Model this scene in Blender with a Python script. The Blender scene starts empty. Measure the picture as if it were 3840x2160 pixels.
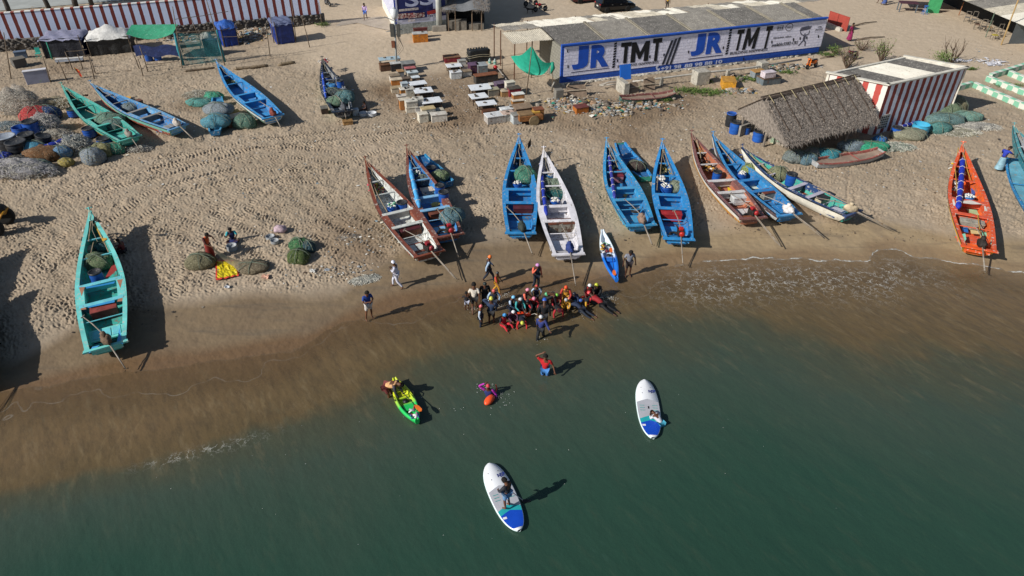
import bpy, bmesh, math, random
import numpy as np
from mathutils import Vector, Matrix, Euler
random.seed(7); rng=np.random.default_rng(7)
S=bpy.context.scene
COL=S.collection
R_=math.radians
# ---------------- camera, sky, sun, exposure ----------------
FPX=2600.0; TH=math.atan(FPX/3600.0); HC=21.5
cam=bpy.data.cameras.new('camera'); camo=bpy.data.objects.new('camera',cam); COL.objects.link(camo)
cam.sensor_width=36; cam.lens=36*FPX/3840; cam.clip_end=2000; cam.clip_start=.5
camo.location=(0,0,HC); camo.rotation_euler=(math.pi/2-TH,0,0)
S.camera=camo
SUN_AZ=29.0; SUN_EL=33.0
w=bpy.data.worlds.new('World'); S.world=w; w.use_nodes=True
nt=w.node_tree; sky=nt.nodes.new('ShaderNodeTexSky'); sky.sky_type='NISHITA'; sky.sun_disc=False
sky.sun_elevation=R_(SUN_EL); sky.sun_rotation=R_(243)
nt.links.new(sky.outputs[0],nt.nodes['Background'].inputs[0]); nt.nodes['Background'].inputs[1].default_value=.066
sl=bpy.data.lights.new('sun','SUN'); sl.energy=4.8; sl.angle=R_(.5); sl.color=(1,.95,.88)
so=bpy.data.objects.new('sun',sl); COL.objects.link(so)
sdir=Vector((math.cos(R_(SUN_AZ))*math.cos(R_(SUN_EL)),math.sin(R_(SUN_AZ))*math.cos(R_(SUN_EL)),-math.sin(R_(SUN_EL))))
so.rotation_euler=sdir.to_track_quat('-Z','Y').to_euler(); so.location=(-20,0,30)
S.view_settings.view_transform='Standard'; S.view_settings.look='None'; S.view_settings.gamma=1; S.view_settings.exposure=.13
S.render.engine='CYCLES'
S.render.resolution_x=1024; S.render.resolution_y=576

# ---------------- survey helpers: photo pixel -> place on the ground or at a height ----------------
RG=dict(T1=(0,0,4.025),T2=(640,0,4.025),T3=(1280,0,4.025),T4=(1920,0,4.025),T5=(2560,0,4.025),T6=(3200,0,4.025),L=(0,300,4.025),M=(640,200,3.3855),N=(1380,160,3.3855),O=(2060,160,3.3855),P=(2680,200,2.5245),Q=(3440,400,2.3375),A=(1340,500,2.684),B=(1860,490,2.683),C=(2220,500,2.586),E=(2560,480,2.927),F=(200,760,2.265),G=(660,820,4.441),H=(1720,940,4.14),I=(1300,940,4.831),J=(1400,1300,3.3026),K=(1760,1700,4.5275),U=(2340,1400,5.175),V=(2220,850,6.5875),D=(0,0,.6708),X=(0,100,4.83),Y=(0,400,4.5267),W=(2900,0,2.7404))
cT,sT=math.cos(TH),math.sin(TH)
def pix(k,x,y): a=RG[k]; return a[0]+x/a[2],a[1]+y/a[2]
def ray(k,x,y):
    u,v=pix(k,x,y); a=(u-1920)/FPX; b=(v-1080)/FPX
    return Vector((a,cT-b*sT,-sT-b*cT))
def g(k,x,y,z=0.0):
    d=ray(k,x,y); p=Vector((0,0,HC))+d*(-(HC-z)/d.z); return p
def proj(q):
    d=Vector(q)-Vector((0,0,HC)); zc=d.y*cT-d.z*sT; yc=-(d.y*sT+d.z*cT)
    return 1920+FPX*d.x/zc,1080+FPX*yc/zc
def at_y(k,x,y,Y):
    d=ray(k,x,y); return Vector((0,0,HC))+d*(Y/d.y)
def hgt(k,b,t):
    p=g(k,*b); return at_y(k,t[0],t[1],p.y).z
def on_wall(k,x,y,o,e):
    # ray with vertical plane through o along e (unit xy): returns (s,z)
    n=Vector((-e.y,e.x,0)); d=ray(k,x,y); c=Vector((0,0,HC)); t=(o-c).dot(n)/d.dot(n); p=c+d*t
    return (p-o).dot(e),p.z
# ---------------- materials ----------------
def hx(s):
    s=s.lstrip('#'); v=[int(s[i:i+2],16)/255 for i in (0,2,4)]
    return tuple((c/12.92 if c<=.04045 else ((c+.055)/1.055)**2.4) for c in v)
MC={}
def nodes(name):
    m=bpy.data.materials.new(name); m.use_nodes=True; t=m.node_tree; b=t.nodes['Principled BSDF']; return m,t,b
def nn(t,ty,**kw):
    n=t.nodes.new(ty)
    for k,v in kw.items(): setattr(n,k,v)
    return n
def lk(t,a,b): t.links.new(a,b)
def noise(t,vec,scale,detail=4,rough=.55):
    n=nn(t,'ShaderNodeTexNoise'); n.inputs['Scale'].default_value=scale; n.inputs['Detail'].default_value=detail; n.inputs['Roughness'].default_value=rough
    if vec is not None: lk(t,vec,n.inputs['Vector'])
    return n
def ramp(t,f,*stops):
    r=nn(t,'ShaderNodeValToRGB'); e=r.color_ramp.elements
    while len(e)<len(stops): e.new(.5)
    for i,(p,c) in enumerate(stops):
        e[i].position=p; e[i].color=(*c,1) if not isinstance(c,(int,float)) else (c,c,c,1)
    lk(t,f,r.inputs[0]); return r
def mixc(t,f,a,b,mode='MIX'):
    m=nn(t,'ShaderNodeMix',data_type='RGBA',blend_type=mode)
    for s,v in ((0,f),(6,a),(7,b)):
        if isinstance(v,(int,float)): m.inputs[s].default_value=v
        elif isinstance(v,tuple): m.inputs[s].default_value=(*v[:3],1)
        else: lk(t,v,m.inputs[s])
    return m.outputs[2]
def math_(t,op,a,b=None,c=None):
    m=nn(t,'ShaderNodeMath',operation=op)
    for i,v in enumerate((a,b,c)):
        if v is None: continue
        if isinstance(v,(int,float)): m.inputs[i].default_value=v
        else: lk(t,v,m.inputs[i])
    return m.outputs[0]
def bump(t,b,h,dist=.02,strength=1):
    n=nn(t,'ShaderNodeBump'); n.inputs['Distance'].default_value=dist; n.inputs['Strength'].default_value=strength
    lk(t,h,n.inputs['Height']); lk(t,n.outputs[0],b.inputs['Normal']); return n
def mat(col,rough=.6,var=.18,sc=3.0,bp=.0,bs=20,wear=0,wcol='#b9b2a4',spec=.4,metal=0,wsc=6):
    """worn procedural surface: base colour with large and fine variation, optional chipped wear and bump"""
    key=(col,rough,var,sc,bp,bs,wear,wcol,spec,metal,wsc)
    if key in MC: return MC[key]
    m,t,b=nodes('surface '+str(col)); c=hx(col)
    tc=nn(t,'ShaderNodeTexCoord').outputs['Object']
    n1=noise(t,tc,sc,6)
    d=tuple(x*(1-var*1.5) for x in c); l=tuple(min(1,x*(1+var)) for x in c)
    r=ramp(t,n1.outputs[0],(.3,d),(.7,l)); out=r.outputs[0]
    if wear>0:
        n2=noise(t,tc,wsc,8,.7); wm=ramp(t,n2.outputs[0],(.62-.22*wear,0.),(.68-.18*wear,1.))
        out=mixc(t,wm.outputs[0],out,hx(wcol))
    lk(t,out,b.inputs['Base Color']); b.inputs['Roughness'].default_value=rough; b.inputs['Metallic'].default_value=metal
    b.inputs['Specular IOR Level'].default_value=spec
    if bp>0: bump(t,b,noise(t,tc,bs,5,.65).outputs[0],bp)
    MC[key]=m; return m
def stripes(ca,cb,per,duty,axis=0,off=0,wob=.04,dirt=.15,bp=.01):
    m,t,b=nodes('painted stripes'); tc=nn(t,'ShaderNodeTexCoord').outputs['Object']
    sp=nn(t,'ShaderNodeSeparateXYZ'); lk(t,tc,sp.inputs[0]); x=sp.outputs[axis]
    nz=noise(t,tc,2.5,3); x=math_(t,'ADD',x,math_(t,'MULTIPLY',math_(t,'SUBTRACT',nz.outputs[0],.5),wob*3))
    f=math_(t,'FRACT',math_(t,'MULTIPLY',math_(t,'ADD',x,off),1/per)); k=math_(t,'LESS_THAN',f,duty)
    c=mixc(t,k,hx(cb),hx(ca)); n2=noise(t,tc,1.3,7,.7); c=mixc(t,math_(t,'MULTIPLY',n2.outputs[0],dirt),c,hx('#6b5f50'))
    lk(t,c,b.inputs['Base Color']); b.inputs['Roughness'].default_value=.75
    bump(t,b,noise(t,tc,9,5).outputs[0],bp); return m
def blockwall(col,mort,sx=.45,sz=.22,bp=.02,dirt=.12,rough=.8):
    m,t,b=nodes('block wall'); tc=nn(t,'ShaderNodeTexCoord').outputs['Object']
    sp=nn(t,'ShaderNodeSeparateXYZ'); lk(t,tc,sp.inputs[0]); cb=nn(t,'ShaderNodeCombineXYZ')
    lk(t,math_(t,'ADD',sp.outputs[0],sp.outputs[1]),cb.inputs[0]); lk(t,sp.outputs[2],cb.inputs[1])
    br=nn(t,'ShaderNodeTexBrick'); lk(t,cb.outputs[0],br.inputs['Vector']); br.inputs['Scale'].default_value=1
    br.inputs['Brick Width'].default_value=sx; br.inputs['Row Height'].default_value=sz; br.inputs['Mortar Size'].default_value=.012; br.inputs['Mortar Smooth'].default_value=.3
    br.inputs['Color1'].default_value=(*hx(col),1); c2=tuple(x*.9 for x in hx(col)); br.inputs['Color2'].default_value=(*c2,1); br.inputs['Mortar'].default_value=(*hx(mort),1)
    n2=noise(t,tc,1.1,7,.7); c=mixc(t,math_(t,'MULTIPLY',n2.outputs[0],dirt),br.outputs[0],hx('#4d463c')); lk(t,c,b.inputs['Base Color']); b.inputs['Roughness'].default_value=rough
    h=math_(t,'ADD',math_(t,'MULTIPLY',br.outputs['Fac'],-1),math_(t,'MULTIPLY',noise(t,tc,4,4).outputs[0],1.2)); bump(t,b,h,bp); return m
# ---------------- mesh helpers ----------------
class MB:
    def __init__(s): s.v=[]; s.f=[]; s.mi=[]
    def add(s,vs,fs,mi=0,mx=None):
        o=len(s.v); s.v+= [tuple((mx@Vector(p)) if mx is not None else p) for p in vs]
        s.f+=[tuple(i+o for i in f) for f in fs]; s.mi+=[mi]*len(fs); return s
    def box(s,c,d,rz=0,mi=0,rx=0,ry=0,tap=1.0):
        x,y,z=d[0]/2,d[1]/2,d[2]/2
        vs=[(-x,-y,-z),(x,-y,-z),(x,y,-z),(-x,y,-z),(-x*tap,-y*tap,z),(x*tap,-y*tap,z),(x*tap,y*tap,z),(-x*tap,y*tap,z)]
        mx=Matrix.Translation(c)@Euler((rx,ry,rz)).to_matrix().to_4x4()
        return s.add(vs,[(0,3,2,1),(4,5,6,7),(0,1,5,4),(1,2,6,5),(2,3,7,6),(3,0,4,7)],mi,mx)
    def tube(s,pts,r,n=6,mi=0,cap=True):
        pts=[Vector(p) for p in pts]; m=len(pts); rr=r if isinstance(r,(list,tuple)) else [r]*m
        vs=[];fs=[]; pu=None
        for i,p in enumerate(pts):
            d=(pts[min(i+1,m-1)]-pts[max(i-1,0)]); d=d.normalized() if d.length>1e-9 else Vector((0,0,1))
            if pu is None: pu=d.orthogonal().normalized()
            u=(pu-d*pu.dot(d)); u=u.normalized() if u.length>1e-6 else d.orthogonal().normalized(); pu=u; q=d.cross(u)
            for j in range(n):
                a=2*math.pi*j/n; vs.append(tuple(p+(u*math.cos(a)+q*math.sin(a))*rr[i]))
        for i in range(m-1):
            for j in range(n): fs.append((i*n+j,i*n+(j+1)%n,(i+1)*n+(j+1)%n,(i+1)*n+j))
        if cap: fs.append(tuple(range(n))[::-1]); fs.append(tuple((m-1)*n+j for j in range(n)))
        return s.add(vs,fs,mi)
    def lathe(s,prof,n=16,c=(0,0,0),mi=0,mx=None):
        vs=[];fs=[]; m=len(prof)
        for r,z in prof:
            for j in range(n):
                a=2*math.pi*j/n; vs.append((c[0]+r*math.cos(a),c[1]+r*math.sin(a),c[2]+z))
        for i in range(m-1):
            for j in range(n): fs.append((i*n+j,i*n+(j+1)%n,(i+1)*n+(j+1)%n,(i+1)*n+j))
        if prof[0][0]>.001: fs.append(tuple(range(n))[::-1])
        if prof[-1][0]>.001: fs.append(tuple((m-1)*n+j for j in range(n)))
        return s.add(vs,fs,mi,mx)
    def grid(s,P,mi=0,wrap=False):
        a=len(P); b=len(P[0]); vs=[tuple(p) for r in P for p in r]; fs=[]
        for i in range(a-1):
            for j in range(b-1): fs.append((i*b+j,i*b+j+1,(i+1)*b+j+1,(i+1)*b+j))
            if wrap: fs.append((i*b+b-1,i*b,(i+1)*b,(i+1)*b+b-1))
        return s.add(vs,fs,mi)
    def blob(s,c,r,seed=0,amp=.18,n=14,mi=0,freq=1.7,flat=True,rz=0):
        rr=random.Random(seed); ph=[rr.uniform(0,6.28) for _ in range(12)]; P=[]
        ca,sa=math.cos(rz),math.sin(rz)
        for i in range(n//2+1):
            th=math.pi*i/(n//2); row=[]
            for j in range(n):
                a=2*math.pi*j/n; d=(math.sin(th)*math.cos(a),math.sin(th)*math.sin(a),math.cos(th))
                k=1+amp*(math.sin(d[0]*3*freq+ph[0])*math.cos(d[1]*3*freq+ph[1])+.6*math.sin(d[2]*5*freq+ph[2]+d[0]*4)+.5*math.sin(d[1]*8+ph[3])*math.sin(d[0]*7+ph[4]))
                x,y,z=d[0]*r[0]*k,d[1]*r[1]*k,d[2]*r[2]*k
                if flat and z<-.45*r[2]: z=-.45*r[2]
                row.append((c[0]+x*ca-y*sa,c[1]+x*sa+y*ca,c[2]+z))
            P.append(row)
        return s.grid(P,mi,True)
    def build(s,name,mats,parent=None,smooth=False,bev=0):
        me=bpy.data.meshes.new(name); me.from_pydata(s.v,[],s.f)
        if not isinstance(mats,(list,tuple)): mats=[mats]
        for m in mats: me.materials.append(m)
        if len(mats)>1: me.polygons.foreach_set('material_index',s.mi)
        if smooth: me.polygons.foreach_set('use_smooth',[True]*len(me.polygons))
        me.update(); o=bpy.data.objects.new(name,me); COL.objects.link(o)
        if parent is not None: o.parent=parent
        if bev: 
            b=o.modifiers.new('bevel','BEVEL'); b.width=bev; b.segments=2; b.limit_method='ANGLE'
        return o
def tag(o,label=None,cat=None,group=None,kind=None):
    if label: o['label']=label
    if cat: o['category']=cat
    if group: o['group']=group
    if kind: o['kind']=kind
    return o
def thing(name,label,cat,loc=(0,0,0),rz=0,group=None):
    o=bpy.data.objects.new(name,None); COL.objects.link(o); o.location=loc; o.rotation_euler=(0,0,rz); o.empty_display_size=.2
    return tag(o,label,cat,group)
def copy_tree(o,parent=None):
    c=o.copy(); COL.objects.link(c); c.parent=parent
    for ch in o.children: copy_tree(ch,c)
    return c
def lettering(txt,box,mt,parent,mxf,shear=0,bold=.0,name='lettering',off=.006,thick=.004):
    """text as a thin mesh scaled into box=(s0,z0,s1,z1); mxf maps (s,z,depth)->local point"""
    cu=bpy.data.curves.new('t','FONT'); cu.body=txt; cu.shear=shear; cu.offset=bold; cu.extrude=.5; cu.resolution_u=3
    o=bpy.data.objects.new('t',cu); COL.objects.link(o); dg=bpy.context.evaluated_depsgraph_get(); me=bpy.data.meshes.new_from_object(o.evaluated_get(dg))
    bpy.data.objects.remove(o); bpy.data.curves.remove(cu)
    xs=[v.co.x for v in me.vertices]; ys=[v.co.y for v in me.vertices]; x0,x1,y0,y1=min(xs),max(xs),min(ys),max(ys)
    for v in me.vertices:
        s=box[0]+(v.co.x-x0)/(x1-x0)*(box[2]-box[0]); z=box[1]+(v.co.y-y0)/(y1-y0)*(box[3]-box[1])
        v.co=mxf(s,z,off+(thick if v.co.z>0 else -thick))
    me.name=name; me.materials.clear(); me.materials.append(mt); ob=bpy.data.objects.new(name,me); COL.objects.link(ob); ob.parent=parent; return ob
# ---------------- shorelines (surveyed) ----------------
def line(pts,k='D'):
    q=[g(k,*p) for p in pts]; q.sort(key=lambda p:p.x); return np.array([p.x for p in q]),np.array([p.y for p in q])
SH=line([(-400,1040),(-200,1010),(0,985),(150,960),(400,925),(640,895),(760,870),(860,805),(1000,775),(1180,735),(1300,712),(1450,705),(1600,690),(1660,667),(1760,662),(1860,650),(2000,648),(2180,652),(2200,632),(2260,626),(2310,645),(2400,655),(2480,668),(2576,685),(2900,730)])
WT=line([(-300,980),(0,905),(60,890),(240,800),(400,770),(600,740),(870,728),(950,675),(1050,610),(1200,597),(1480,600),(1740,575),(1990,560),(2200,560),(2380,590),(2576,600),(2900,640)])
GR=line([(-300,1340),(0,1262),(150,1215),(300,1180),(430,1150),(560,1118),(700,1080),(850,1035),(950,985),(1050,920),(1200,880),(1400,850),(1600,810),(1800,800),(2000,830),(2200,880),(2400,910),(2576,930),(2900,960)])
def sdist(L,x,y):
    f=np.interp(x,L[0],L[1]); return (f-y)*.93     # >0 on the sea side
# ---------------- trampled sand height raster ----------------
RX0,RX1,RY0,RY1,RS=-58.,58.,22.,98.,.04
nx=int((RX1-RX0)/RS); ny=int((RY1-RY0)/RS)
def bandnoise(lo,hi,seed):
    r=np.random.default_rng(seed); a=r.standard_normal((ny,nx)).astype(np.float32); Fq=np.fft.rfft2(a)
    fy=np.fft.fftfreq(ny,RS)[:,None]; fx=np.fft.rfftfreq(nx,RS)[None,:]; fr=np.hypot(fx,fy)
    k=np.exp(-(fr/(1/lo))**2)*(1-np.exp(-(fr/(1/hi))**2)); o=np.fft.irfft2(Fq*k,s=(ny,nx)); return (o/o.std()).astype(np.float32)
HM=.017*bandnoise(.16,.5,1)+.012*bandnoise(.10,.22,5)+.02*bandnoise(.7,3,2)
PIT=np.zeros((ny,nx),np.float32)
KR=9
yy,xx=np.mgrid[-KR:KR+1,-KR:KR+1]*RS
def ker(fn,n=24):
    out=[]
    for i in range(n):
        a=math.pi*2*i/n; u=xx*math.cos(a)+yy*math.sin(a); v=-xx*math.sin(a)+yy*math.cos(a); out.append(fn(u,v).astype(np.float32))
    return out
foot=ker(lambda u,v:-.055*np.exp(-((u/.105)**2+(v/.045)**2)**1.5)+.02*np.exp(-(((np.hypot(u/.15,v/.085)-1)/.3)**2)))
lug=ker(lambda u,v:-.075*np.exp(-((u/.22)**4+(v/.05)**2))+.035*np.exp(-((u/.22)**4+((v-.10)/.05)**2)))
def stamp(K,x,y,mn=1,m=1.0):
    i=int((y-RY0)/RS); j=int((x-RX0)/RS)
    if KR<i<ny-KR-2 and KR<j<nx-KR-2: PIT[i-KR:i+KR+1,j-KR:j+KR+1]+=K*m
NF=80000
fx_=rng.uniform(RX0,RX1,NF); fy_=RY0+(RY1-RY0)*rng.uniform(0,1,NF)**1.25
for i in range(NF): stamp(foot[rng.integers(24)],fx_[i],fy_[i],m=rng.uniform(.5,1.25))
TR=[[(395,770),(425,690),(415,600),(430,540)],[(470,780),(520,650),(640,480),(800,330)],[(150,480),(400,440),(640,360),(900,335),(1200,300)],[(400,400),(700,380),(880,400),(1000,340),(1250,250)],[(700,420),(800,500),(900,570),(1000,640)],[(1130,330),(1180,440),(1225,500),(1240,590)],[(2170,440),(2185,520),(2210,570)],[(2265,470),(2255,540),(2290,590)],[(-60,500),(100,580),(200,700)],[(-20,740),(100,640),(190,540)],[(840,350),(1200,330),(1500,300),(1700,280),(1860,300)],[(1500,440),(1500,520),(1540,600)],[(560,520),(640,560),(760,600),(860,660)],[(300,560),(420,480),(600,440),(820,440)],[(2560,470),(2540,560),(2470,640)],[(430,560),(560,600),(690,690)],[(1960,420),(2200,400),(2330,330)]]
for T in TR:
    for off in (-.8,.8):
        P=[g('D',*p) for p in T]; ln=0
        for a,b in zip(P,P[1:]):
            d=(b-a); L=d.length; d.normalize(); nrm=Vector((-d.y,d.x,0)); s=0
            while s<L:
                wob=.25*math.sin((ln+s)*.35+T[0][0]); p=a+d*s+nrm*(off+wob); ang=math.atan2(d.y,d.x)
                for sd in (-1,1):
                    q=p+nrm*sd*.20; K=lug[int(round((ang+sd*1.0)/(2*math.pi)*24))%24]; stamp(K,q.x,q.y,m=rng.uniform(.5,1.2)*.85)
                s+=.26
            ln+=L
gy,gx=np.mgrid[0:ny,0:nx]; gx=RX0+gx*RS; gy=RY0+gy*RS
big=bandnoise(3,12,9)
rough=np.clip(-sdist(WT,gx,gy)/1.2+.25*big,0,1)
# smoother compacted road and yards further inland
roady=np.interp(gx,[-58,-30,-16,-8,4,12,24,34,58],[90,74,62,60,62,64,66,60,58])
sm=np.clip((gy-roady)/4+.3*big,0,1); rough=rough*(1-.72*sm)*(.8+.2*np.clip(big,-1,1))
HM=HM*(.12+.88*rough)+PIT*rough*1.5
HM+=.012*bandnoise(.4,2.5,12)*np.clip(1-rough,0,1)*.35
# a few scraped banks and scour heaps
for (k,x,y,r,h) in (('D',900,600,2.2,.16),('D',1000,700,1.2,.05),('D',90,800,1.6,.2),('O',300,840,2.6,.28),('O',700,860,2.0,.22),('T2',1250,520,2.4,.35),('T2',1500,600,1.8,.25),('T2',2250,400,1.6,.2),('T5',900,1250,2.2,.1),('O',1200,620,3,.12)):
    p=g(k,x,y); HM+=(h*np.exp(-(((gx-p.x)**2+(gy-p.y)**2)/r**2))).astype(np.float32)
del gx,gy
def sampleH(x,y):
    u=np.clip((x-RX0)/RS,0,nx-1.01); v=np.clip((y-RY0)/RS,0,ny-1.01); i=v.astype(int); j=u.astype(int); a=u-j; b=v-i
    h=HM[i,j]*(1-a)*(1-b)+HM[i,j+1]*a*(1-b)+HM[i+1,j]*(1-a)*b+HM[i+1,j+1]*a*b
    inside=(x>RX0)&(x<RX1-.1)&(y>RY0)&(y<RY1-.1); return np.where(inside,h,0)
def gmesh(name,X,Y,Z,attrs,m):
    a,b=X.shape; me=bpy.data.meshes.new(name); n=a*b; me.vertices.add(n)
    co=np.stack([X,Y,Z],-1).reshape(-1).astype(np.float32); me.vertices.foreach_set('co',co)
    i=np.arange(a-1)[:,None]*b+np.arange(b-1)[None,:]; q=np.stack([i,i+1,i+b+1,i+b],-1).reshape(-1,4); nf=len(q)
    me.loops.add(nf*4); me.loops.foreach_set('vertex_index',q.reshape(-1).astype(np.int32)); me.polygons.add(nf)
    me.polygons.foreach_set('loop_start',(np.arange(nf)*4).astype(np.int32)); me.polygons.foreach_set('loop_total',np.full(nf,4,np.int32)); me.polygons.foreach_set('use_smooth',np.ones(nf,bool))
    for k,v in attrs.items():
        at=me.attributes.new(k,'FLOAT','POINT'); at.data.foreach_set('value',v.reshape(-1).astype(np.float32))
    me.materials.append(m); me.update(calc_edges=True); me.validate(); o=bpy.data.objects.new(name,me); COL.objects.link(o); o['kind']='structure'; return o
def attr(t,n): a=nn(t,'ShaderNodeAttribute'); a.attribute_name=n; return a.outputs['Fac']
# sand material
m,t,b=nodes('beach sand'); tc=nn(t,'ShaderNodeTexCoord').outputs['Object']
nl=noise(t,tc,.12,5,.6); nm=noise(t,tc,.9,6,.6); nf_=noise(t,tc,30,4,.7)
dry=ramp(t,nl.outputs[0],(.3,hx('#8b7e6b')),(.7,hx('#a89985'))).outputs[0]
dry=mixc(t,ramp(t,nm.outputs[0],(.35,.0),(.75,.55)).outputs[0],dry,hx('#8d7a65'))
dry=mixc(t,ramp(t,nf_.outputs[0],(.45,.0),(.8,.35)).outputs[0],dry,hx('#cfc1ac'))
road=mixc(t,ramp(t,nm.outputs[0],(.3,.0),(.7,.5)).outputs[0],hx('#b8a892'),hx('#a3937d'))
c=mixc(t,attr(t,'road'),dry,road)
c=mixc(t,math_(t,'MULTIPLY',attr(t,'dirt'),.72),c,hx('#65503a'))
wc=ramp(t,noise(t,tc,.35,6,.6).outputs[0],(.3,hx('#6f5f4c')),(.55,hx('#7d6c55')),(.75,hx('#675b4c'))).outputs[0]
we=ramp(t,noise(t,tc,.35,6,.6).outputs[0],(.3,hx('#8c7a60')),(.55,hx('#9d8a6d')),(.75,hx('#857560'))).outputs[0]; wc=mixc(t,attr(t,'east'),wc,we)
st=nn(t,'ShaderNodeMapping'); st.inputs['Scale'].default_value=(.25,1.6,1); lk(t,tc,st.inputs[0])
wc=mixc(t,ramp(t,noise(t,st.outputs[0],.9,7,.65).outputs[0],(.52,.0),(.68,.55)).outputs[0],wc,hx('#5d564c'))
c=mixc(t,attr(t,'wet'),c,wc)
c=mixc(t,math_(t,'MULTIPLY',attr(t,'soak'),.8),c,mixc(t,attr(t,'east'),hx('#6d553c'),hx('#7a6248')))
lk(t,c,b.inputs['Base Color']); rg=nn(t,'ShaderNodeMapRange'); lk(t,attr(t,'soak'),rg.inputs[0]); rg.inputs[3].default_value=.95; rg.inputs[4].default_value=.35; lk(t,rg.outputs[0],b.inputs['Roughness'])
b.inputs['Specular IOR Level'].default_value=.25
bump(t,b,nf_.outputs[0],.006)
DD=np.concatenate([[-60,-10,8,14],np.geomspace(19,108,900),[125,170,300,700,1500]]); ss=np.concatenate([[-9,-3,-1.6],np.linspace(-1.06,1.06,1640),[1.6,3,9]])
Y=np.repeat(DD[:,None],len(ss),1); X=ss[None,:]*np.maximum(Y,19)
sd=sdist(SH,X,Y); wd=sdist(WT,X,Y); H=sampleH(X,Y)
ls=np.sin(X*.9+np.sin(Y*.7))*.5+np.sin(X*.37+Y*.5+1)*.5
Z=H+np.where(sd>0,-.03-.075*sd,np.minimum(.0,-.03-.02*sd)); Z=np.maximum(Z,-2.5)
wet=np.clip((wd+.6+.5*ls)/1.2,0,1); soak=np.clip((sd+1.3+.45*ls)/.8,0,1)*np.clip(1-(X+2)/30*.5,0.3,1)
dirt=np.zeros_like(X)
for (k,x,y,r) in (('N',550,750,2.6),('N',300,600,2.5),('N',900,500,2.5),('N',1250,450,2.5),('N',1450,800,2.8),('N',1300,620,2),('N',1700,420,2),('O',500,980,3),('O',900,950,2.5),('O',350,850,3),('O',1300,850,2.5),('O',1700,700,3),('T2',1300,600,2.5),('D',930,640,2.2),('D',900,560,2.2),('M',300,650,1.6),('L',500,900,3),('L',900,1000,2),('W',700,520,2.5),('X',1000,750,2.6),('E',1300,900,1.5),('O',1100,1250,2.2),('N',1000,1000,3)):
    p=g(k,x,y); dirt+=np.exp(-((X-p.x)**2+(Y-p.y)**2)/r**2)
dirt=np.clip(dirt,0,1)*(.75+.25*ls)
roadm=np.clip((Y-np.interp(X,[-58,-30,-16,-8,4,12,24,34,58],[90,74,62,60,62,64,66,60,58]))/4+.4*ls,0,1)
gmesh('sand_beach',X,Y,Z,dict(east=np.clip((X-2)/9,0,1),wet=wet,soak=soak,dirt=dirt,road=roadm),m)
def ground_z(x,y):
    s=float(sdist(SH,np.array([x]),np.array([y]))[0]); h=float(sampleH(np.array([x]),np.array([y]))[0])
    return h+(-.03-.075*s if s>0 else min(0,-.03-.02*s))
# ---------------- sea ----------------
m,t,b=nodes('sea water'); tc=nn(t,'ShaderNodeTexCoord').outputs['Object']
mq=nn(t,'ShaderNodeMapping'); mq.inputs['Rotation'].default_value=(0,0,R_(56)); lk(t,tc,mq.inputs[0]); mp=nn(t,'ShaderNodeMapping'); mp.inputs['Scale'].default_value=(.34,1.15,1); lk(t,mq.outputs[0],mp.inputs[0])
big=noise(t,tc,.16,4,.6).outputs[0]; med=noise(t,mp.outputs[0],.7,6,.62).outputs[0]
gv=math_(t,'ADD',attr(t,'green'),math_(t,'ADD',math_(t,'MULTIPLY',math_(t,'SUBTRACT',big,.5),5.),math_(t,'MULTIPLY',math_(t,'SUBTRACT',med,.5),2.4)))
gn=nn(t,'ShaderNodeMapRange'); lk(t,gv,gn.inputs[0]); gn.inputs[1].default_value=-5; gn.inputs[2].default_value=15
cr=ramp(t,gn.outputs[0],(.0,hx('#6c5a40')),(.20,hx('#61533a')),(.27,hx('#4a4c3c')),(.42,hx('#3d4b40')),(.7,hx('#2b463a')),(1.,hx('#244135')))
wsp=nn(t,'ShaderNodeTexWave'); wsp.wave_type='BANDS'; wsp.inputs['Scale'].default_value=.55; wsp.inputs['Distortion'].default_value=9; wsp.inputs['Detail'].default_value=4; wsp.inputs['Detail Scale'].default_value=.8; wsp.inputs['Detail Roughness'].default_value=.6
mp2=nn(t,'ShaderNodeMapping'); mp2.inputs['Rotation'].default_value=(0,0,R_(-28)); mp2.inputs['Scale'].default_value=(1,.45,1); lk(t,tc,mp2.inputs[0]); lk(t,mp2.outputs[0],wsp.inputs['Vector'])
caustics=ramp(t,wsp.outputs['Fac'],(.80,.0),(.985,1.)).outputs[0]
patch=ramp(t,noise(t,tc,.4,4).outputs[0],(.5,.0),(.75,1.)).outputs[0]
shal=nn(t,'ShaderNodeMapRange'); lk(t,attr(t,'green'),shal.inputs[0]); shal.inputs[1].default_value=2.5; shal.inputs[2].default_value=-3
col=mixc(t,math_(t,'MULTIPLY',math_(t,'MULTIPLY',caustics,patch),math_(t,'MULTIPLY',shal.outputs[0],.3)),cr.outputs[0],hx('#94825f'))  # bright caustic streaks painted into the colour of the shallows
fm=noise(t,mp.outputs[0],2.4,8,.75).outputs[0]; dm=nn(t,'ShaderNodeMapRange'); lk(t,attr(t,'green'),dm.inputs[0]); dm.inputs[1].default_value=5; dm.inputs[2].default_value=-3; dm.inputs[3].default_value=.10; dm.inputs[4].default_value=1
col=mixc(t,math_(t,'MULTIPLY',ramp(t,fm,(.36,.38),(.56,.0)).outputs[0],dm.outputs[0]),col,hx('#33302a'))
col=mixc(t,math_(t,'MULTIPLY',ramp(t,noise(t,mp.outputs[0],1.5,8,.72).outputs[0],(.54,.0),(.70,.45)).outputs[0],dm.outputs[0]),col,hx('#85765a'))
col=mixc(t,ramp(t,noise(t,mp.outputs[0],1.1,6,.7).outputs[0],(.62,.0),(.76,.10)).outputs[0],col,hx('#5d7f74'))  # sparse blue-green glints painted into the water colour
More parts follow.
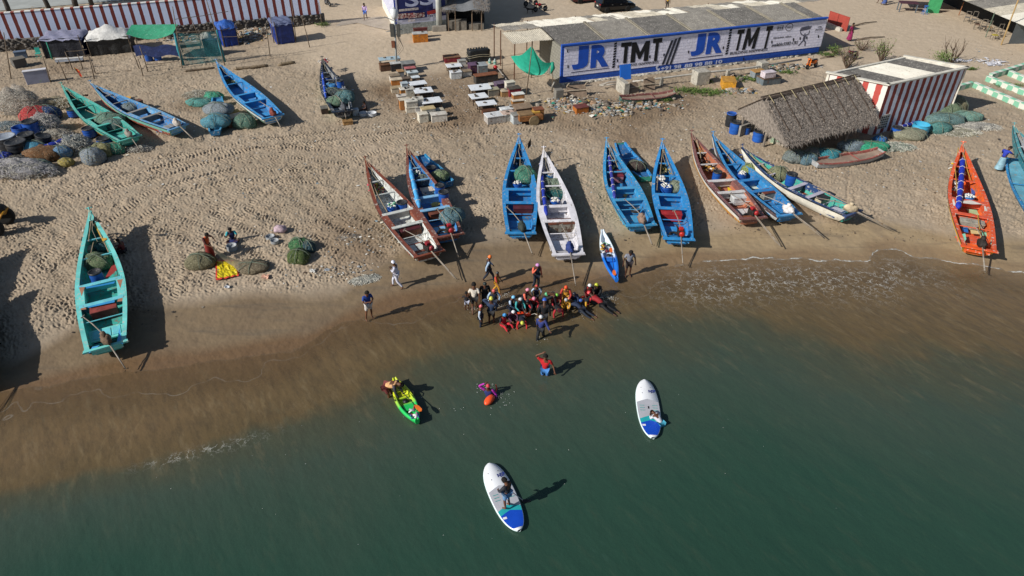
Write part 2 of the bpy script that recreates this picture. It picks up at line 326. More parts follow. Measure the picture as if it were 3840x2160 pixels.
# lacy foam left by the last swash
vt=nn(t,'ShaderNodeTexVoronoi'); vt.feature='DISTANCE_TO_EDGE'; vt.inputs['Scale'].default_value=2.6
dv=nn(t,'ShaderNodeVectorMath',operation='ADD'); lk(t,tc,dv.inputs[0]); dn=noise(t,tc,1.6,6,.7); ds=nn(t,'ShaderNodeVectorMath',operation='SCALE'); lk(t,dn.outputs['Color'],ds.inputs[0]); ds.inputs['Scale'].default_value=1.3; lk(t,ds.outputs[0],dv.inputs[1]); lk(t,dv.outputs[0],vt.inputs['Vector'])
lace=ramp(t,vt.outputs['Distance'],(.0,1.),(.045,.0)).outputs[0]
lace=math_(t,'MULTIPLY',lace,ramp(t,noise(t,tc,2.2,5,.6).outputs[0],(.42,.0),(.56,1.)).outputs[0])
foam=math_(t,'MULTIPLY',lace,attr(t,'foam'))
ew=math_(t,'ADD',attr(t,'shore'),math_(t,'MULTIPLY',math_(t,'SUBTRACT',noise(t,tc,.45,5,.6).outputs[0],.5),1.5)); en=noise(t,tc,1.2,4).outputs[0]
def hair(v,wd): return ramp(t,math_(t,'ABSOLUTE',v),(.0,1.),(wd,.0)).outputs[0]
edge=math_(t,'MAXIMUM',math_(t,'MULTIPLY',hair(math_(t,'SUBTRACT',ew,.06),.10),attr(t,'edge')),math_(t,'MULTIPLY',hair(math_(t,'SUBTRACT',math_(t,'ADD',attr(t,'shore'),math_(t,'MULTIPLY',math_(t,'SUBTRACT',noise(t,tc,.25,3).outputs[0],.5),6.)),.9),.05),.22))
foam=math_(t,'MAXIMUM',foam,math_(t,'MULTIPLY',edge,ramp(t,en,(.36,.05),(.55,1.)).outputs[0]))
col=mixc(t,foam,col,(.62,.62,.58))
lk(t,col,b.inputs['Base Color'])
sh=nn(t,'ShaderNodeMapRange'); sh.interpolation_type='SMOOTHSTEP'; lk(t,math_(t,'ADD',attr(t,'shore'),math_(t,'MULTIPLY',math_(t,'SUBTRACT',med,.5),1.2)),sh.inputs[0]); sh.inputs[1].default_value=-.05; sh.inputs[2].default_value=3.2; sh.inputs[3].default_value=.28; sh.inputs[4].default_value=.98
lk(t,math_(t,'MAXIMUM',math_(t,'MULTIPLY',sh.outputs[0],ramp(t,ew,(.0,.0),(.07,1.)).outputs[0]),foam),b.inputs['Alpha'])
b.inputs['Roughness'].default_value=.22; b.inputs['IOR'].default_value=1.33; b.inputs['Specular IOR Level'].default_value=.5
h1=math_(t,'MULTIPLY',noise(t,mp.outputs[0],.8,3,.5).outputs[0],.6); h2=math_(t,'MULTIPLY',noise(t,mp.outputs[0],3.4,6,.65).outputs[0],.10); h3=math_(t,'MULTIPLY',noise(t,tc,1.6,4,.55).outputs[0],.35)
bump(t,b,math_(t,'ADD',math_(t,'ADD',h1,h2),h3),.10,.8)
DD=np.concatenate([[-60,-10,4],np.geomspace(9,48,420)]); ss=np.concatenate([[-12,-4,-1.6],np.linspace(-1.05,1.05,460),[1.6,4,12]])
Y=np.repeat(DD[:,None],len(ss),1); X=ss[None,:]*np.maximum(Y,9)
sd=sdist(SH,X,Y); gd=sdist(GR,X,Y)
fo=1.35*np.exp(-((sd-1.7)/1.5)**2)*np.clip((X-7)/3,0,1)*np.clip((25-X)/5,0,1)+.35*np.exp(-((sd-1.5)/1.2)**2)*np.clip(1-abs(X-3)/6,0,1)
# a small breaking line at the drop-off on the left, and around the swimmers
fo+=.9*np.exp(-((gd-.1)/.28)**2)*np.exp(-((X+12.2)/1.9)**2)
ed=np.clip((X-8)/2,0,1)*1.0+.10
gmesh('sea_water',X,Y,np.full_like(X,-.022)+.0*X,dict(shore=sd,green=gd*np.interp(X,[-15,-6],[2.4,1.]),foam=fo,edge=ed,inw=np.clip((sd+.06)/.08,0,1)),m)
# ---------------- buildings ----------------
WHT='#dcdad6'
def frame2(o,e):  # vertical wall frame: Empty at o, local +X along e
    return math.atan2(e.y,e.x)
def wallbox(name,o,e,L,z0,z1,th,m,parent,y0=0,bev=0):
    mb=MB(); mb.box((L/2,y0+th/2,(z0+z1)/2),(L,th,z1-z0)); return mb.build(name,m,parent,bev=bev)
def corr(p00,p10,p11,p01,per=.17,amp=.03,seg=4,jit=0,seed=0):
    """corrugated sheet: waves run along p00->p10, slope from p00 to p01"""
    P=[];L=(p10-p00).length; n=max(4,int(L/per*seg)); r=random.Random(seed)
    for j in range(5):
        b=j/4; row=[]
        for i in range(n+1):
            a=i/n; q=(p00*(1-a)+p10*a)*(1-b)+(p01*(1-a)+p11*a)*b; row.append((q.x,q.y,q.z+amp*math.sin(2*math.pi*i/seg)+jit*math.sin(a*9+b*3+seed)))
        P.append(row)
    return P
sheet_grey=mat('#77746e',.85,.2,1.2,.01,14,wear=.35,wcol='#9a958b'); sheet_dark=mat('#5e5c59',.85,.22,1.5,.01,14,wear=.3,wcol='#8d8a83')
sheet_white=mat('#d9d5c8',.7,.08,1.0,.0,14,wear=.25,wcol='#b3ab98'); sheet_cream=mat('#beb7a6',.75,.14,1.4,0,14,wear=.4,wcol='#8f897c')
# --- painted block building with the big advert ---
o=g('T4',730,1270); o.z=0; r=g('T5',2045,800); e=(r-o); L1=e.length; e.normalize(); nrm=Vector((-e.y,e.x,0))
h1=hgt('T4',(730,1270),(755,690)); 
PB=.55
bt=thing('shop_building','long block building with blue and white JR TMT wall advert and corrugated roof','building',o,math.atan2(e.y,e.x))
def lo(p): d=Vector(p)-o; return Vector((d.dot(e),d.dot(nrm),d.z))
DEP=5.0
sb=mat('#1b50b0',.65,.14,1.5,.012,7,wear=.12,wcol='#3f5f96')
adv=blockwall('#ebeafc','#cfcee6',.5,.27,.022,.06); blu=blockwall('#1850b4','#134298',.5,.27,.025,.10); cem=blockwall('#8b8a80','#6f6d66',.5,.27,.03,.35)
zb0,zb1=on_wall('T4',770,1160,o,e)[1],on_wall('T4',770,715,o,e)[1]
mb=MB(); mb.box((L1/2,.12,h1/2),(L1,.2,h1)); mb.build('front_wall',blu,bt)
sl_,_=on_wall('T4',790,900,o,e); sr_,_=on_wall('T5',2110,600,o,e)
mb=MB(); mb.box(((sl_+sr_)/2-.02,.008,(zb0+zb1)/2),(sr_-sl_,.016,zb1-zb0)); mb.build('advert_panel',adv,bt)
mb=MB(); mb.box((.12,DEP/2+.23,h1/2-.1),(.2,DEP,h1-.2)); mb.build('gable_wall',cem,bt)
mb=MB(); mb.box((L1-.12,DEP/2+.23,h1/2-.1),(.2,DEP,h1-.2)); mb.build('gable_wall',cem,bt)
mb=MB(); mb.box((L1/2,DEP+.3,h1/2+.1),(L1,.2,h1+.2)); mb.build('rear_wall',cem,bt)
mb=MB(); mb.box((L1/2+.1,-.12,-.25),(L1+.5,.45,.7)); 
for i in range(90): mb.blob((random.uniform(0,L1),-.34,random.uniform(-.1,.06)),(.28,.14,.14),i,.2,8)
mb.build('stone_plinth',mat('#8f8a80',.9,.3,3,.05,6,wear=.4,wcol='#c9c4b8'),bt,True)
zr=h1+.25
mb=MB()
nseg=8; cuts=[on_wall('T4',755,690,o,e)[0],7.2]
segs=[0,4.3,8.6,13,17.5,22,26,L1]
for i,(a,b_) in enumerate(zip(segs,segs[1:])):
    mb.grid(corr(Vector((a,-.0,h1-.12)),Vector((b_,-.0,h1-.12)),Vector((b_,DEP+.2,zr)),Vector((a,DEP+.2,zr)),.15,.03,4,.0,i),i%2)
mb.build('roof_sheet',[sheet_dark,sheet_grey],bt,True)
for x in segs[1:-1]:
    mb=MB(); 
    for k in range(26): mb.box((x,.1+k*.2,h1-.03+k*.2/DEP*.37),(.22,.07,.1)); 
    for sx in (-.1,.1): mb.box((x+sx,DEP/2+.1,h1+.0+.19),(.04,DEP,.09),0,0,math.atan(.37/DEP)) 
    mb.build('perforated_ridge',mat('#8d8779',.9,.2,3,.02,9),bt)
mb=MB(); mb.box((L1/2,-.02,h1+.02),(L1+.1,.26,.14)); mb.build('parapet',sb,bt)
# rear veranda roof, patched light and dark sheets, sagging, continuing past the gable
cols=[sheet_white,sheet_cream,sheet_grey,sheet_white,sheet_cream,sheet_white]
rr=random.Random(5)
x=-3.6
while x<L1+1.2:
    wd_=rr.uniform(1.0,2.3)
    for (ya,yb,za,zb) in ((DEP+.15,DEP+2.3,zr-.05,zr-.22),(DEP+2.2,DEP+4.1,zr-.25,zr-.5)):
        if x<0 and ya>DEP+1: pass
        dx=rr.uniform(-.15,.15); mb=MB(); mb.grid(corr(Vector((x+dx,ya,za)),Vector((x+dx+wd_+.08,ya,za)),Vector((x+dx+wd_+.08,yb,zb)),Vector((x+dx,yb,zb)),.16,.03,4,.03,int(x*7))); p_white=.62 if x<12 else .34
        mb.build('veranda_sheet',[sheet_white if rr.random()<p_white*.6 else (sheet_cream if rr.random()<p_white else sheet_grey)][0],bt,True)
    x+=wd_
mb=MB(); mb.grid(corr(Vector((-3.7,2.2,zr-.35)),Vector((0,2.2,zr-.3)),Vector((0,DEP+.3,zr-.15)),Vector((-3.7,DEP+.3,zr-.2)),.16,.03,4,.04,3)); mb.build('veranda_sheet',sheet_cream,bt,True)
for (x,y) in ((-3.5,2.5),(-3.5,6.5),(-1.9,2.4),(-3.4,8.8),(0,8.9),(5,8.9),(10,8.9),(15,8.9),(20,8.9),(25,8.9),(30,8.9)):
    mb=MB(); mb.tube([(x,y,-.1),(x+.05,y,zr-.35)],.05,6); mb.build('veranda_post',mat('#5b3b28',.8),bt)
# lettering on the advert
wf=lambda s,z,d:(s,-d-.012,z)
ink=mat('#16171c',.6,.1,2); jb=mat('#1a52bc',.6,.12,2,.01,7); wtx=mat('#c4cbe0',.6,.1,2); nav=mat('#23234f',.6)
def W2(k,x0,y0,x1,y1):
    a=on_wall(k,x0,y0,o,e); b=on_wall(k,x1,y1,o,e); return (a[0],a[1],b[0],b[1])
def rect(k,*q,m=None,off=.006):
    vs=[]; 
    for i in range(0,len(q),2): s,z=on_wall(k,q[i],q[i+1],o,e); vs.append((s,-off-.012,z))
    mb=MB(); mb.add(vs,[tuple(range(len(vs)))]); return mb.build('lettering',m,bt)
T0=o
def two(k,a,b): return on_wall(k,*a,o,e)+on_wall(k,*b,o,e)
sc_=[]
def JR(k,J0,J1,R0,R1):
    # J and R as solid block letters fitted to surveyed corners
    b=two(k,J0,J1); lettering('J',(b[0],b[1],b[2],b[3]),jb,bt,wf,0,.07)
    b=two(k,R0,R1); lettering('R',(b[0],b[1],b[2],b[3]),jb,bt,wf,0,.055)
JR('T4',(895,1058),(1165,680),(1178,1030),(1480,655)); JR('T5',(105,852),(362,500),(340,822),(645,470))
for k,bxs in (('T4',(((1628,962),(1800,632)),((1782,948),(2085,612)),((2098,925),(2265,570)))),('T5',(((770,768),(935,440)),((890,755),(1175,408)),((1195,735),(1365,388))))):
    for ch_,(q0_,q1_) in zip('TMT',bxs):
        a=two(k,q0_,q1_); U=dict(T=((-.04,1),(1.06,1),(1.06,.80),(.70,.80),(.70,0),(.32,0),(.32,.80),(-.04,.80)),M=((0,0),(0,1),(.24,1),(.5,.48),(.76,1),(1,1),(1,0),(.74,0),(.74,.52),(.56,.14),(.44,.14),(.26,.52),(.26,0)))[ch_]
        sh_=.0 if k=='T4' else .12
        MB().add([(a[0]+(a[2]-a[0])*(x*(1-sh_)+y*sh_),-.02,a[1]+(a[3]-a[1])*y) for x,y in U],[tuple(range(len(U)))]).build('lettering',ink,bt)
lettering('BUILDING HAPPINESS',two('T4',(1592,1020),(2212,915)),ink,bt,wf,.1,.004); lettering('BUILDING HAPPINESS',two('T5',(708,826),(1282,722)),ink,bt,wf,.1,.004)
lettering('+91 98',two('T4',(2245,1062),(2556,972)),wtx,bt,wf,0,.025); lettering('88 98 88 10',two('T5',(25,1022),(600,900)),wtx,bt,wf,0,.025)
lettering('Grades also',two('T5',(1362,585),(1640,530)),ink,bt,wf,.15,.004); lettering('available:550D CRS',two('T5',(1336,706),(1740,612)),ink,bt,wf,.1,.004)
lettering('ISI',two('T5',(1435,440),(1512,400)),ink,bt,wf,0,.004); lettering('ISO',two('T5',(1578,425),(1642,400)),ink,bt,wf)
lettering('CMB',two('T5',(2035,418),(2095,392)),ink,bt,wf); lettering('SRIMATHI',two('T5',(2000,460),(2100,435)),ink,bt,wf)
rect('T4',892,1088,1468,1020,1468,1030,892,1098,m=nav); rect('T5',78,886,600,822,600,834,78,896,m=nav)
for k,(a,b_,c_,d_) in (('T4',((1545,640),(1585,640),(1548,1030),(1508,1030))),('T5',((710,440),(750,440),(676,828),(636,828)))):
    for i in range(10):
        f0=i/10; f1=f0+.072; P=[(a[0]*(1-f0)+d_[0]*f0,a[1]*(1-f0)+d_[1]*f0+10),(b_[0]*(1-f0)+c_[0]*f0,b_[1]*(1-f0)+c_[1]*f0-4),(b_[0]*(1-f1)+c_[0]*f1,b_[1]*(1-f1)+c_[1]*f1-4),(a[0]*(1-f1)+d_[0]*f1,a[1]*(1-f1)+d_[1]*f1+10)]
        rect(k,*[c for p in P for c in p],m=ink)
for i in range(3):
    x=i*58; rect('T4',2255+x,978,2290+x,972,2440+x,600-i*22,2400+x,612-i*22,m=mat('#2f3340',.6,.3,12))
# phone symbol, certification frames, man carrying steel bars
def ring(k,x0,y0,x1,y1,w_):
    s0,z0,s1,z1=two(k,(x0,y0),(x1,y1)); mb=MB(); t_=w_
    mb.add([(s0,-.02,z0),(s1,-.02,z0),(s1,-.02,z1),(s0,-.02,z1),(s0+t_,-.02,z0+t_),(s1-t_,-.02,z0+t_),(s1-t_,-.02,z1-t_),(s0+t_,-.02,z1-t_)],[(0,1,5,4),(1,2,6,5),(2,3,7,6),(3,0,4,7)])
    mb.build('lettering',ink,bt)
ring('T5',1420,462,1525,382,.035); ring('T5',1992,492,2112,425,.02)
s,z=on_wall('T5',1608,410,o,e); mb=MB()
mb.grid([[(s+rx*math.cos(a),-.02,z+rz__*math.sin(a)) for a in [q*6.283/24 for q in range(24)]] for rx,rz__ in ((.42,.36),(.37,.31))],0,True)
mb.build('lettering',ink,bt)
gm=mat('#565869',.6,.35,9)
def stroke(k,pts,wd,m=gm,off=.02):
    q=[on_wall(k,*p,o,e) for p in pts]; mb=MB(); mb.tube([(s,-.012,z) for s,z in q],wd,6); ob=mb.build('lettering',m,bt); 
    for v in ob.data.vertices: v.co.y=-.014+(v.co.y+.012)*.08
for pts,wd in ((((1825,600),(1790,640),(1745,690)),.07),(((1825,600),(1850,640),(1840,690)),.07),(((1825,600),(1835,560),(1845,530)),.14),(((1835,535),(1790,520),(1775,480)),.05),(((1850,535),(1900,510),(1915,460)),.05),(((1842,520),(1845,505)),.09),(((1765,465),(1930,425)),.07),(((1775,440),(1945,400)),.07),(((1790,420),(1910,395)),.05)): stroke('T5',pts,wd)
stroke('T4',((2180,1000),(2190,1045),(2222,1062)),.08,wtx); stroke('T4',((2178,1003),(2208,998)),.09,wtx); stroke('T4',((2205,1052),(2228,1038)),.09,wtx)
# small vent slots
for k,x,y in (('T4',838,770),('T4',845,1005),('T4',1080,970),('T4',1205,960),('T4',1590,915),('T4',2080,855),('T4',2293,828),('T5',88,785),('T5',612,720),('T5',1345,635),('T5',1672,595),('T5',1772,580),('T5',1872,570),('T5',2048,550),('T5',920,890)):
    rect(k,x-10,y+22,x+8,y+20,x+10,y-22,x-8,y-20,m=ink,off=.004)
# --- corner striped building ---
ha=None
A0=g('P',1500,805); A0=Vector((A0.x,A0.y,0))
hS=3.9
f0=g('P',1645,298,hS); f1=g('P',2395,135,hS); b0=g('P',1068,182,hS); b1=g('P',1800,28,hS)
f0.z=f1.z=b0.z=b1.z=0; e2=(f1-f0); L2=e2.length; e2.normalize(); n2=Vector((-e2.y,e2.x,0))
st=thing('striped_building','red and white striped flat roofed building behind the thatched hut','building',f0,math.atan2(e2.y,e2.x))
def l2(p,z): d=p-f0; return Vector((d.dot(e2),d.dot(n2),z))
q0,q1,q2,q3=l2(f0,0),l2(f1,0),l2(b1,0),l2(b0,0)
def quadwall(a,b_,z0,z1,th,m,name,parent,out=1):
    d=(b_-a); d.z=0; L=d.length; d.normalize(); n_=Vector((-d.y,d.x,0))*out; mb=MB(); mb.box((L/2,0,(z0+z1)/2),(L,th,z1-z0)); ob=mb.build(name,m,parent); ob.location=a+n_*th/2; ob.rotation_euler=(0,0,math.atan2(d.y,d.x)); return ob
strf=stripes('#8a342c','#e3e8f6',.76,.5,0,0,.05,.10); strg=stripes('#b5483f','#e4dcd4',.95,.44,0,.2,.05,.1)
quadwall(q0,q1,-.2,hS,.22,strf,'front_wall',st); quadwall(q3,q0,-.2,hS-.002,.22,strg,'side_wall',st)
quadwall(q1,q2,-.2,hS-.004,.22,mat('#cfcabd',.8),'side_wall',st); quadwall(q2,q3,-.2,hS-.006,.22,mat('#cfcabd',.8),'rear_wall',st)
mb=MB(); mats_=[sheet_dark,sheet_white]
def lerp(a,b_,t_): return a*(1-t_)+b_*t_
for i,(a,b_,mi) in enumerate(((0,.34,0),(.34,.72,1),(.72,.97,0))):
    P=corr(lerp(q3,q2,a)+Vector((0,0,hS-.12)),lerp(q3,q2,b_)+Vector((0,0,hS-.12)),lerp(q0,q1,b_)+Vector((0,0,hS-.22)),lerp(q0,q1,a)+Vector((0,0,hS-.22)),.16,.03,4); mb.grid(P,mi)
mb.build('roof_sheet',mats_,st,True)
mb=MB()
for a,b_ in ((q0,q1),(q3,q0),(q1,q2)):
    d=b_-a; mb.box(((a+b_)/2)[:2]+(hS+.03,),(d.length+.2,.3,.1),math.atan2(d.y,d.x))
mb.build('parapet',mat('#c9c5b9',.8,.15,2,.02,9),st)
gp=g('P',1665,680,.9); gq=l2(gp,.9); mb=MB(); mb.box((gq.x,-.02,.95),(.95,.06,1.1)); 
ob=mb.build('window',mat('#b9b6b0',.8),st)
mb=MB()
for i in range(4):
    for j in range(5): mb.box((gq.x-.33+i*.22,-.055,.52+j*.2),(.13,.02,.11))
mb.build('grille',mat('#2a2725',.8),ob)
# --- thatched hut ---
EZ=1.75; fl=g('P',690,875,EZ); fr=g('P',1560,640,EZ); bl=g('P',215,548,EZ)
mid=(fl+bl)/2
zlo=4.2
for _ in range(1):
    best=None
    for i in range(60):
        z=2.2+i*.06; p=g('P',470,435,z); 
        dd=(fr-fl).normalized(); v_=(p-mid); v_.z=0; off=abs(v_.dot(Vector((-dd.y,dd.x,0))))
        if best is None or off<best[0]: best=(off,z)
    zR=best[1]
rl=g('P',470,437,zR); rr_=g('P',1345,228,zR); br_=fr+(bl-fl); br_.z=EZ
hut=thing('thatched_hut','open hut with grey palm thatch roof beside the striped building','hut',(mid.x,mid.y,0))
ho=Vector((mid.x,mid.y,0))
th_m=mat('#877e75',.95,.35,6,.03,18); th_d=mat('#6f645a',.95,.3,6); th_l=mat('#a3988d',.95,.25,6)
def thatch(a,b_,c_,d_,n,seed,light=.25):  # a,b lower edge ; d,c upper edge
    mb=MB(); r=random.Random(seed); nrm_=((b_-a).cross(d_-a)).normalized(); 
    if nrm_.z<0: nrm_=-nrm_
    mb.add([tuple(p-ho) for p in (a,b_,c_,d_)]+[tuple(p-ho-nrm_*.12) for p in (a,b_,c_,d_)],[(0,1,2,3),(7,6,5,4),(0,4,5,1),(1,5,6,2),(2,6,7,3),(3,7,4,0)],0)
    for i in range(n):
        u=r.random(); v=r.random()**.9; lo_=a.lerp(b_,u); hi=d_.lerp(c_,u); p=lo_.lerp(hi,v); dn=(lo_-hi); 
        if dn.length<.05: continue
        dn.normalize(); sd=dn.cross(nrm_).normalized(); an=r.gauss(0,.5); dv=(dn*math.cos(an)+sd*math.sin(an)); ln=r.uniform(.2,.5); w_=r.uniform(.015,.04)
        if v<.04: ln=r.uniform(.2,.55)
        p0=p+nrm_*r.uniform(.0,.07)-ho; p1=p+dv*ln+nrm_*r.uniform(.0,.10)-ho-Vector((0,0,.06 if v<.05 else 0)); pm=(p0+p1)/2+nrm_*.05; w2=dv.cross(nrm_)*w_
        mb.add([tuple(p0-w2),tuple(p0+w2),tuple(pm+w2),tuple(pm-w2),tuple(p1)],[(0,1,2,3),(3,2,4)],0 if r.random()>light else r.choice((1,2)))
    return mb
mb=thatch(fl,fr,rr_,rl,8500,1); mb.build('thatch',[th_m,th_d,th_l],hut)
mb=thatch(bl,fl,rl,rl.lerp(rr_,.002),3200,2,.5); mb.build('thatch',[th_m,th_l,th_l],hut)
mb=thatch(br_,bl,rl,rr_,2200,3); mb.build('thatch',[th_m,th_d,th_l],hut)
mb=MB(); 
for i in range(14):
    o_=Vector((random.uniform(-.25,.25),random.uniform(-.25,.25),.04+random.uniform(0,.1))); mb.tube([rl+o_-ho-(rr_-rl)*.01*random.random(),rl.lerp(rr_,.5)+o_*.6-ho,rr_+o_-ho],.045,5)
mb.build('ridge_bundle',mat('#5d5148',.95,.3,5),hut)
mb=MB()
for i in range(8):
    a=.05+i*.125; top=rl.lerp(rr_,a); low=fl.lerp(fr,a+.02); n_=Vector((0,0,.16)); mb.tube([top+n_-ho,top.lerp(low,.35)+n_-ho,top.lerp(low,.78)+n_-ho],.03,5)
mb.tube([rl+Vector((0,0,.12))-ho,bl+Vector((0,0,.15))-ho],.04,5); mb.tube([rl+Vector((0,0,.25))-ho,rr_+Vector((0,0,.25))-ho],.03,5)
mb.build('roof_stick',mat('#4a3e35',.9),hut)
for i in range(9):
    a=.04+i*.115; top=rl.lerp(rr_,a); low=fl.lerp(fr,a); mb=MB(); mb.tube([top+Vector((-.1,.1,.22))-ho,top+Vector((0,-.1,.24))-ho,top.lerp(low,.16)+Vector((.12,0,.2))-ho],.022,5); mb.build('palm_tie',mat('#a39878',.9),hut)
for k,x,y in (('P',700,985),('P',1215,905),('P',985,915),('P',240,768),('P',460,885)):
    b_=g(k,x,y); mb=MB(); mb.tube([b_-ho+Vector((0,0,-.2)),b_-ho+Vector((.03,.02,EZ+.1))],.09 if x!=985 else .05,7); mb.build('post',mat('#7b7268',.9,.2,4),hut)
mb=MB(); c_=(g('P',330,770)+g('P',640,880))/2; s1=g('P',255,790); s2=g('P',700,985); s3=s2+(rr_-rl)*.1
a=g('P',260,790);b_=g('P',700,945); d=b_-a; mb.box(tuple((a+b_)/2+Vector((-d.y,d.x,0)).normalized()*-1.0*(-1)-ho+Vector((.3,1.2,.08))),(d.length,2.6,.2),math.atan2(d.y,d.x)); mb.build('floor_slab',mat('#948c80',.9,.15,2,.02,8),hut)
a=g('P',250,780);b_=g('P',380,735); d=b_-a; mb=MB(); mb.box(tuple((a+b_)/2-ho+Vector((0,0,.45))),(d.length+.6,.18,.8),math.atan2(d.y,d.x)); mb.build('low_wall',mat('#8b8780',.9),hut)
mb=MB(); a=g('P',560,880); mb.box(tuple(a-ho+Vector((.4,.4,.4))),(1.1,.1,.9),-.5); mb.build('counter_panel',mat('#8fa68e',.7,.2,3,wear=.4,wcol='#cfc9a6'),hut)
# --- long striped boundary wall at left ---
wo=g('T1',270,760); wr=g('T2',2340,365); wo.z=wr.z=0; e3=wr-wo; L3=e3.length; e3.normalize()
ext=14; wo2=wo-e3*ext; L3+=ext
hb=on_wall('T1',270,585,wo,e3)[1]; ht=on_wall('T1',60,205,wo,e3)[1]; 
sw=thing('boundary_wall','long maroon and white striped boundary wall on a dark stone base','wall',wo2,math.atan2(e3.y,e3.x))
L3b=on_wall('T2',2255,90,wo,e3)[0]+ext
mb=MB(); mb.box((L3b/2,.25,(hb+ht)/2),(L3b,.3,ht-hb)); mb.build('striped_panel',stripes('#6b241f','#c9d6f2',.88,.38,0,.35,.02,.08),sw)
mb=MB(); mb.box((L3b/2,.25,ht+.035),(L3b+.05,.38,.07)); mb.build('coping',stripes('#8f3f34','#dfe0dc',.88,.38,0,.35,.02,.05),sw)
mb=MB(); mb.box((L3/2,.2,hb/2-.1),(L3,.5,hb+.2)); 
for i in range(500): mb.blob((random.uniform(0,L3-.4),-.08,random.uniform(0,hb)),(.2,.1,.15),i,.15,8)
mb.build('stone_base',mat('#5f5a55',.95,.35,4,.05,6),sw,True)
# --- blue advert building at the top (SSI) ---
so_=g('T3',860,525); sr=g('T3',1590,440); so_.z=sr.z=0; e4=(sr-so_); L4=e4.length; e4.normalize(); n4=Vector((-e4.y,e4.x,0))
sl4=g('T3',560,-60); sl4.z=0; dl=sl4-so_; HB=5.6
sbd=thing('advert_building','blue and white painted building with SSI lettering behind the concrete mast','building',so_,math.atan2(e4.y,e4.x))
_,zt=on_wall('T3',860,375,so_,e4); _,zu=on_wall('T3',1500,290,so_,e4)
base_m=mat('#9da3a0',.95,.25,3,.06,5,wear=.3,wcol='#c6c7c2')
mb=MB(); mb.box((L4/2,.2,zt/2),(L4,.4,zt)); mb.build('plinth',base_m,sbd)
mb=MB(); mb.box((L4/2,.22,(zt+HB)/2),(L4,.36,HB-zt)); mb.build('front_wall',mat('#232c66',.65,.12,2,.01,6),sbd)
mb=MB(); mb.box((L4/2,.03,zt+.22),(L4,.03,.44)); mb.box((.08,.028,(zt+HB)/2),(.16,.03,HB-zt)); mb.build('white_band',mat('#c9cbe0',.7,.1),sbd)
la=math.atan2(dl.dot(n4),dl.dot(e4)); Ls=12.0
mb=MB(); mb.box((Ls/2,0,zt/2),(Ls,.3,zt)); ob=mb.build('plinth',mat('#d8d5cc',.8,.15,3,.03,6),sbd); ob.location=(0,.15,0); ob.rotation_euler=(0,0,la)
mb=MB(); mb.box((Ls/2,0,(zt+HB)/2),(Ls,.28,HB-zt)); ob=mb.build('side_wall',stripes('#2a3f94','#dfdfe6',1.1,.35,0,.1,.05,.05),sbd); ob.location=(0,.15,0); ob.rotation_euler=(0,0,la)
mb=MB(); p_=Vector((L4,0,0)); mb.box((L4/2+2,6,HB-.1),(L4+5,12,.2)); mb.build('roof',mat('#8d8a83',.9),sbd)
mb=MB(); mb.box((L4+.1,6,HB/2),(.3,11.6,HB)); mb.build('side_wall',mat('#8d8a83',.9),sbd)
wf4=lambda s,z,d:(s,-d-.001,z); wm4=mat('#b9c0dd',.6)
def t4(a,b_): return on_wall('T3',*a,so_,e4)+on_wall('T3',*b_,so_,e4)
bb=t4((965,110),(1375,-160)); lettering('SS',bb,wm4,sbd,wf4,0,.02,off=.05); bb=t4((1385,130),(1440,-190)); lettering('I',bb,wm4,sbd,wf4,0,.01,off=.05)
bb=t4((1300,275),(1425,205)); lettering('RATIONS',bb,mat('#d9dbe6',.6),sbd,wf4,0,.0,off=.05)
a_=on_wall('T3',1298,215,so_,e4); b__=on_wall('T3',1425,150,so_,e4); mb=MB(); mb.box(((a_[0]+b__[0])/2,-.04,(a_[1]+b__[1])/2),(b__[0]-a_[0],.02,.35),0,0,0,-.12); mb.build('red_band',mat('#a5302c',.6),sbd)
for i,(x0,x1,cc) in enumerate(((858,1000,'#8a3535'),(1010,1105,'#a04548'),(1110,1252,'#6d3236'),(870,1160,'#b9b0b0'),(1005,1110,'#c9c4cc'))):
    yb,yt=((285,195),(280,190),(270,185),(175,110),(330,285))[i]; bb=t4((x0,yb),(x1,yt)); mb=MB(); mb.box(((bb[0]+bb[2])/2,-.035-.004*i,(bb[1]+bb[3])/2),(bb[2]-bb[0],.012,bb[3]-bb[1])); tag(mb.build('poster',mat(cc,.7,.6,4,0,6,wear=.6,wcol='#d9cfc8',wsc=9),sbd),'torn paper poster')
# --- tall mast and poles ---
def post(name,label,cat,k,b_,t_,r0,r1,col,grp=None,extra=None,base=None):
    p=g(k,*b_); p.z=0; q=at_y(k,t_[0],t_[1],p.y)
    th_=thing(name,label,cat,p,0,grp); mb=MB(); mb.tube([(0,0,-.2),tuple(q-p)],[r0,r1],10); mb.build('pole',mat(col,.6,.15,1.5,.01,9,wear=.2),th_,True)
    return th_,p,q-p
ms,p,q=post('concrete_mast','thick white concrete mast in front of the blue painted building','mast','T3',(1478,450),(1440,-400),.36,.3,'#b5b8b2')
mb=MB(); mb.box((0,-.1,.25),(1.5,1.3,.6),.15); mb.build('footing',mat('#8c867d',.9,.2,2,.03,8),ms)
up,p,q=post('utility_pole','slim steel utility pole among the white market boxes with wires and boxes','pole','T3',(835,1045),(795,110),.10,.07,'#9aa0a0')
mb=MB(); mb.tube([q*.62+Vector((-.8,0,.0)),q*.62+Vector((.8,0,.2))],.04,5); mb.tube([q*.8+Vector((-.9,0,.3)),q*.8+Vector((.6,0,-.3))],.04,5); mb.build('crossarm',mat('#7d8080',.5),up)
mb=MB(); mb.box(tuple(q*.64+Vector((-.25,0,0))),(.35,.3,1.1)); mb.box(tuple(q*.64+Vector((.3,0,0))),(.3,.3,1.1)); mb.build('meter_box',mat('#4a4a46',.7),up)
mb=MB(); mb.box(tuple(q*.42+Vector((-.2,-.1,0))),(.3,.2,.6)); mb.build('fuse_box',mat('#7c4a33',.7,wear=.4,wcol='#3a2a22'),up)
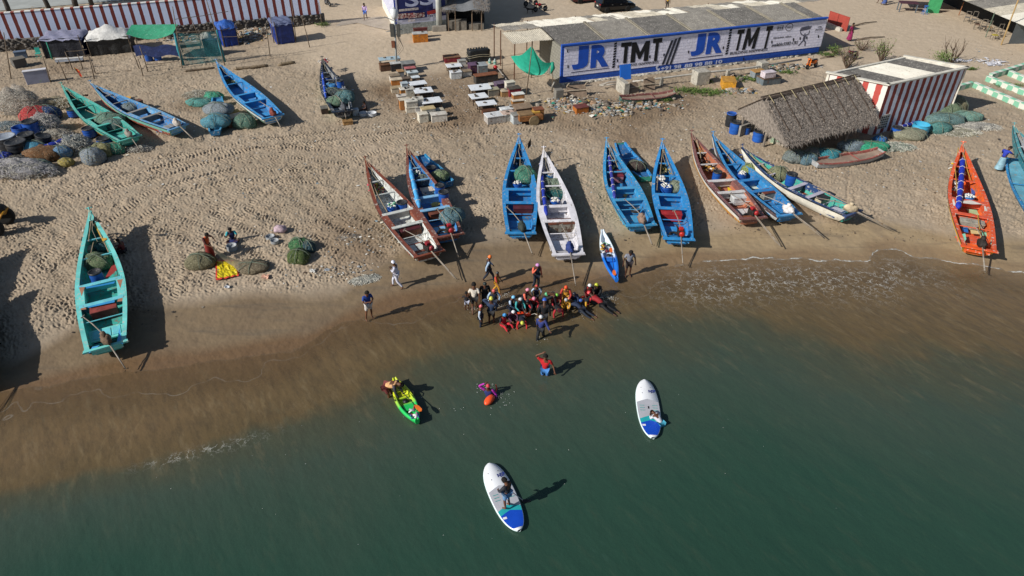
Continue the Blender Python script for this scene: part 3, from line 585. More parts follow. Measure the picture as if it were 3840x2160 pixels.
mb=MB(); mb.blob(tuple(q*.9),(.35,.3,.5),3,.15,10,flat=False); mb.build('lamp_head',mat('#d5d8da',.5),up,True)
mb=MB()
for i in range(5): a=q*.55; mb.tube([a+Vector((.05*i,0,.4)),a+Vector((.3+.1*i,-.1,-.3-.2*i)),a+Vector((.08,0,-1-.2*i))],.015,4)
mb.build('cable',mat('#26262a',.6),up)
# --- thatched stall beside SSI building ---
s0=g('T3',1600,470); s0.z=0; s1_=g('T3',2160,465); s1_.z=0; e5=(s1_-s0); L5=e5.length; e5.normalize(); n5=Vector((-e5.y,e5.x,0))
sta=thing('thatched_stall','roadside stall with grey tarpaulin roof and thatch ends right of the concrete mast','stall',s0,math.atan2(e5.y,e5.x))
_,zs=on_wall('T3',1700,190,s0,e5); zs=max(2.2,min(zs,3.2))
mb=MB(); P=[]
for j in range(7):
    P.append([( -.4+ (L5+.8)*i/12, -.3+j*.6, zs+.12*j+.1*math.sin(i*.9+j)*math.cos(j)) for i in range(13)])
mb.grid(P); mb.build('tarpaulin',mat('#74777a',.7,.15,1.5,.04,4),sta,True)
for x0,x1 in ((-.6,1.0),(L5-1.2,L5+.6)):
    mb=MB(); r=random.Random(3)
    for i in range(420):
        x=r.uniform(x0,x1); y=r.uniform(-.4,3); z=zs+.14*y/.6+.1; an=r.uniform(-.6,.6); ln=r.uniform(.3,.7); mb.add([(x,y,z),(x+.04,y,z),(x+math.sin(an)*ln,y-ln,z-.25*r.random())],[(0,1,2)])
    mb.build('thatch',th_m,sta)
for x in (.15,.9,2.7,L5-.3):
    mb=MB(); mb.tube([(x,0,-.1),(x+.05,0,zs+.1)],.06,6); mb.build('post',mat('#6d5d4d',.9),sta)
mb=MB(); mb.box((L5*.27,.9,.45),(L5*.5,1.3,.95)); mb.box((L5*.78,.9,.3),(L5*.4,1.0,.6)); mb.build('counter',mat('#6f6a62',.9,.2),sta)
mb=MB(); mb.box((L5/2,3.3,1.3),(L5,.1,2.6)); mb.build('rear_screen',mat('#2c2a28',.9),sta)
# --- shed at top right ---
c0=g('T6',2300,670); c0.z=0; hh=hgt('T6',(2300,670),(2450,345)); 
tl=g('T6',2455,340,hh); t0=g('T6',1650,5,hh); e6=(t0-tl); e6.z=0; L6=e6.length; e6.normalize(); n6=Vector((e6.y,-e6.x,0)); 
if n6.x<0: n6=-n6
shd=thing('cafe_shed','open beach cafe shed with patched white sheet roof at the top right','shed',(tl.x,tl.y,0),0)
to=Vector((tl.x,tl.y,0))
E6=L6+8
for i,(a,b_,mm) in enumerate(((-.2,.16,sheet_white),(.15,.32,sheet_cream),(.31,.5,sheet_grey),(.49,.7,sheet_cream),(.69,1.0,sheet_white))):
    A_=to+e6*(E6*a)-to; B_=to+e6*(E6*b_)-to
    mb=MB(); mb.grid(corr(A_+Vector((0,0,hh+.02*i)),B_+Vector((0,0,hh+.02*i)),B_+n6*7+Vector((0,0,hh+.9)),A_+n6*7+Vector((0,0,hh+.9)),.18,.03,4)); mb.build('roof_sheet',mm,shd,True)
mb=MB(); P=corr(Vector((0,0,0))+n6*.1,n6*7,n6*7+Vector((0,0,hh+.8)),n6*.1+Vector((0,0,hh)),.2,.02,4); mb.grid([[(p[0],p[1],p[2]) for p in r] for r in P]); mb.build('metal_side',mat('#646c72',.45,.1,1,0,9,metal=.5),shd,True)
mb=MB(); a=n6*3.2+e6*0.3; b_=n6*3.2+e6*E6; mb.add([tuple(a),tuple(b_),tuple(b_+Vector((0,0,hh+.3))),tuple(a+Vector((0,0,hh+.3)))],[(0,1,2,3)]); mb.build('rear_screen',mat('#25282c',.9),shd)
for k,b1_,t1_,r_,cc in (('T6',(2230,680),(2490,0),.07,'#a58a5c'),('T6',(1995,560),(2135,190),.045,'#5a6a5a'),('T6',(1590,230),(1670,30),.05,'#8a5a3c')):
    p=g(k,*b1_); p.z=0; q=at_y(k,*t1_,p.y); mb=MB(); mb.tube([p-to,q-to],r_,6); mb.build('post',mat(cc,.8),shd)
fr_m=mat('#6b655c',.8,.2,3); 
def cafe(k,x,y,rz,tall,lab,cc='#5f5a54'):
    p=g(k,x,y); p.z=0; t_=thing('cafe_chair',lab,'chair',p,rz,'chairs and stools stacked outside the cafe shed')
    mb=MB(); mb.box((0,0,.5),(.5,.5,.05)); mb.build('seat',mat(cc,.8),t_)
    for sx in (-.22,.22):
        for sy in (-.22,.22):
            mb=MB(); mb.tube([(sx*1.1,sy*1.1,0),(sx,sy,.5 if sy<0 else tall)],.03,5); mb.build('leg',fr_m,t_)
    mb=MB(); mb.box((0,.22,tall-.03),(.5,.05,.06)); mb.box((0,.22,.72),(.5,.04,.05)); mb.build('backrest',fr_m,t_)
for i,(x,y,t_,lb,cc) in enumerate(((1700,330,1.1,'grey wooden chair farthest left in the row by the cafe shed','#6b6864'),(1800,360,1.3,'tall grey chair second from the left by the cafe shed','#666'+'666'),(1850,440,1.0,'low brown topped chair third from the left by the cafe shed','#6d5648'),(1945,470,1.2,'dark wooden chair in the middle of the cafe row','#514b46'),(2030,480,1.1,'tan topped chair by the green post of the cafe shed','#8c7355'),(2110,600,1.25,'chair with yellow edged seat at the front of the cafe shed','#a89a3a'),(2200,560,1.3,'pale framed chair behind the bamboo pole of the cafe shed','#8d8376'))):
    cafe('T6',x,y,-.6+.1*i,t_,lb,cc)
# green panel stall and blue stool
p=g('T6',1270,200); p.z=0; gs=thing('snack_stall','small stall with bright green panel and purple counter at the top right','stall',p,-.2)
mb=MB(); mb.box((-.6,0,.75),(1.4,.1,1.5)); mb.build('side_panel',mat('#3f9a63',.6,.15,2),gs)
mb=MB(); mb.box((-3.4,.2,1.0),(2.0,1.2,.08)); mb.build('counter',mat('#4a2b37',.7),gs)
for x,y in ((-4.3,-.3),(-2.5,-.3),(-4.3,.7),(-2.5,.7)): mb=MB(); mb.box((x,y,.5),(.1,.1,1)); mb.build('leg',mat('#55606a',.7),gs)
mb=MB(); mb.box((-1.5,1.5,2.3),(7,3.0,.08),0,0,.1); mb.build('roof',mat('#7a3038',.7),gs)
p=g('T6',1068,215); p.z=0; bs=thing('blue_stool','bright blue metal stool beside the purple counter','stool',p)
mb=MB(); mb.lathe([(0,.9),(.25,.9),(.25,.95),(0,.95)],10); mb.build('seat',mat('#2a64ad',.5),bs)
for a in range(4): mb=MB(); c_,s_=math.cos(a*1.57+.7),math.sin(a*1.57+.7); mb.tube([(c_*.32,s_*.32,0),(c_*.15,s_*.15,.9)],.03,5); mb.build('leg',mat('#2a64ad',.5),bs)
mb=MB(); mb.tube([(math.cos(i*.628)*.28,math.sin(i*.628)*.28,.3) for i in range(11)],.02,5); mb.build('foot_ring',mat('#2a64ad',.5),bs)
# --- green and white kerb walls at right ---
gw=stripes('#76b296','#c9cdc2',1.1,.5,0,0,.08,.12)
def lowwall(k,a,b_,h,lab,th=.30):
    h=.42
    p=g(k,*a,h); q=g(k,*b_,h); d=q-p; d.z=0; w_=thing('low_wall',lab,'wall',(p.x,p.y,0),math.atan2(d.y,d.x),'green and white low walls'); mb=MB(); mb.box((d.length/2,0,h/2-.1),(d.length,th,h+.2)); mb.build('wall_body',gw,w_); mb=MB(); mb.box((d.length/2,0,h+.03),(d.length+.04,th+.05,.05)); mb.build('coping',stripes('#82bfa2','#d3d6cc',1.1,.5,0,.5,.08,.15),w_); return w_
lowwall('T6',(2030,1150),(2800,1440),.6,'green and white low wall running right from the paper litter')
lowwall('T6',(2080,1120),(2900,870),.6,'green low wall farthest back by the cafe shed')
lowwall('T6',(2370,1070),(2900,1290),.6,'short green and white cross wall between the two long ones')
lowwall('T6',(1830,1245),(2900,1700),.55,'green and white low wall nearest the striped building')
lowwall('T6',(1560,1300),(1800,1240),.55,'stub of green low wall at the corner behind the striped building')
# low red hoarding right of the advert building
p=g('T5',2175,375); p2=g('T5',2470,480); p.z=p2.z=0; d=p2-p
hb_=thing('red_hoarding','low red painted sheet fence right of the long advert building','fence',p,math.atan2(d.y,d.x))
for a,b_ in ((0,.46),(.48,1)): mb=MB(); mb.box((d.length*(a+b_)/2,0,.75),(d.length*(b_-a),.06,1.5)); mb.build('fence_panel',mat('#9c4136',.7,.12,2,wear=.15,wcol='#7a3a30'),hb_)
p=g('T5',2170,350); q=g('T5',2420,455); d=q-p; cb=tag(MB().box((0,0,.18),(d.length,.3,.4)).build('concrete_beam',mat('#b9b4a8',.85,.15,2)),'white concrete beam lying at the foot of the red fence','beam'); cb.location=(p+q)/2-Vector((.5,.6,0)); cb.rotation_euler=(0,0,math.atan2(d.y,d.x))
# pale slabs and paved road in the background
def sheetpoly(name,k,pts,z,m):
    mb=MB(); P=[g(k,*p) for p in pts]; mb.add([(p.x,p.y,z) for p in P],[tuple(range(len(P)))]); ob=mb.build(name,m); ob['kind']='structure'; return ob
sheetpoly('paved_road','T1',[(-400,200),(2700,-60),(5000,-230),(5000,-500),(-1500,-450),(-1500,300)],.05,mat('#9fa3a0',.9,.12,.6,.01,6))
sheetpoly('concrete_path','T3',[(0,330),(600,250),(900,300),(1000,520),(500,420),(240,350),(-100,410)],.05,mat('#a3988a',.95,.12,.8,.01,8))
# ---------------- fishing boats ----------------
def hull_w(t,B,st=.72): 
    return B/2*((st+(1-st)*math.sin(math.pi/2*min(1,t/.42))) if t<.42 else max(.02,(1-((t-.42)/.58)**1.75)))
def boat(k,bow,stern,B,lab,rim,ins,out,low=None,thw=None,motor='#9c2a22',cover=None,zb=1.65,zs=.86,shaft=2.3,sh_ang=0,heel=0,thwarts=(.308,.458),frames=(.67,.80),well=True,bench=True,pole=None,rimwear=.25,name='fishing_boat',nomotor=False,boxx=None,rolled=None):
    pb=g(k,*bow,zb); ps=g(k,*stern,zs); d=pb-ps; d.z=0; L=d.length; rz=math.atan2(d.y,d.x)-math.pi/2
    t_=thing(name,lab,'boat',(ps.x,ps.y,0),rz,'fishing boats drawn up on the beach'); t_.rotation_euler[1]=heel; t_.location.z=.03
    mo=mat(out,.5,.14,1.6,.004,9,wear=.22,wcol='#b8b2a6'); ml=mat(low or out,.5,.14,1.6,wear=.35); mr=mat(rim,.45,.14,1.8,.004,12,wear=rimwear,wcol='#c2bcb0'); mi_=mat(ins,.55,.25,1.3,.006,7,wear=.42,wcol='#7a6e60')
    N=30; ts=[i/N for i in range(N+1)]
    def zg(t): return zs+ (zb-zs)*max(0,(t-.42)/.58)**2.0 + .03*math.cos(t*3)
    def zk(t): return .02+.10*max(0,(.12-t)/.12)+ (max(0,(t-.74)/.26)**2)*(zb*.80)
    def sec(t):
        w_=hull_w(t,B); a=zk(t); b_=zg(t); h=b_-a; return [(0,a),(.5*w_,a+.05*h+.02),(.80*w_,a+.30*h),(.93*w_,a+.62*h),(w_,b_)]
    P=[];Q=[]
    for t in ts:
        s_=sec(t); rk=lambda z:(1-min(1,z/zs))*.75*max(0,1-t/.14); row=[(-x,t*L+rk(z),z) for x,z in s_[::-1]]+[(x,t*L+rk(z),z) for x,z in s_[1:]]; P.append(row)
    mb=MB(); mb.grid(P)
    mb.mi=[1 if (i%8) in (1,2,3,4,5,6) else 0 for i in range(len(mb.f))]
    mb.add([P[0][i] for i in range(9)],[tuple(range(9))],0)
    mb.build('hull',[mo,ml],t_,True)
    # inner lining
    def fl(t): w_=hull_w(t,B); return min(.17,.42*w_)
    def zf(t): return zk(t)+.20
    P=[]
    for t in ts[1:-1]:
        w_=hull_w(t,B)-fl(t); f=zf(t); wi=max(.02,w_*.86); g_=zg(t)
        P.append([(-w_,t*L,g_),(-w_*.95,t*L,(g_+f)/2),(-wi*.92,t*L,f),(0,t*L,f-.03),(wi*.92,t*L,f),(w_*.95,t*L,(g_+f)/2),(w_,t*L,g_)])
    mb=MB(); mb.grid(P); mb.add([P[0][i] for i in range(7)],[tuple(range(7))]); mb.add([P[-1][i] for i in range(7)],[tuple(range(7))]); mb.build('inner_hull',mi_,t_)
    # gunwale: flat rim with lips
    for s_ in (-1,1):
        P=[]
        for i,t in enumerate(ts):
            w_=hull_w(t,B); f=fl(t); z=zg(t); yy_=t*L+(.05 if i==N else 0)
            P.append([(s_*(w_+.035),yy_,z-.05),(s_*(w_+.035),yy_,z+.025),(s_*(w_-f),yy_,z+.02),(s_*(w_-f),yy_,z-.05)])
        mb=MB(); mb.grid(P); mb.mi=[1 if i%3==0 else 0 for i in range(len(mb.f))]; mb.build('gunwale',[mr,mat('#20242c',.5,.2,3)],t_,False)
    w0=hull_w(0,B)
    mb=MB(); mb.box((0,.04,zs+.02),(w0*2+.22,.16,.09)); mb.box((0,.16,zs*.80),(w0*1.6,.05,.3)); mb.build('transom',mr,t_)
    for s_ in (-1,1): 
        mb=MB(); mb.add([(s_*w0,.5,zs+.03),(s_*(w0+.14),-.05,zs+.05),(s_*(w0-.1),-.02,zs+.05),(s_*w0,.5,zs-.03),(s_*(w0+.14),-.05,zs-.04)],[(0,1,2),(0,3,4,1)]); mb.build('quarter_wing',mr,t_)
    tm=mat(thw or rim,.5,.14,2,.004,10,wear=.22,wcol='#8c857a')
    for q in thwarts:
        w_=hull_w(q,B)-fl(q)*.6; mb=MB(); mb.box((0,q*L,zg(q)+.0),(w_*2,.28,.06)); mb.box((0,q*L+.1,zg(q)-.26),(w_*1.82,.04,.46)); mb.build('thwart',tm,t_,bev=.01)
    if well and len(thwarts)>1:
        t0,t1=thwarts[0],thwarts[1]
        for s_ in (-1,1):
            P=[]
            for i in range(7):
                t=t0+(t1-t0)*i/6; w_=hull_w(t,B); P.append([(s_*(w_-.03),t*L,zg(t)+.027),(s_*(w_*.66),t*L,zg(t)+.027),(s_*(w_*.66),t*L,zg(t)-.3)])
            mb=MB(); mb.grid(P); mb.build('side_deck',mr,t_)
    for q in frames:
        w_=hull_w(q,B)-fl(q)*.5; mb=MB(); mb.box((0,q*L,zg(q)-.06),(w_*2,.10,.06)); mb.build('cross_beam',tm,t_)
    if bench:
        q=.135; w_=hull_w(q,B)*.88; mb=MB(); mb.box((0,q*L,zf(q)+.24),(w_*2,.95,.07)); mb.box((0,q*L+.46,zf(q)+.1),(w_*1.9,.04,.3)); mb.build('stern_bench',mr,t_)
        for x in (-.5,0,.5): mb=MB(); mb.box((x*w_,q*L,zf(q)+.285),(w_*.42,.66,.03)); mb.build('bench_board',tm,t_,bev=.008)
        q=.198; w_=hull_w(q,B)-.1; mb=MB(); mb.tube([(-w_,q*L,zg(q)-.08),(w_,q*L,zg(q)-.08)],.03,6); mb.build('cross_bar',tm,t_)
    # bow
    mb=MB(); P=[]
    q=.93; w_=hull_w(q,B); mb.add([(-w_,q*L,zg(q)+.024),(w_,q*L,zg(q)+.024),(hull_w(.995,B),L*.995,zb+.03),(-hull_w(.995,B),L*.995,zb+.03)],[(0,1,2,3)]); mb.build('foredeck',mr,t_)
    mb=MB(); mb.tube([(0,L*.985,zb-.1),(0,L+.02,zb+.26)],.035,6); mb.tube([(-.16,L+.01,zb+.2),(.16,L+.01,zb+.2)],.028,6); mb.build('bow_post',mr,t_)
    rp=mat('#a39a84',.9,.2,9); mb=MB(); mb.tube([(0,L,zb+.15),(.06,L*.93,zg(.93)+.1),(-.05,L*.86,zg(.86)+.02),(.1,L*.78,zg(.8)-.1)],.014,4); mb.tube([(0,L,zb+.12),(-.08,L*.94,zg(.93)+.08),(.12,L*.88,zg(.86)+.0)],.012,4); mb.build('bow_rope',rp,t_)
    if not nomotor:
        mo_=thing('motor',None,None,(0.12,.22,zs+.12),sh_ang); del_=mo_; mo_.parent=t_
        dk=mat('#2b2725',.5,.3,6); sm=mat('#8d857a',.5,.25,3,wear=.4,wcol='#6f5a45'); 
        if cover:
            mb=MB(); mb.blob((0,.12,.12),(.22,.4,.26),int(L*100),.2,16,flat=False); mb.tube([(-.05,.15,.5),(.02,.1,.2)],.12,6); mb.build('motor_cover',mat(cover,.75,.25,4,.05,7),mo_,True)
        else:
            mm=mat(motor,.4,.2,4,wear=.2,wcol='#3a2a26')
            mb=MB(); mb.box((0,.15,.12),(.4,.5,.3)); mb.build('crankcase',dk,mo_,bev=.03)
            mb=MB(); mb.lathe([(0,-.08),(.13,-.07),(.16,.0),(.13,.08),(.06,.1),(0,.1)],14,(0,0,0)); ob=mb.build('flywheel_cover',mm,mo_,True); ob.location=(.02,-.15,.2); ob.rotation_euler=(math.pi/2,0,0)
            mb=MB(); mb.box((.0,.22,.34),(.26,.24,.16)); mb.build('fuel_tank',mm,mo_,bev=.04)
            mb=MB(); mb.tube([(-.16,.3,.3),(-.26,.35,.45),(-.2,.5,.3)],.05,6); mb.build('exhaust',dk,mo_,True)
        e_=Vector((0,-shaft,-(zs+.12)+.28+0.0)); mb=MB(); mb.tube([(0,.05,.05),tuple(e_)],[.042,.026],7); mb.build('drive_shaft',sm,mo_,True)
        mb=MB(); mb.tube([(.0,-.1,-.06),(e_.x,e_.y*.9,e_.z*1.0-.03)],.018,5); mb.build('stay_rod',sm,mo_)
        mb=MB()
        for i in range(3):
            a=i*2.09; mb.add([tuple(e_+Vector((.03*math.cos(a),0,.03*math.sin(a)))),tuple(e_+Vector((.13*math.cos(a+.3),.02,.13*math.sin(a+.3)))),tuple(e_+Vector((.12*math.cos(a-.3),-.02,.12*math.sin(a-.3))))],[(0,1,2)])
        mb.build('propeller',mat('#5b4a35',.5),mo_)
        mb=MB(); mb.tube([(0,.3,.3),(-.1,1.3,.4),(-.22,2.1,.42)],.025,5); mb.tube([(-.32,2.05,.42),(-.12,2.15,.44)],.03,5); mb.build('tiller',sm,mo_)
    t_['rz']=rz
    return t_,rz
B_={}
def BT(n,*a,**kw): B_[n]=boat(*a,**kw)[1]
TEAL='#5fb9ae'; BLU='#2077b8'
BT('teal',"F",(312,75),(450,1235),2.25,'large turquoise boat lying alone at the left above the waterline','#74cfc8','#3fa89e','#1e3f46',thw='#6cc4cf',cover='#6f5a48',sh_ang=.3,shaft=1.5)
BT('b2',"L",(935,80),(1965,895),2.1,'turquoise boat at the far left with green net bundles inside','#58b3a5','#2c9389','#3a9a88',low='#b8892e',motor='#8a8378',cover='#8b857c',shaft=1.2)
BT('b3',"L",(1370,50),(2700,725),2.0,'pale blue boat with grey thwarts and yellow patches beside the far left turquoise boat','#619cc8','#3074ae','#6fb0a0',low='#a04a34',thw='#8d8a84',cover='#b8b0a6',rimwear=.35,shaft=1.8)
BT('b4',"M",(582,110),(1305,815),2.15,'bright blue empty boat with green lettering band at the top left','#3a90cc','#2a7cba','#c9cfcc',low='#2f6f5a',motor='#7a342a',cover='#7a3a30',shaft=1.3)
BT('b5',"M",(1925,75),(2190,745),2.05,'dark hulled boat full of blue barrels at the top centre','#26303f','#8f9397','#1c2638',low='#5f9a80',thw='#7f8790',cover='#4e5158',shaft=.5)
BT('b6',"A",(82,270),(728,1225),2.15,'white boat with brown gunwale leaning toward the wading group','#7e4533','#c9cdca','#c2c6c4',thw='#c5c8c2',motor='#8d2730',rimwear=.12,shaft=2.4,sh_ang=.25)
BT('b7',"A",(500,150),(928,1040),2.1,'blue boat with brown gunwale right of the white and brown boat','#7a4a3e','#2b78b8','#2b5f8f',thw='#7fb0d4',motor='#a32630',rimwear=.2,shaft=1.6,cover=None)
BT('b8',"B",(232,65),(248,1040),2.15,'plain blue boat with dark red box and black engine cover in the centre','#3488c4','#2674b0','#1f3b5c',thw='#2f86c4',cover='#2f3a36',rimwear=.15,shaft=1.6,sh_ang=.35)
BT('b9',"B",(480,195),(728,1255),2.2,'white painted boat with rolled blue sail and rusty box in the centre','#dbd9de','#c8c8ce','#cfced4',low='#b59a3a',thw='#dad8dc',cover='#253a78',rimwear=.1,shaft=2.3)
BT('b10',"C",(140,75),(478,900),2.2,'light blue boat with rolled purple sail and tan engine cover right of centre','#3a93c6','#2878ae','#2f86b8',low='#4fb3a0',thw='#4796c2',cover='#8b7466',rimwear=.2,shaft=1.5,sh_ang=.2)
BT('b11',"C",(680,85),(842,1035),2.15,'blue boat with bright red engine and red box right of the small kayak','#338ccc','#2678b6','#1f4a80',low='#2f9a90',thw='#2f86c4',motor='#b52a22',rimwear=.15,shaft=1.9)
BT('b12',"E",(97,60),(775,1000),2.05,'pinkish brown boat with white thwarts and red motor','#7d5450','#b06a4e','#d3d0c8',low='#c08a2e',thw='#c9c6c4',motor='#a8282c',rimwear=.12,shaft=2.6,sh_ang=.25)
BT('b13',"E",(330,75),(1175,965),1.9,'blue boat with white bagged motor between the pink and the white boats','#3886be','#2775b0','#5a4a4e',low='#c9cfd0',thw='#2f7ab8',cover='#d9d6d4',rimwear=.2,shaft=2.4,sh_ang=.5)
BT('b14',"E",(652,215),(1878,950),1.85,'long white hulled boat with navy rim and small green hold','#2c4470','#3a9a8c','#d8d5c8',thw='#b4b0bd',cover='#b5a68c',rimwear=.3,shaft=2.6,sh_ang=.55)
BT('b15',"Q",(395,335),(540,1255),2.2,'orange boat decorated with white and blue motifs at the right','#d9562a','#e2622a','#e0a62c',low='#c9ccd0',thw='#d0583a',cover='#2b2420',rimwear=.3,shaft=1.6,sh_ang=.15)
BT('b16',"Q",(842,170),(1600,1010),2.2,'teal boat with grey interior cut off by the right edge','#4f8f95','#8f959c','#2a7884',thw='#c4c8cc',nomotor=True,rimwear=.3)
# two boats just outside the left edge: their long shadows cross the sand
def offp(x,y,z):
    q=g('D',x,y)-Vector((math.cos(R_(SUN_AZ)),math.sin(R_(SUN_AZ)),0))*z/math.tan(R_(SUN_EL)); q.z=z; u,v=proj(q); return (u*.6708,v*.6708)
BT('b18','D',offp(70,626,1.65),offp(-60,820,.86),2.1,'second boat just beyond the left edge, farther up the sand','#5a7f9a','#2a5f8f','#1e3f46',cover='#6f5a48')
BT('b17',"D",offp(94,730,1.65),offp(25,975,.86),2.3,'boat just beyond the left edge casting a long shadow','#5fa8b2','#2f8f88','#1e3f46',cover='#6f5a48')
# painted motifs on the orange and turquoise boats
def motif(k,pts,z,cc,par,th=.006):
    P=[g(k,*p,z) for p in pts]; mw=par.matrix_basis.inverted(); mb=MB(); q=[mw@p for p in P]; n=len(q); mb.add([tuple(p) for p in q]+[tuple(p-Vector((0,0,th))) for p in q],[tuple(range(n)),tuple(range(n,2*n))[::-1]]); return mb.build('painted_motif',mat(cc,.5,.1,3),par)
OB={o['label']:o for o in COL.objects if o.get('category')=='boat'}
def bo(s): return [o for l,o in OB.items() if s in l][0]
ob=bo('orange boat'); cw='#d9d4c8'
for pts,z,cc in ((((305,815),(322,812),(345,905),(338,950),(322,905)),.93,cw),(((585,870),(598,872),(628,950),(618,995),(590,940)),.93,cw),(((390,825),(470,820),(570,855),(480,855),(400,845)),.95,cw),(((428,895),(520,905),(545,955),(445,925)),.28,'#a9c79a'),(((500,680),(512,665),(530,725),(500,770),(480,790)),.55,'#3a62a8'),(((470,720),(490,700),(505,750),(475,775)),.5,'#3a62a8'),(((505,790),(545,735),(552,745),(515,800)),.5,'#e0d09a'),(((385,1060),(440,1058),(448,1105),(400,1095)),.5,'#2a6cb8'),(((462,1070),(548,1085),(552,1118),(472,1112)),.52,'#d6bf86'),(((562,1090),(628,1100),(630,1140),(572,1130)),.52,'#7fc9a6'),(((645,1165),(675,1165),(676,1210),(640,1205)),.9,'#8fd0b4'),(((380,1120),(420,1110),(430,1160),(410,1190)),.92,'#8fd0b4'),(((425,580),(480,560),(484,572),(430,595)),.55,'#9fcf9a'),(((452,520),(470,530),(440,590),(430,580)),.55,'#d9c07a')): motif('Q',pts,z,cc,ob)
ob=bo('large turquoise')
for pts,cc in ((((218,720),(268,715),(240,795)),'#a5745a'),(((540,655),(588,650),(570,730)),'#a5745a'),(((245,830),(280,905),(230,912)),'#a5745a'),(((570,758),(596,835),(542,840)),'#a5745a'),(((275,715),(400,695),(525,668),(515,685),(400,708),(280,730)),'#2f86c4'),(((290,880),(520,825),(520,845),(295,893)),'#3a90c8'),(((300,1280),(395,1210),(330,1225)),'#4aa0d8'),(((560,1060),(592,1200),(540,1190)),'#4aa0d8')): motif('F',pts,.93,cc,ob)
motif('F',((440,640),(515,500),(540,570),(455,650)),.55,'#9c3a36',ob); motif('F',((330,1105),(358,1100),(385,1200),(345,1210)),.35,'#2450a8',ob)
motif('F',((340,175),(385,165),(455,310),(420,330)),1.2,'#d0a13a',ob)
ob=bo('light blue boat with rolled'); motif('C',((300,580),(325,590),(360,590),(335,605),(330,622),(310,610)),.3,'#c9a24a',ob); motif('C',((262,235),(275,230),(298,300),(288,320)),.8,'#c9b48a',ob)
ob=bo('blue boat with brown gunwale'); motif('A',((740,705),(790,685),(840,700),(800,735),(750,735)),.3,'#cfb24a',ob)
ob=bo('pale blue boat'); motif('L',((1900,240),(1980,250),(1960,300),(1920,290)),.95,'#d0a14a',ob)
ob=bo('blue boat with white bagged'); motif('E',((730,615),(860,620),(855,665),(760,670)),.3,'#cfd6c4',ob)
ob=bo('long white hulled'); motif('E',((1270,680),(1400,700),(1440,740),(1300,720)),.35,'#9c4a3a',ob)
ob=bo('pinkish brown'); motif('E',((380,640),(420,650),(410,700)),.3,'#d6bf2a',ob); motif('E',((490,640),(540,680),(500,690)),.3,'#d6bf2a',ob)
# ---------------- small flat dinghies ----------------
def dinghy(k,a,b_,w_,lab,rim,deck,hull,h=.38,z=.4):
    p=g(k,*a,z); q=g(k,*b_,z); d=q-p; d.z=0; L=d.length; t_=thing('dinghy',lab,'boat',((p.x+q.x)/2,(p.y+q.y)/2,0),math.atan2(d.y,d.x)-math.pi/2,'small flat dinghies')
    f=lambda t:w_/2*(.62+.38*math.sin(math.pi*min(1,max(0,t*1.0)))) 
    up_=lambda t:h+.25*max(0,(t-.7)/.3)**2+.1*max(0,(.2-t)/.2)
    P=[];Dk=[];R=[[],[]]
    for i in range(15):
        t=i/14; x=f(t); y=(t-.5)*L; z1=up_(t); P.append([(-x,y,z1),(-x*.8,y,.02+ (z1-h)),(x*.8,y,.02+(z1-h)),(x,y,z1)]); Dk.append([(-x*.9,y,z1-.14),(x*.9,y,z1-.14)])
        for j,s_ in enumerate((-1,1)): R[j].append([(s_*(x+.03),y,z1-.04),(s_*(x+.03),y,z1+.03),(s_*(x-.09),y,z1+.03),(s_*(x-.09),y,z1-.13)])
    mb=MB(); mb.grid(P); mb.add([P[0][i] for i in range(4)],[(0,1,2,3)]); mb.add([P[-1][i] for i in range(4)],[(0,1,2,3)]); mb.build('hull',mat(hull,.6,.2,2,wear=.3),t_)
    MB().grid(Dk).build('deck',mat(deck,.85,.2,2,.01,10,wear=.25,wcol='#8d8070'),t_)
    for j in range(2): MB().grid(R[j]).build('gunwale',mat(rim,.6,.2,2,wear=.25),t_)
    mb=MB(); mb.box((0,.1*L,h+.0),(f(.6)*1.9,.06,.04)); mb.build('thwart',mat(rim,.7),t_)
    return t_
dinghy('E',(1450,375),(2170,270),1.35,'flat pink rimmed dinghy in front of the thatched hut','#96544c','#8d7a6c','#9fa3a6')
dinghy('O',(900,700),(1585,650),1.25,'flat wooden dinghy lying in the rubble below the advert wall','#7d4f4c','#8a7868','#3f5a52')
dinghy('M',(560,1000),(597,590),1.25,'small blue dinghy heaped with nets at the top left','#3f8fb8','#2f7aa6','#2a6a94')
dinghy('C',(525,430),(270,120),1.3,'small blue dinghy behind the light blue boat','#2a86c4','#1f5f94','#3fa08a')
dinghy('A',(920,500),(640,250),1.2,'small blue dinghy behind the boat with brown gunwale','#2f86b4','#1f5f94','#2a6f9a')
dinghy('Q',(1150,1050),(850,480),1.9,'blue flat dinghy at the right edge beside the bending man','#2f80b4','#5f9fb4','#2a6f9a')
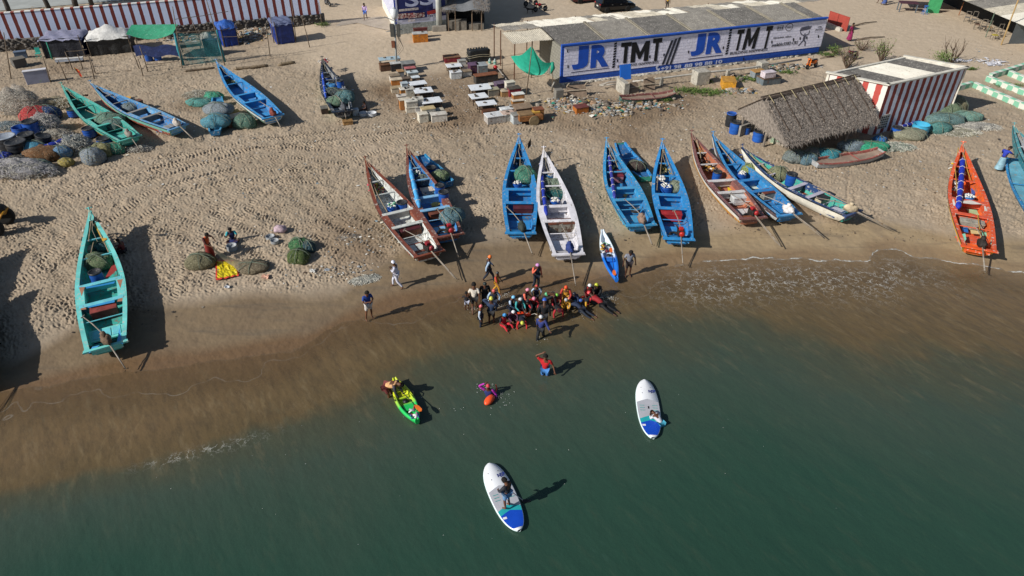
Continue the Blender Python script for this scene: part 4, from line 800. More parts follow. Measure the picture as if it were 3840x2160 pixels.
# ---------------- cargo ----------------
def barrel(k,x,y,z,r,h,lab,cc='#1f4f9c',lid='#26282c',open_=False,fill=None,tilt=0,rib=True,name='barrel',cat='barrel',grp='plastic barrels and tubs'):
    p=g(k,x,y,z+h); t_=thing(name,lab,cat,(p.x,p.y,z),random.uniform(0,3),grp); t_.rotation_euler[0]=tilt
    prof=[(0,0),(r*.92,0),(r*.98,h*.08)]
    for i in range(1,8): prof.append((r*(1.02 if (rib and i%3==0) else .97),h*(.08+.84*i/8)))
    prof+=[(r*.95,h*.97),(r*.98,h)]
    mc=mat(cc,.45,.15,2)
    if open_: mb=MB(); mb.lathe(prof+[(r*.90,h),(r*.88,h*.5),(0,h*.45)],18); mb.build('barrel_body',mc,t_,True)
    else:
        mb=MB(); mb.lathe(prof+[(0,h)],18); mb.build('barrel_body',mc,t_,True)
        mb=MB(); mb.lathe([(r*1.0,h-.03),(r*1.03,h),(r*1.0,h+.04),(r*.86,h+.045),(r*.84,h+.02),(0,h+.02)],18); mb.build('lid',mat(lid,.6,.2,3,wear=.3,wcol='#6a665f'),t_,True)
    if fill:
        fo=thing('net_floats','pale floats and cord heaped in the '+lab.split(' ')[0]+' tub: '+' '.join(lab.split(' ')[1:])[:60],'floats',(p.x,p.y,z+h*.9),0,'float heaps in tubs')
        rr=random.Random(int(x)); 
        mb=MB()
        for i in range(26): 
            a=rr.uniform(0,6.28); q=rr.random()**.5*r*.85; mb.blob((q*math.cos(a),q*math.sin(a),rr.uniform(.02,.2)*(1.1-q/r)),(.09,.05,.045),i,.05,8,i%2,flat=False,rz=rr.uniform(0,3))
        mb.build('float_heap',[mat(fill,.7,.15,5),mat('#d9d8d0',.7,.1,5)],fo,True)
        fo['label']='pale floats in '+' '.join(lab.split()[-9:])
    return t_
def netb(k,x,y,z,r,lab,cc,seed=0,wear='#9a927c',tie=True,hz=None,name='net_bundle',wearamt=.22,rot=0):
    p=g(k,x,y,z+r[2]*.45); t_=thing(name,lab,'net',(p.x,p.y,z+r[2]*.42),rot,'bundled fishing nets')
    mm=mat(cc,.95,.45,14,.05,34,wear=wearamt,wcol=wear,wsc=11)
    mb=MB(); mb.blob((0,0,0),r,seed+int(x),.10,30,freq=1.0); 
    rr=random.Random(seed)
    for i in range(4):
        a=rr.uniform(0,6.28); mb.blob((math.cos(a)*r[0]*.45,math.sin(a)*r[1]*.45,r[2]*.12*rr.random()),(r[0]*.6,r[1]*.6,r[2]*.75),seed+i,.12,20)
    mb.build('net_mesh',mm,t_,True)
    if tie:
        mb=MB()
        for j in range(3):
            a0=j*1.05+rr.random(); mb.tube([(math.cos(a0)*r[0]*1.08*math.cos(b),math.sin(a0)*r[1]*1.08*math.cos(b),r[2]*1.12*math.sin(b)) for b in [i*math.pi/8 for i in range(9)]],.018,4)
        mb.build('tie_rope',mat('#6f7a6a',.9,.2,9),t_)
    return t_
def meshy(cc):
    if ('my',cc) in MC: return MC[('my',cc)]
    m,t,b=nodes('monofilament mesh'); tc=nn(t,'ShaderNodeTexCoord').outputs['Object']; c=hx(cc); lk(t,ramp(t,noise(t,tc,3,6,.7).outputs[0],(.3,tuple(x*.55 for x in c)),(.7,tuple(min(1,x*1.25) for x in c))).outputs[0],b.inputs['Base Color']); b.inputs['Roughness'].default_value=.95
    lk(t,ramp(t,noise(t,tc,22,5,.8).outputs[0],(.42,.12),(.6,.85)).outputs[0],b.inputs['Alpha']); bump(t,b,noise(t,tc,9,6,.7).outputs[0],.12); MC[('my',cc)]=m; return m
def fuzz(k,x,y,rx,ry,rz_,lab,cc,n=420,seed=1,rot=0,dark='#5f646a'):
    """loose monofilament net: a low lumpy core wrapped in many fine looping strands"""
    p=g(k,x,y,0); t_=thing('loose_net',lab,'net',(p.x,p.y,0),rot,'loose heaps of pale net')
    mb=MB(); mb.blob((0,0,rz_*.35),(rx*.72,ry*.72,rz_*.8),seed,.3,26); mb.build('net_core',meshy(cc),t_,True)
    r=random.Random(seed); mb=MB()
    for i in range(int(n*1.7)):
        a=r.uniform(0,6.28); q=r.random()**.5; c=Vector((math.cos(a)*rx*q,math.sin(a)*ry*q,max(.03,rz_*1.1*(1-q*q)**.5*r.uniform(.75,1.12)))); b=r.uniform(0,6.28); l=r.uniform(.12,.4)
        P=[]
        for j in range(4): P.append(tuple(c+Vector((math.cos(b+j*.7)*l*(j-1.5)*.55,math.sin(b+j*.7)*l*(j-1.5)*.55,-abs(j-1.5)*.04+r.uniform(-.03,.03)))))
        mb.tube(P,.012,3,i%2,False)
    mb.build('net_strand',[mat(cc,.9,.1,3),mat('#c6c3b8',.9,.1,3)],t_); return t_
def crate(name,lab,cat,p,w_,d_,h,rz,cb,cl=None,lid=True,grp='boxes carried in the boats',rope=False,over=.02,wear=.4,wcol='#4a3428',legs=False,zb=0):
    t_=thing(name,lab,cat,(p[0],p[1],zb),rz,grp)
    mb=MB(); hl=h-(.06 if lid else 0); mb.box((0,0,hl/2),(w_,d_,hl),0,0,0,0,1.0); mb.build('box_body',mat(cb,.65,.25,2.5,.01,9,wear=wear,wcol=wcol,wsc=3),t_,bev=.015)
    if lid: mb=MB(); mb.box((0,0,h-.028),(w_+over*2,d_+over*2,.06)); mb.build('lid',mat(cl or cb,.65,.25,2.5,.01,9,wear=wear*.8,wcol=wcol,wsc=3),t_,bev=.012)
    if rope: mb=MB(); mb.box((0,0,h*.5),(.03,d_+.05,h+.04)); mb.build('strap',mat('#6a6253',.9),t_)
    return t_
def bbox(n,k,x,y,w_,d_,h,lab,cb,cl=None,zb=.3,rot=0,**kw):
    p=g(k,x,y,zb+h); return crate('storage_box',lab,'box',p,w_,d_,h,B_[n]+rot,cb,cl,zb=zb,**kw)
bbox('teal','F',422,890,1.15,.5,.55,'dull red box across the large turquoise boat','#7d3430','#8c413a')
bbox('b3','L',2060,310,.75,.55,.5,'brown plywood box in the pale blue boat','#7a6455','#6d4a3a')
bbox('b6','A',530,950,1.2,.48,.5,'maroon box with rusty side in the white and brown boat','#6a3a24','#4e1f26')
bbox('b7','A',800,785,1.0,.5,.5,'rusty brown box in the blue boat with brown gunwale','#8a4a2c','#6f3f30',rot=.1)
bbox('b7','A',710,560,.85,.55,.3,'cream foam slab in the blue boat with brown gunwale','#c5b4a0','#cdbba6')
bbox('b8','B',272,765,1.15,.42,.5,'dark red glossy box in the plain blue boat','#451820','#52202a')
bbox('b9','B',655,910,1.5,.6,.6,'large rusty top box in the white painted boat','#7d7a70','#6a3a26',wear=.6)
bbox('b10','C',240,385,.75,.9,.5,'dark red box with pink side in the light blue boat','#a06a72','#7a2a34')
bbox('b11','C',768,765,1.25,.5,.5,'glossy red box in the blue boat with red engine','#9a2024','#a02a2c',wear=.1)
bbox('b12','E',620,745,.85,.6,.5,'white painted box in the pinkish boat','#b9bcbd','#c6c8c8',wear=.15)
bbox('b13','E',955,685,1.1,.6,.6,'grey metal box with brown lid in the blue boat next to the pinkish one','#85857a','#6a382a',rot=.1)
bbox('b14','E',1520,750,.8,.7,.55,'cream box in the long white hulled boat','#b9ae94','#2c2f33')
bbox('b14','E',1610,720,.6,.5,.5,'black box in the long white hulled boat','#23262a','#2a2d31',wear=.1)
bbox('b15','Q',485,1000,1.25,.5,.5,'grey metal box across the orange boat','#8f8c80','#a09d90')
bbox('b5','M',1945,680,.55,.7,.5,'dark foam box on the sand left of the dark hulled boat','#3a2c26','#6f6c66',zb=0)
bbox('b5','M',2245,850,.75,.5,.3,'tan crate on the sand behind the dark hulled boat','#a8814e','#8d6c42',zb=0)
bbox('b5','M',2340,705,.5,.5,.5,'white wire crate right of the dark hulled boat','#b4bbc0','#c5cace',zb=0)
bbox('b4','M',790,735,.95,.6,.5,'white foam box with yellow contents by the small net dinghy','#c5cbd2','#a8904e',zb=0,wear=.1)
bbox('b4','M',765,850,.7,.6,.5,'brown wooden box tilted beside the round green net','#6a4a34','#8a6a48',zb=0)
bbox('teal','F',280,385,.5,.45,.4,'grey weathered board box near the bow of the large turquoise boat','#8c8f86','#9a9d92',zb=.5)
for a in (('F',352,590,.35,.32,.82,'blue barrel with black lid in the large turquoise boat',),('A',350,715,.35,.33,.55,'blue tub of green cord in the white and brown boat'),('A',447,695,.35,.33,.58,'blue barrel with black lid in the white and brown boat'),('A',600,395,.35,.36,.6,'blue tub of green and white floats in the blue brown rimmed boat'),('A',745,345,.2,.34,.6,'blue barrel in the small dinghy behind the brown rimmed boat'),('A',828,525,.6,.31,.6,'black lidded barrel on the gunwale of the brown rimmed boat'),('A',868,590,.6,.33,.62,'blue barrel with stone on the rim of the brown rimmed boat'),('B',215,525,.35,.28,.4,'small blue tub of pale twine in the plain blue boat'),('B',528,430,.35,.34,.6,'light blue tub of rope in the white painted boat'),('B',594,690,.35,.32,.6,'blue tub heaped with white floats in the white painted boat'),('C',722,505,.35,.38,.5,'blue tub overflowing with white floats in the blue boat with red engine'),('E',385,480,.35,.30,.7,'blue barrel in the pinkish boat'),('E',655,490,.35,.30,.5,'blue tub of striped floats in the blue boat by the pinkish one'),('E',1205,505,.35,.35,.78,'large blue barrel in the long white hulled boat'),('M',1990,300,.5,.27,.6,'blue barrel nearest the bow of the dark hulled boat'),('M',2108,295,.5,.24,.5,'small blue barrel by the right rim of the dark hulled boat'),('M',2045,360,.5,.28,.6,'black topped barrel in the middle of the dark hulled boat'),('M',2150,345,.5,.31,.8,'tall blue barrel at the right rim of the dark hulled boat')):
    fl='#6fae8c' if 'green' in a[6] or 'cord' in a[6] else ('#c9c6c0' if ('float' in a[6] or 'twine' in a[6]) else ('#b0a080' if 'rope' in a[6] else None))
    barrel(*a,open_=fl is not None,fill=fl,cc='#2b78b8' if 'light' in a[6] else '#1c4f9e')
barrel('Q',455,780,.35,.34,.5,'blue tub of white floats in the orange boat',cc='#2276b8',open_=True,fill='#cfcfc8')
for a in (('F',398,380,.4,(.45,.4,.35),'dark teal covered bundle near the bow of the large turquoise boat','#2f5560',3),('F',370,510,.35,(.85,.6,.5),'olive net bundle before the barrel in the large turquoise boat','#5f6f50',4),('L',1640,600,.35,(1.2,.75,.55),'green grey net bundle in the far left turquoise boat','#5f7f70',5),('L',1720,680,.35,(.9,.6,.5),'second net heap toward the stern of the far left turquoise boat','#5a7570',6),('L',1975,420,.3,(.75,.5,.4),'grey net bundle in the pale blue boat','#6c7a80',7),('A',663,480,.4,(.6,.5,.42),'round dark grey net bundle in the brown rimmed blue boat','#4f5a62',8),('A',835,430,.35,(.6,.5,.4),'olive net bundle in the dinghy behind the brown rimmed boat','#6a7a5a',9),('A',960,830,.7,(.75,.8,.45),'teal grey net hanging over the stern of the brown rimmed boat','#52717a',10),('B',300,450,.4,(.75,.85,.6),'green net bundle in the plain blue boat','#3c7562',11),('B',520,545,.4,(.45,.7,.4),'olive grey net at the left in the white painted boat','#6f7d72',12),('B',612,550,.4,(.55,.5,.45),'round olive net bundle in the white painted boat','#6a7a6c',13),('B',600,640,.35,(.85,.45,.35),'dark teal net in front of the float tub in the white painted boat','#1f5a5a',14),('C',822,520,.4,(.55,.5,.4),'olive net bundle beside the float tub in the blue red engined boat','#7c8470',15),('C',435,320,.3,(.65,.6,.4),'dark brown net heap in the small blue dinghy','#3f3532',16),('E',735,465,.4,(.55,.55,.5),'yellow green net ball in the blue boat by the pinkish one','#7c8a52',17),('E',1055,510,.45,(.72,.65,.55),'large olive net ball in the long white hulled boat','#76795c',18),('M',2065,500,.6,(.8,.65,.4),'flat dark grey net coil in the dark hulled boat','#3a4448',19),('M',2205,560,.7,(.9,.85,.55),'teal net bundle at the stern of the dark hulled boat','#4f7478',20),('M',2095,615,.6,(.8,.5,.45),'olive net roll left of the teal bundle in the dark hulled boat','#5f7a66',21),('M',2035,425,.6,(.5,.4,.35),'light blue cloth bundle in the dark hulled boat','#3a82bc',22),
 ('M',945,875,0,(.9,.85,.65),'round green grey net ball by the bright blue empty boat','#4f6f62',23),('M',575,870,.35,(1.1,.85,.6),'teal net bundle tied at the stern of the small net dinghy','#4d8494',24),('M',600,720,.4,(1.2,.9,.6),'grey white net heap on the small net dinghy','#7b858c',25),('M',540,560,0,(.85,.6,.5),'bright green net bundle behind the small net dinghy','#3f9478',26),('M',370,625,0,(1.1,.6,.4),'teal net bundle left of the small net dinghy','#4f8a84',27),
 ('G',2060,440,0,(.62,.5,.45),'upper green and teal net ball alone on the trampled sand','#3c6a44',28),('G',2210,470,0,(.42,.45,.4),'dark teal net ball touching the green one on the sand','#2a4650',29),('G',2040,640,0,(.6,.55,.48),'mossy green net ball with white scraps on the sand','#47582c',30),('G',410,720,0,(.78,.6,.5),'olive net bundle left of the woman mending nets','#6e6a52',31),('G',1270,800,0,(.85,.62,.28),'brown net heap on a red basket right of the yellow sheet','#6f6552',32),
 ('P',760,985,0,(.8,.65,.55),'round grey net bundle at the corner post of the thatched hut','#6c7676',33),('P',880,1005,0,(.7,.55,.5),'blue grey net bundle second from the hut corner post','#55717e',34),('P',930,950,0,(.75,.55,.45),'pinkish grey net bundle third from the hut corner post','#7d7f7c',35),('P',1060,960,0,(1.0,.65,.45),'bright teal net bundle below the hut eave','#2f7f8c',36),('P',1290,880,0,(.95,.6,.5),'grey net bundle below the right end of the thatch eave','#72818a',37),('P',1470,885,0,(1.35,.7,.4),'emerald green net heap by the flat pink dinghy','#2f9a78',38),('P',1840,770,0,(1.4,.85,.45),'large pale olive net heap in front of the striped wall','#8a8a76',39),('P',1560,820,0,(.5,.4,.35),'small blue mesh sack in front of the striped wall','#2f6ba8',40),
 ('P',2160,540,0,(1.4,1.0,.8),'large olive net bundle at the foot of the striped wall','#6b7d62',41),('P',2260,500,0,(1.1,.9,.8),'brown olive net bundle behind the large olive one','#77735a',42),('P',2180,630,0,(1.5,.8,.55),'grey teal net bundle in the middle of the pile by the striped wall','#5f7d7c',43),('P',2110,710,0,(1.1,.7,.5),'blue green net bundle nearest in the pile by the striped wall','#4d807c',44),('P',2370,600,0,(1.4,.7,.45),'pale green net heap right of the pile by the striped wall','#6f9488',45),('P',2060,590,0,(.9,.7,.5),'dark green net bundle right against the striped wall','#54735f',46)):
    netb(*a[:5],a[5],a[6],a[7])
# yard of nets, tubs and sacks at the far left
for a in (('Y',340,300,1.9,1.3,.9,'big pale grey heap of loose net at the far left back'),):
    pass
fuzz('L',330,470,1.9,1.3,1.6,'big pale grey heap of loose net at the back of the far left yard','#b5aea4',700,2)
fuzz('L',860,400,1.8,.9,.6,'sand coloured heap of loose net behind the red covered load','#a0977c',420,3)
fuzz('L',720,770,1.2,.9,1.2,'grey heap of loose net between the blue tubs and turquoise boat','#b3afae',500,4)
fuzz('L',870,850,1.2,.7,.45,'low pale heap of loose net left of the twisted blue tarp','#a19a8e',350,5)
fuzz('L',1180,1050,1.2,.9,.95,'tall grey teal heap of loose net in front of the blue tarp','#7f8688',520,6)
fuzz('L',250,1420,2.9,1.1,.9,'wide pale heap of loose net at the front of the far left yard','#b4b2b6',900,7)
fuzz('L',180,720,1.5,.7,.4,'teal grey scrap of loose net at the left edge','#75858c',280,8)
fuzz('L',2090,1060,1.0,.5,.3,'small pale tuft of loose net behind the far left turquoise boat','#8f8a84',220,9)
fuzz('M',370,545,1.5,.8,.4,'pale loose net left of the small net dinghy','#a49d8c',350,10)
fuzz('P',2480,700,1.9,.8,.25,'white loose net spread at the right of the striped wall','#a8a6a0',420,11)
fuzz('P',2290,750,1.9,.8,.2,'thin sand coloured net spread in front of the net pile','#9c9a88',360,12)
fuzz('P',1690,890,1.7,.8,.2,'thin grey green net spread right of the emerald heap','#8d988c',380,13)
fuzz('I',340,530,.85,.32,.13,'wet tangle of white net on the smooth sand','#a5a69e',260,14,rot=.3)
fuzz('D',880,600,1.1,.5,.15,'grey tangle of old net on the churned sand','#77706a',220,15,rot=.2)
for a in (('L',570,540,(1.35,1.0,.8),'#a5393a','red cloth covered load with blue sack in the far left yard'),('L',730,520,(1.0,.75,.75),'#1e3f70','dark blue round sack on the red covered load'),('L',650,1130,(1.4,.85,.65),'#6b4c30','brown blanket covered heap in the far left yard'),('L',440,1060,(1.1,.75,.6),'#4a8fa8','teal net sack beside the brown heap'),('L',540,1020,(.8,.6,.55),'#4f7482','blue grey net sack above the brown heap'),('L',920,1110,(.72,.6,.6),'#5a80a0','grey blue round net sack in the middle of the front row'),('L',1400,1170,(.85,.7,.72),'#78838c','largest round grey net sack below the turquoise boat'),('L',1550,1070,(.78,.6,.62),'#7c7a52','yellow green net sack below the turquoise boat stern'),('L',1740,1050,(.7,.5,.5),'#2a7a66','emerald net sack at the end of the front row'),('L',480,1300,(1.35,.7,.55),'#2f5460','dark teal net sack in front of the brown heap'),('L',260,1240,(1.0,.7,.45),'#26262a','black plastic heap at the far left'),('L',1000,1250,(.55,.45,.35),'#8c7f42','small olive yellow tuft of weed coloured net'),('L',60,1190,(.6,.6,.5),'#3348a8','purple blue sack at the left edge'),('L',770,960,(.45,.35,.35),'#d0cfc8','white round foam float in the far left yard'),('L',480,1200,(.5,.4,.35),'#3f8a70','small green net sack between the brown and teal heaps')):
    netb(a[0],a[1],a[2],0,a[3],a[5],a[4],int(a[1]),tie='sack' in a[5],name='net_sack' if 'sack' in a[5] else 'covered_heap',wearamt=.25 if 'cloth' in a[5] or 'brown' in a[5] else .4)
for a in (('L',290,735,.0,.5,.7,'open blue tub in the far left yard'),('L',445,650,.0,.52,.95,'tall blue barrel in the far left yard'),('L',1090,465,.0,.4,.55,'blue tub half behind the turquoise boat bow'),('L',1330,755,.0,.42,.6,'blue tub with black lid beside the turquoise boat'),('L',1560,910,.0,.45,.6,'blue tub below the turquoise boat near the red cloth'),('L',600,690,.0,.42,.6,'light blue tub behind the grey loose net'),('L',70,880,.0,.6,.85,'black ribbed tub with white ring at the left edge'),('L',225,960,.0,.6,.9,'black ribbed tub with blue rag at the left'),('L',380,850,.0,.5,.9,'stack of black ribbed tubs in the far left yard'),('L',590,870,.0,.45,.8,'dark barrel tipped behind the net sacks')):
    dkk='black' in a[6] or 'dark' in a[6]; a=(a[0],a[1],a[2]-30,a[3]+.1,a[4]*1.15,a[5]*1.05,a[6]); barrel(*a,cc='#24272c' if dkk and 'lid' not in a[6] else ('#2b7fb0' if 'light' in a[6] else '#1c4d9e'),open_='open' in a[6],tilt=.3 if 'tipped' in a[6] else 0,lid='#8f98a4' if 'white ring' in a[6] else '#26282c')
for a in (('P',165,570,0,.40,1.0,'tall stack of black ribbed tubs with blue top left of the thatched hut'),('P',205,650,0,.42,.9,'blue barrel left of the thatched hut'),('P',300,690,0,.36,.6,'dark blue tub just inside the hut corner'),('P',425,735,0,.42,.8,'blue barrel under the hip of the thatch'),('P',1735,700,0,.38,.7,'blue barrel with black lid against the striped wall'),('P',1965,668,0,.62,.75,'wide light blue open tub by the striped wall'),('G',1565,285,0,.27,.2,'shallow grey metal basin of fish on the sand'),('G',920,440,0,.3,.3,'large steel basin in front of the seated woman'),('G',1640,355,0,.25,.18,'blue checked round basket beside the metal basin'),('M',2445,750,0,.35,.25,'white bowl on the sand by the dark hulled boat'),('N',48,885,0,.4,.25,'grey white bowl standing in the boat shadow')):
    l=a[6]; basin='basin' in l or 'bowl' in l or 'basket' in l
    barrel(*a,cc='#24272c' if 'black ribbed' in l else ('#8f9498' if 'basin' in l else ('#b9bcc0' if 'bowl' in l else ('#3fa0c4' if 'light' in l else '#1d55a8'))),open_=basin or 'open' in l,rib=not basin,lid='#1d4fa0' if 'blue top' in l else '#26282c',name='basin' if basin else 'barrel',cat='basin' if basin else 'barrel',grp=None if basin else 'plastic barrels and tubs')
# rolled sails, tarps and poles
def roll(k,pts,r_,cc,lab,name='rolled_sail',cat='sail',wr='#c9c6b8'):
    P=[g(k,*p[:2],p[2]) for p in pts]; c_=sum(P,Vector())/len(P); t_=thing(name,lab,cat,c_); Q=[]
    for a,b_ in zip(P,P[1:]):
        for i in range(5): Q.append(a.lerp(b_,i/5)-c_)
    Q.append(P[-1]-c_); rr=[r_*(.75+.35*abs(math.sin(i*1.9))) for i in range(len(Q))]; rr[0]=rr[-1]=r_*.5
    mb=MB(); mb.tube(Q,rr,9); mb.build('cloth_roll',mat(cc,.6,.25,5,.03,12),t_,True)
    mb=MB()
    for i in range(1,len(Q)-1,2):
        d=(Q[i+1]-Q[i]).normalized(); u=d.orthogonal().normalized(); v=d.cross(u); mb.tube([Q[i]+(u*math.cos(a)+v*math.sin(a))*rr[i]*1.08 for a in [j*1.05 for j in range(7)]],.02,4)
    mb.build('lashing',mat(wr,.8),t_); return t_
roll('B',[(452,310,1.15),(462,450,1.0),(478,640,.98),(510,850,.95)],.12,'#20349a','rolled royal blue sail along the left rim of the white painted boat')
roll('C',[(165,210,1.2),(178,320,1.0),(200,480,.98),(222,630,.95)],.11,'#33398f','rolled purple blue sail along the left rim of the light blue boat')
roll('A',[(510,250,1.2),(560,480,1.05),(625,745,1.0)],.15,'#4a9fd8','rolled pale blue sail along the left rim of the brown rimmed blue boat')
roll('Q',[(398,450,1.25),(388,600,1.1),(372,780,1.05),(358,890,.98)],.16,'#1f33a8','rolled royal blue sail lying along the orange boat')
roll('M',[(1915,190,1.2),(1935,330,1.05),(1970,560,1.0)],.1,'#2a50b4','rolled blue sail on the left rim of the dark hulled boat')
roll('L',[(570,1060,.35),(850,970,.45),(1190,840,.45)],.24,'#1c2f92','twisted royal blue tarp lying across the far left yard','tarp_roll','tarp')
roll('P',[(1740,705,.15),(1860,670,.15),(2050,590,.15)],.15,'#27379a','long rolled blue tarp at the foot of the striped wall','tarp_roll','tarp')
roll('M',[(800,195,.12),(1000,180,.12),(1240,150,.12)],.14,'#7f6f5a','long bamboo bundle lying on the sand near the bright blue boat','bamboo_bundle','bamboo','#5f5344')
roll('M',[(1360,145,.12),(1580,110,.12)],.15,'#86765e','short log lying on the sand left of the dark hulled boat','log','log','#6f6353')
roll('M',[(170,225,.1),(350,205,.1),(560,180,.1)],.09,'#6f5f4c','thin bamboo poles lying left of the bright blue boat bow','bamboo_bundle','bamboo','#5f5344')
def poles(k,lst,lab,name='boat_pole',cc='#8f7f66',r_=.028):
    P=[[g(k,*p) for p in l] for l in lst]; 
    for i,l in enumerate(P):
        c_=l[0]; mb=MB(); mb.tube([p-c_ for p in l],r_,5); o_=mb.build(name,mat(cc,.8,.2,5)); o_.location=c_; tag(o_,lab[i] if isinstance(lab,list) else lab,'pole',None)
poles('F',[[(325,120,1.5),(300,330,1.2)],[(385,235,1.3),(470,420,1.0)],[(350,300,1.1),(318,440,1.0)]],['pole at the bow left of the large turquoise boat','longest pole at the bow right of the turquoise boat','short pole in the middle of the turquoise boat bow'])
poles('L',[[(1400,100,1.4),(1500,200,1.2)],[(1520,140,1.3),(1750,270,1.0)],[(1290,450,.7),(1500,550,.6)]],['pale pole at the bow of the pale blue boat','longest pole in the pale blue boat','thick grey pole in the far left turquoise boat'])
poles('A',[[(105,390,1.2),(215,640,1.0)],[(100,400,1.3),(190,660,1.05)],[(215,640,1.0),(300,790,.9)],[(590,270,1.1),(660,400,.9)]],['left bamboo pole in the white and brown boat','right bamboo pole in the white and brown boat','lower pole in the white and brown boat','grey pole at the bow of the brown rimmed blue boat'])
poles('B',[[(210,200,1.3),(180,330,1.1)],[(245,260,1.2),(240,380,1.0)],[(440,400,1.1),(455,700,.98)]],['left bow pole of the plain blue boat','right bow pole of the plain blue boat','thin pole on the left rim of the white painted boat'])
poles('C',[[(160,80,1.7),(250,330,1.1)],[(690,120,1.5),(660,400,1.0)],[(690,140,1.5),(780,400,1.0)],[(640,400,1.0),(630,550,.95)]],['pole at the bow of the light blue boat','left bow pole of the blue red engined boat','right bow pole of the blue red engined boat','short side pole of the blue red engined boat'])
poles('E',[[(160,135,1.5),(200,330,1.1)],[(400,180,1.4),(560,380,1.0)],[(660,220,1.5),(1000,520,.95)],[(680,230,1.5),(930,470,1.0)],[(1000,560,.95),(1130,640,.9)],[(1480,660,.95),(1880,860,.95)]],['white pole in the pinkish boat bow','pole at the bow of the blue boat by the pinkish one','longest bamboo pole in the long white boat','second bamboo pole in the long white boat','white pole end in the long white boat','pole along the right rim of the long white boat'],r_=.035)
poles('Q',[[(360,360,1.5),(345,480,1.2)],[(395,350,1.6),(440,560,1.1),(465,640,1.0)],[(330,520,1.2),(350,760,1.0)],[(530,950,1.0),(560,1180,.95)]],['left yellow pole at the orange boat bow','yellow rope pole at the orange boat bow','grey oar on the left side of the orange boat','yellow tiller pole of the orange boat'],cc='#b08a3a')
# frames with lashings, tyres, small floats and gear in bows
def gear(k,x,y,z,lab,cols,n=26,rx=.45,ry=.7,seed=1,rz=0):
    p=g(k,x,y,z); t_=thing('gear_heap',lab,'fishing gear',(p.x,p.y,z),rz,'tangled gear in the boat bows'); r=random.Random(seed+int(x)); ms=[mat(c_,.8,.2,5) for c_ in cols]; mb=MB()
    for i in range(int(n*1.7)):
        a=r.uniform(-1,1)*rx; b_=r.uniform(-1,1)*ry; q=r.random()
        if q<.5: mb.blob((a*1.15,b_,r.uniform(0,.2)),(r.uniform(.06,.15),r.uniform(.06,.18),.08),i,.15,8,i%len(ms),flat=False)
        else:
            an=r.uniform(0,6.28); mb.tube([(a,b_,.05),(a+.2*math.cos(an),b_+.2*math.sin(an),.12),(a+.35*math.cos(an+.7),b_+.35*math.sin(an+.7),.04)],.03,4,i%len(ms))
    mb.build('gear_tangle',ms,t_,True)
gear('F',335,270,.6,'ropes and white floats in the bow of the large turquoise boat',['#7a6a3a','#b9b5a8','#3a3a34'],20,rz=B_['teal'])
gear('L',1230,380,.5,'green oars and ropes in the far left turquoise boat',['#2f7a6a','#3a8a7a','#6a5a48'],18,rz=B_['b2'])
gear('L',1640,230,.6,'black bags in the bow of the pale blue boat',['#2a2626','#3a302c'],24,.4,.9,rz=B_['b3'])
gear('M',800,370,.5,'yellow green rope tangle in the bright blue boat',['#8f8a52','#5a6a3a','#b5a46a'],30,rz=B_['b4'])
gear('M',2010,230,.8,'pink cloth and rags in the dark hulled boat',['#9a7a98','#8f9499'],16,.3,.8,rz=B_['b5'])
gear('M',1955,110,1.0,'red and white rags at the bow of the dark hulled boat',['#8a2a30','#c5c8cc'],12,.25,.4,rz=B_['b5'])
gear('A',240,540,.5,'rope, yellow floats and red cloth in the white and brown boat',['#b03a50','#a89a4a','#3f6a5a','#8a8274'],46,.6,.8,rz=B_['b6'])
gear('A',160,420,.7,'blue crates of gear at the bow of the white and brown boat',['#2f5f94','#5f6a72'],20,.3,.6,rz=B_['b6'])
gear('B',225,300,.6,'white round floats and cord in the bow of the plain blue boat',['#c9cac6','#7d7a62','#2f4a44'],34,.4,.9,rz=B_['b8'])
gear('B',525,370,.7,'coils of white rope in the bow of the white painted boat',['#b9b4ac','#7a6f66'],24,.35,.5,rz=B_['b9'])
gear('B',445,560,.6,'white foam floats along the left of the white painted boat',['#c5c2b8','#a89f8f'],10,.15,.5,rz=B_['b9'])
gear('C',235,300,.6,'yellow rope and blue tub in the bow of the light blue boat',['#b8a040','#3350a0','#b9b09a'],28,.4,.7,rz=B_['b10'])
gear('C',700,330,.6,'ropes, anchor and brown cloth in the bow of the blue red engined boat',['#8a7a40','#5a2a22','#4a4a34','#a89a72'],44,.45,1.0,rz=B_['b11'])
gear('C',655,455,.8,'white floats spilling left of the tub in the blue red engined boat',['#cfccc8','#bdb9b4'],18,.3,.25,rz=B_['b11'])
gear('E',260,400,.55,'orange brown ropes and anchor in the pinkish boat',['#8a5a34','#b0843a','#3a2a24','#c9c5bc'],50,.5,1.1,rz=B_['b12'])
gear('E',180,260,.9,'dark coils at the bow of the pinkish boat',['#2a2624','#b8863a'],16,.3,.6,rz=B_['b12'])
gear('E',480,300,.6,'yellow ropes and blue jug in the blue boat by the pinkish one',['#b8923a','#2347a0','#4a3a2c'],36,.35,1.1,rz=B_['b13'])
gear('E',860,400,.6,'bamboo scraps and blue rope in the long white boat',['#8f8468','#3350a0','#b9a878'],46,.3,1.5,rz=B_['b14'])
gear('Q',360,560,.6,'yellow net and white foam in the orange boat bow',['#b8942a','#cfd0d0','#5a3a2a'],34,.35,.8,rz=B_['b15'])
gear('Q',330,700,.6,'white buoys and grey coil left in the orange boat',['#c9cac9','#6f7268'],16,.2,.8,rz=B_['b15'])
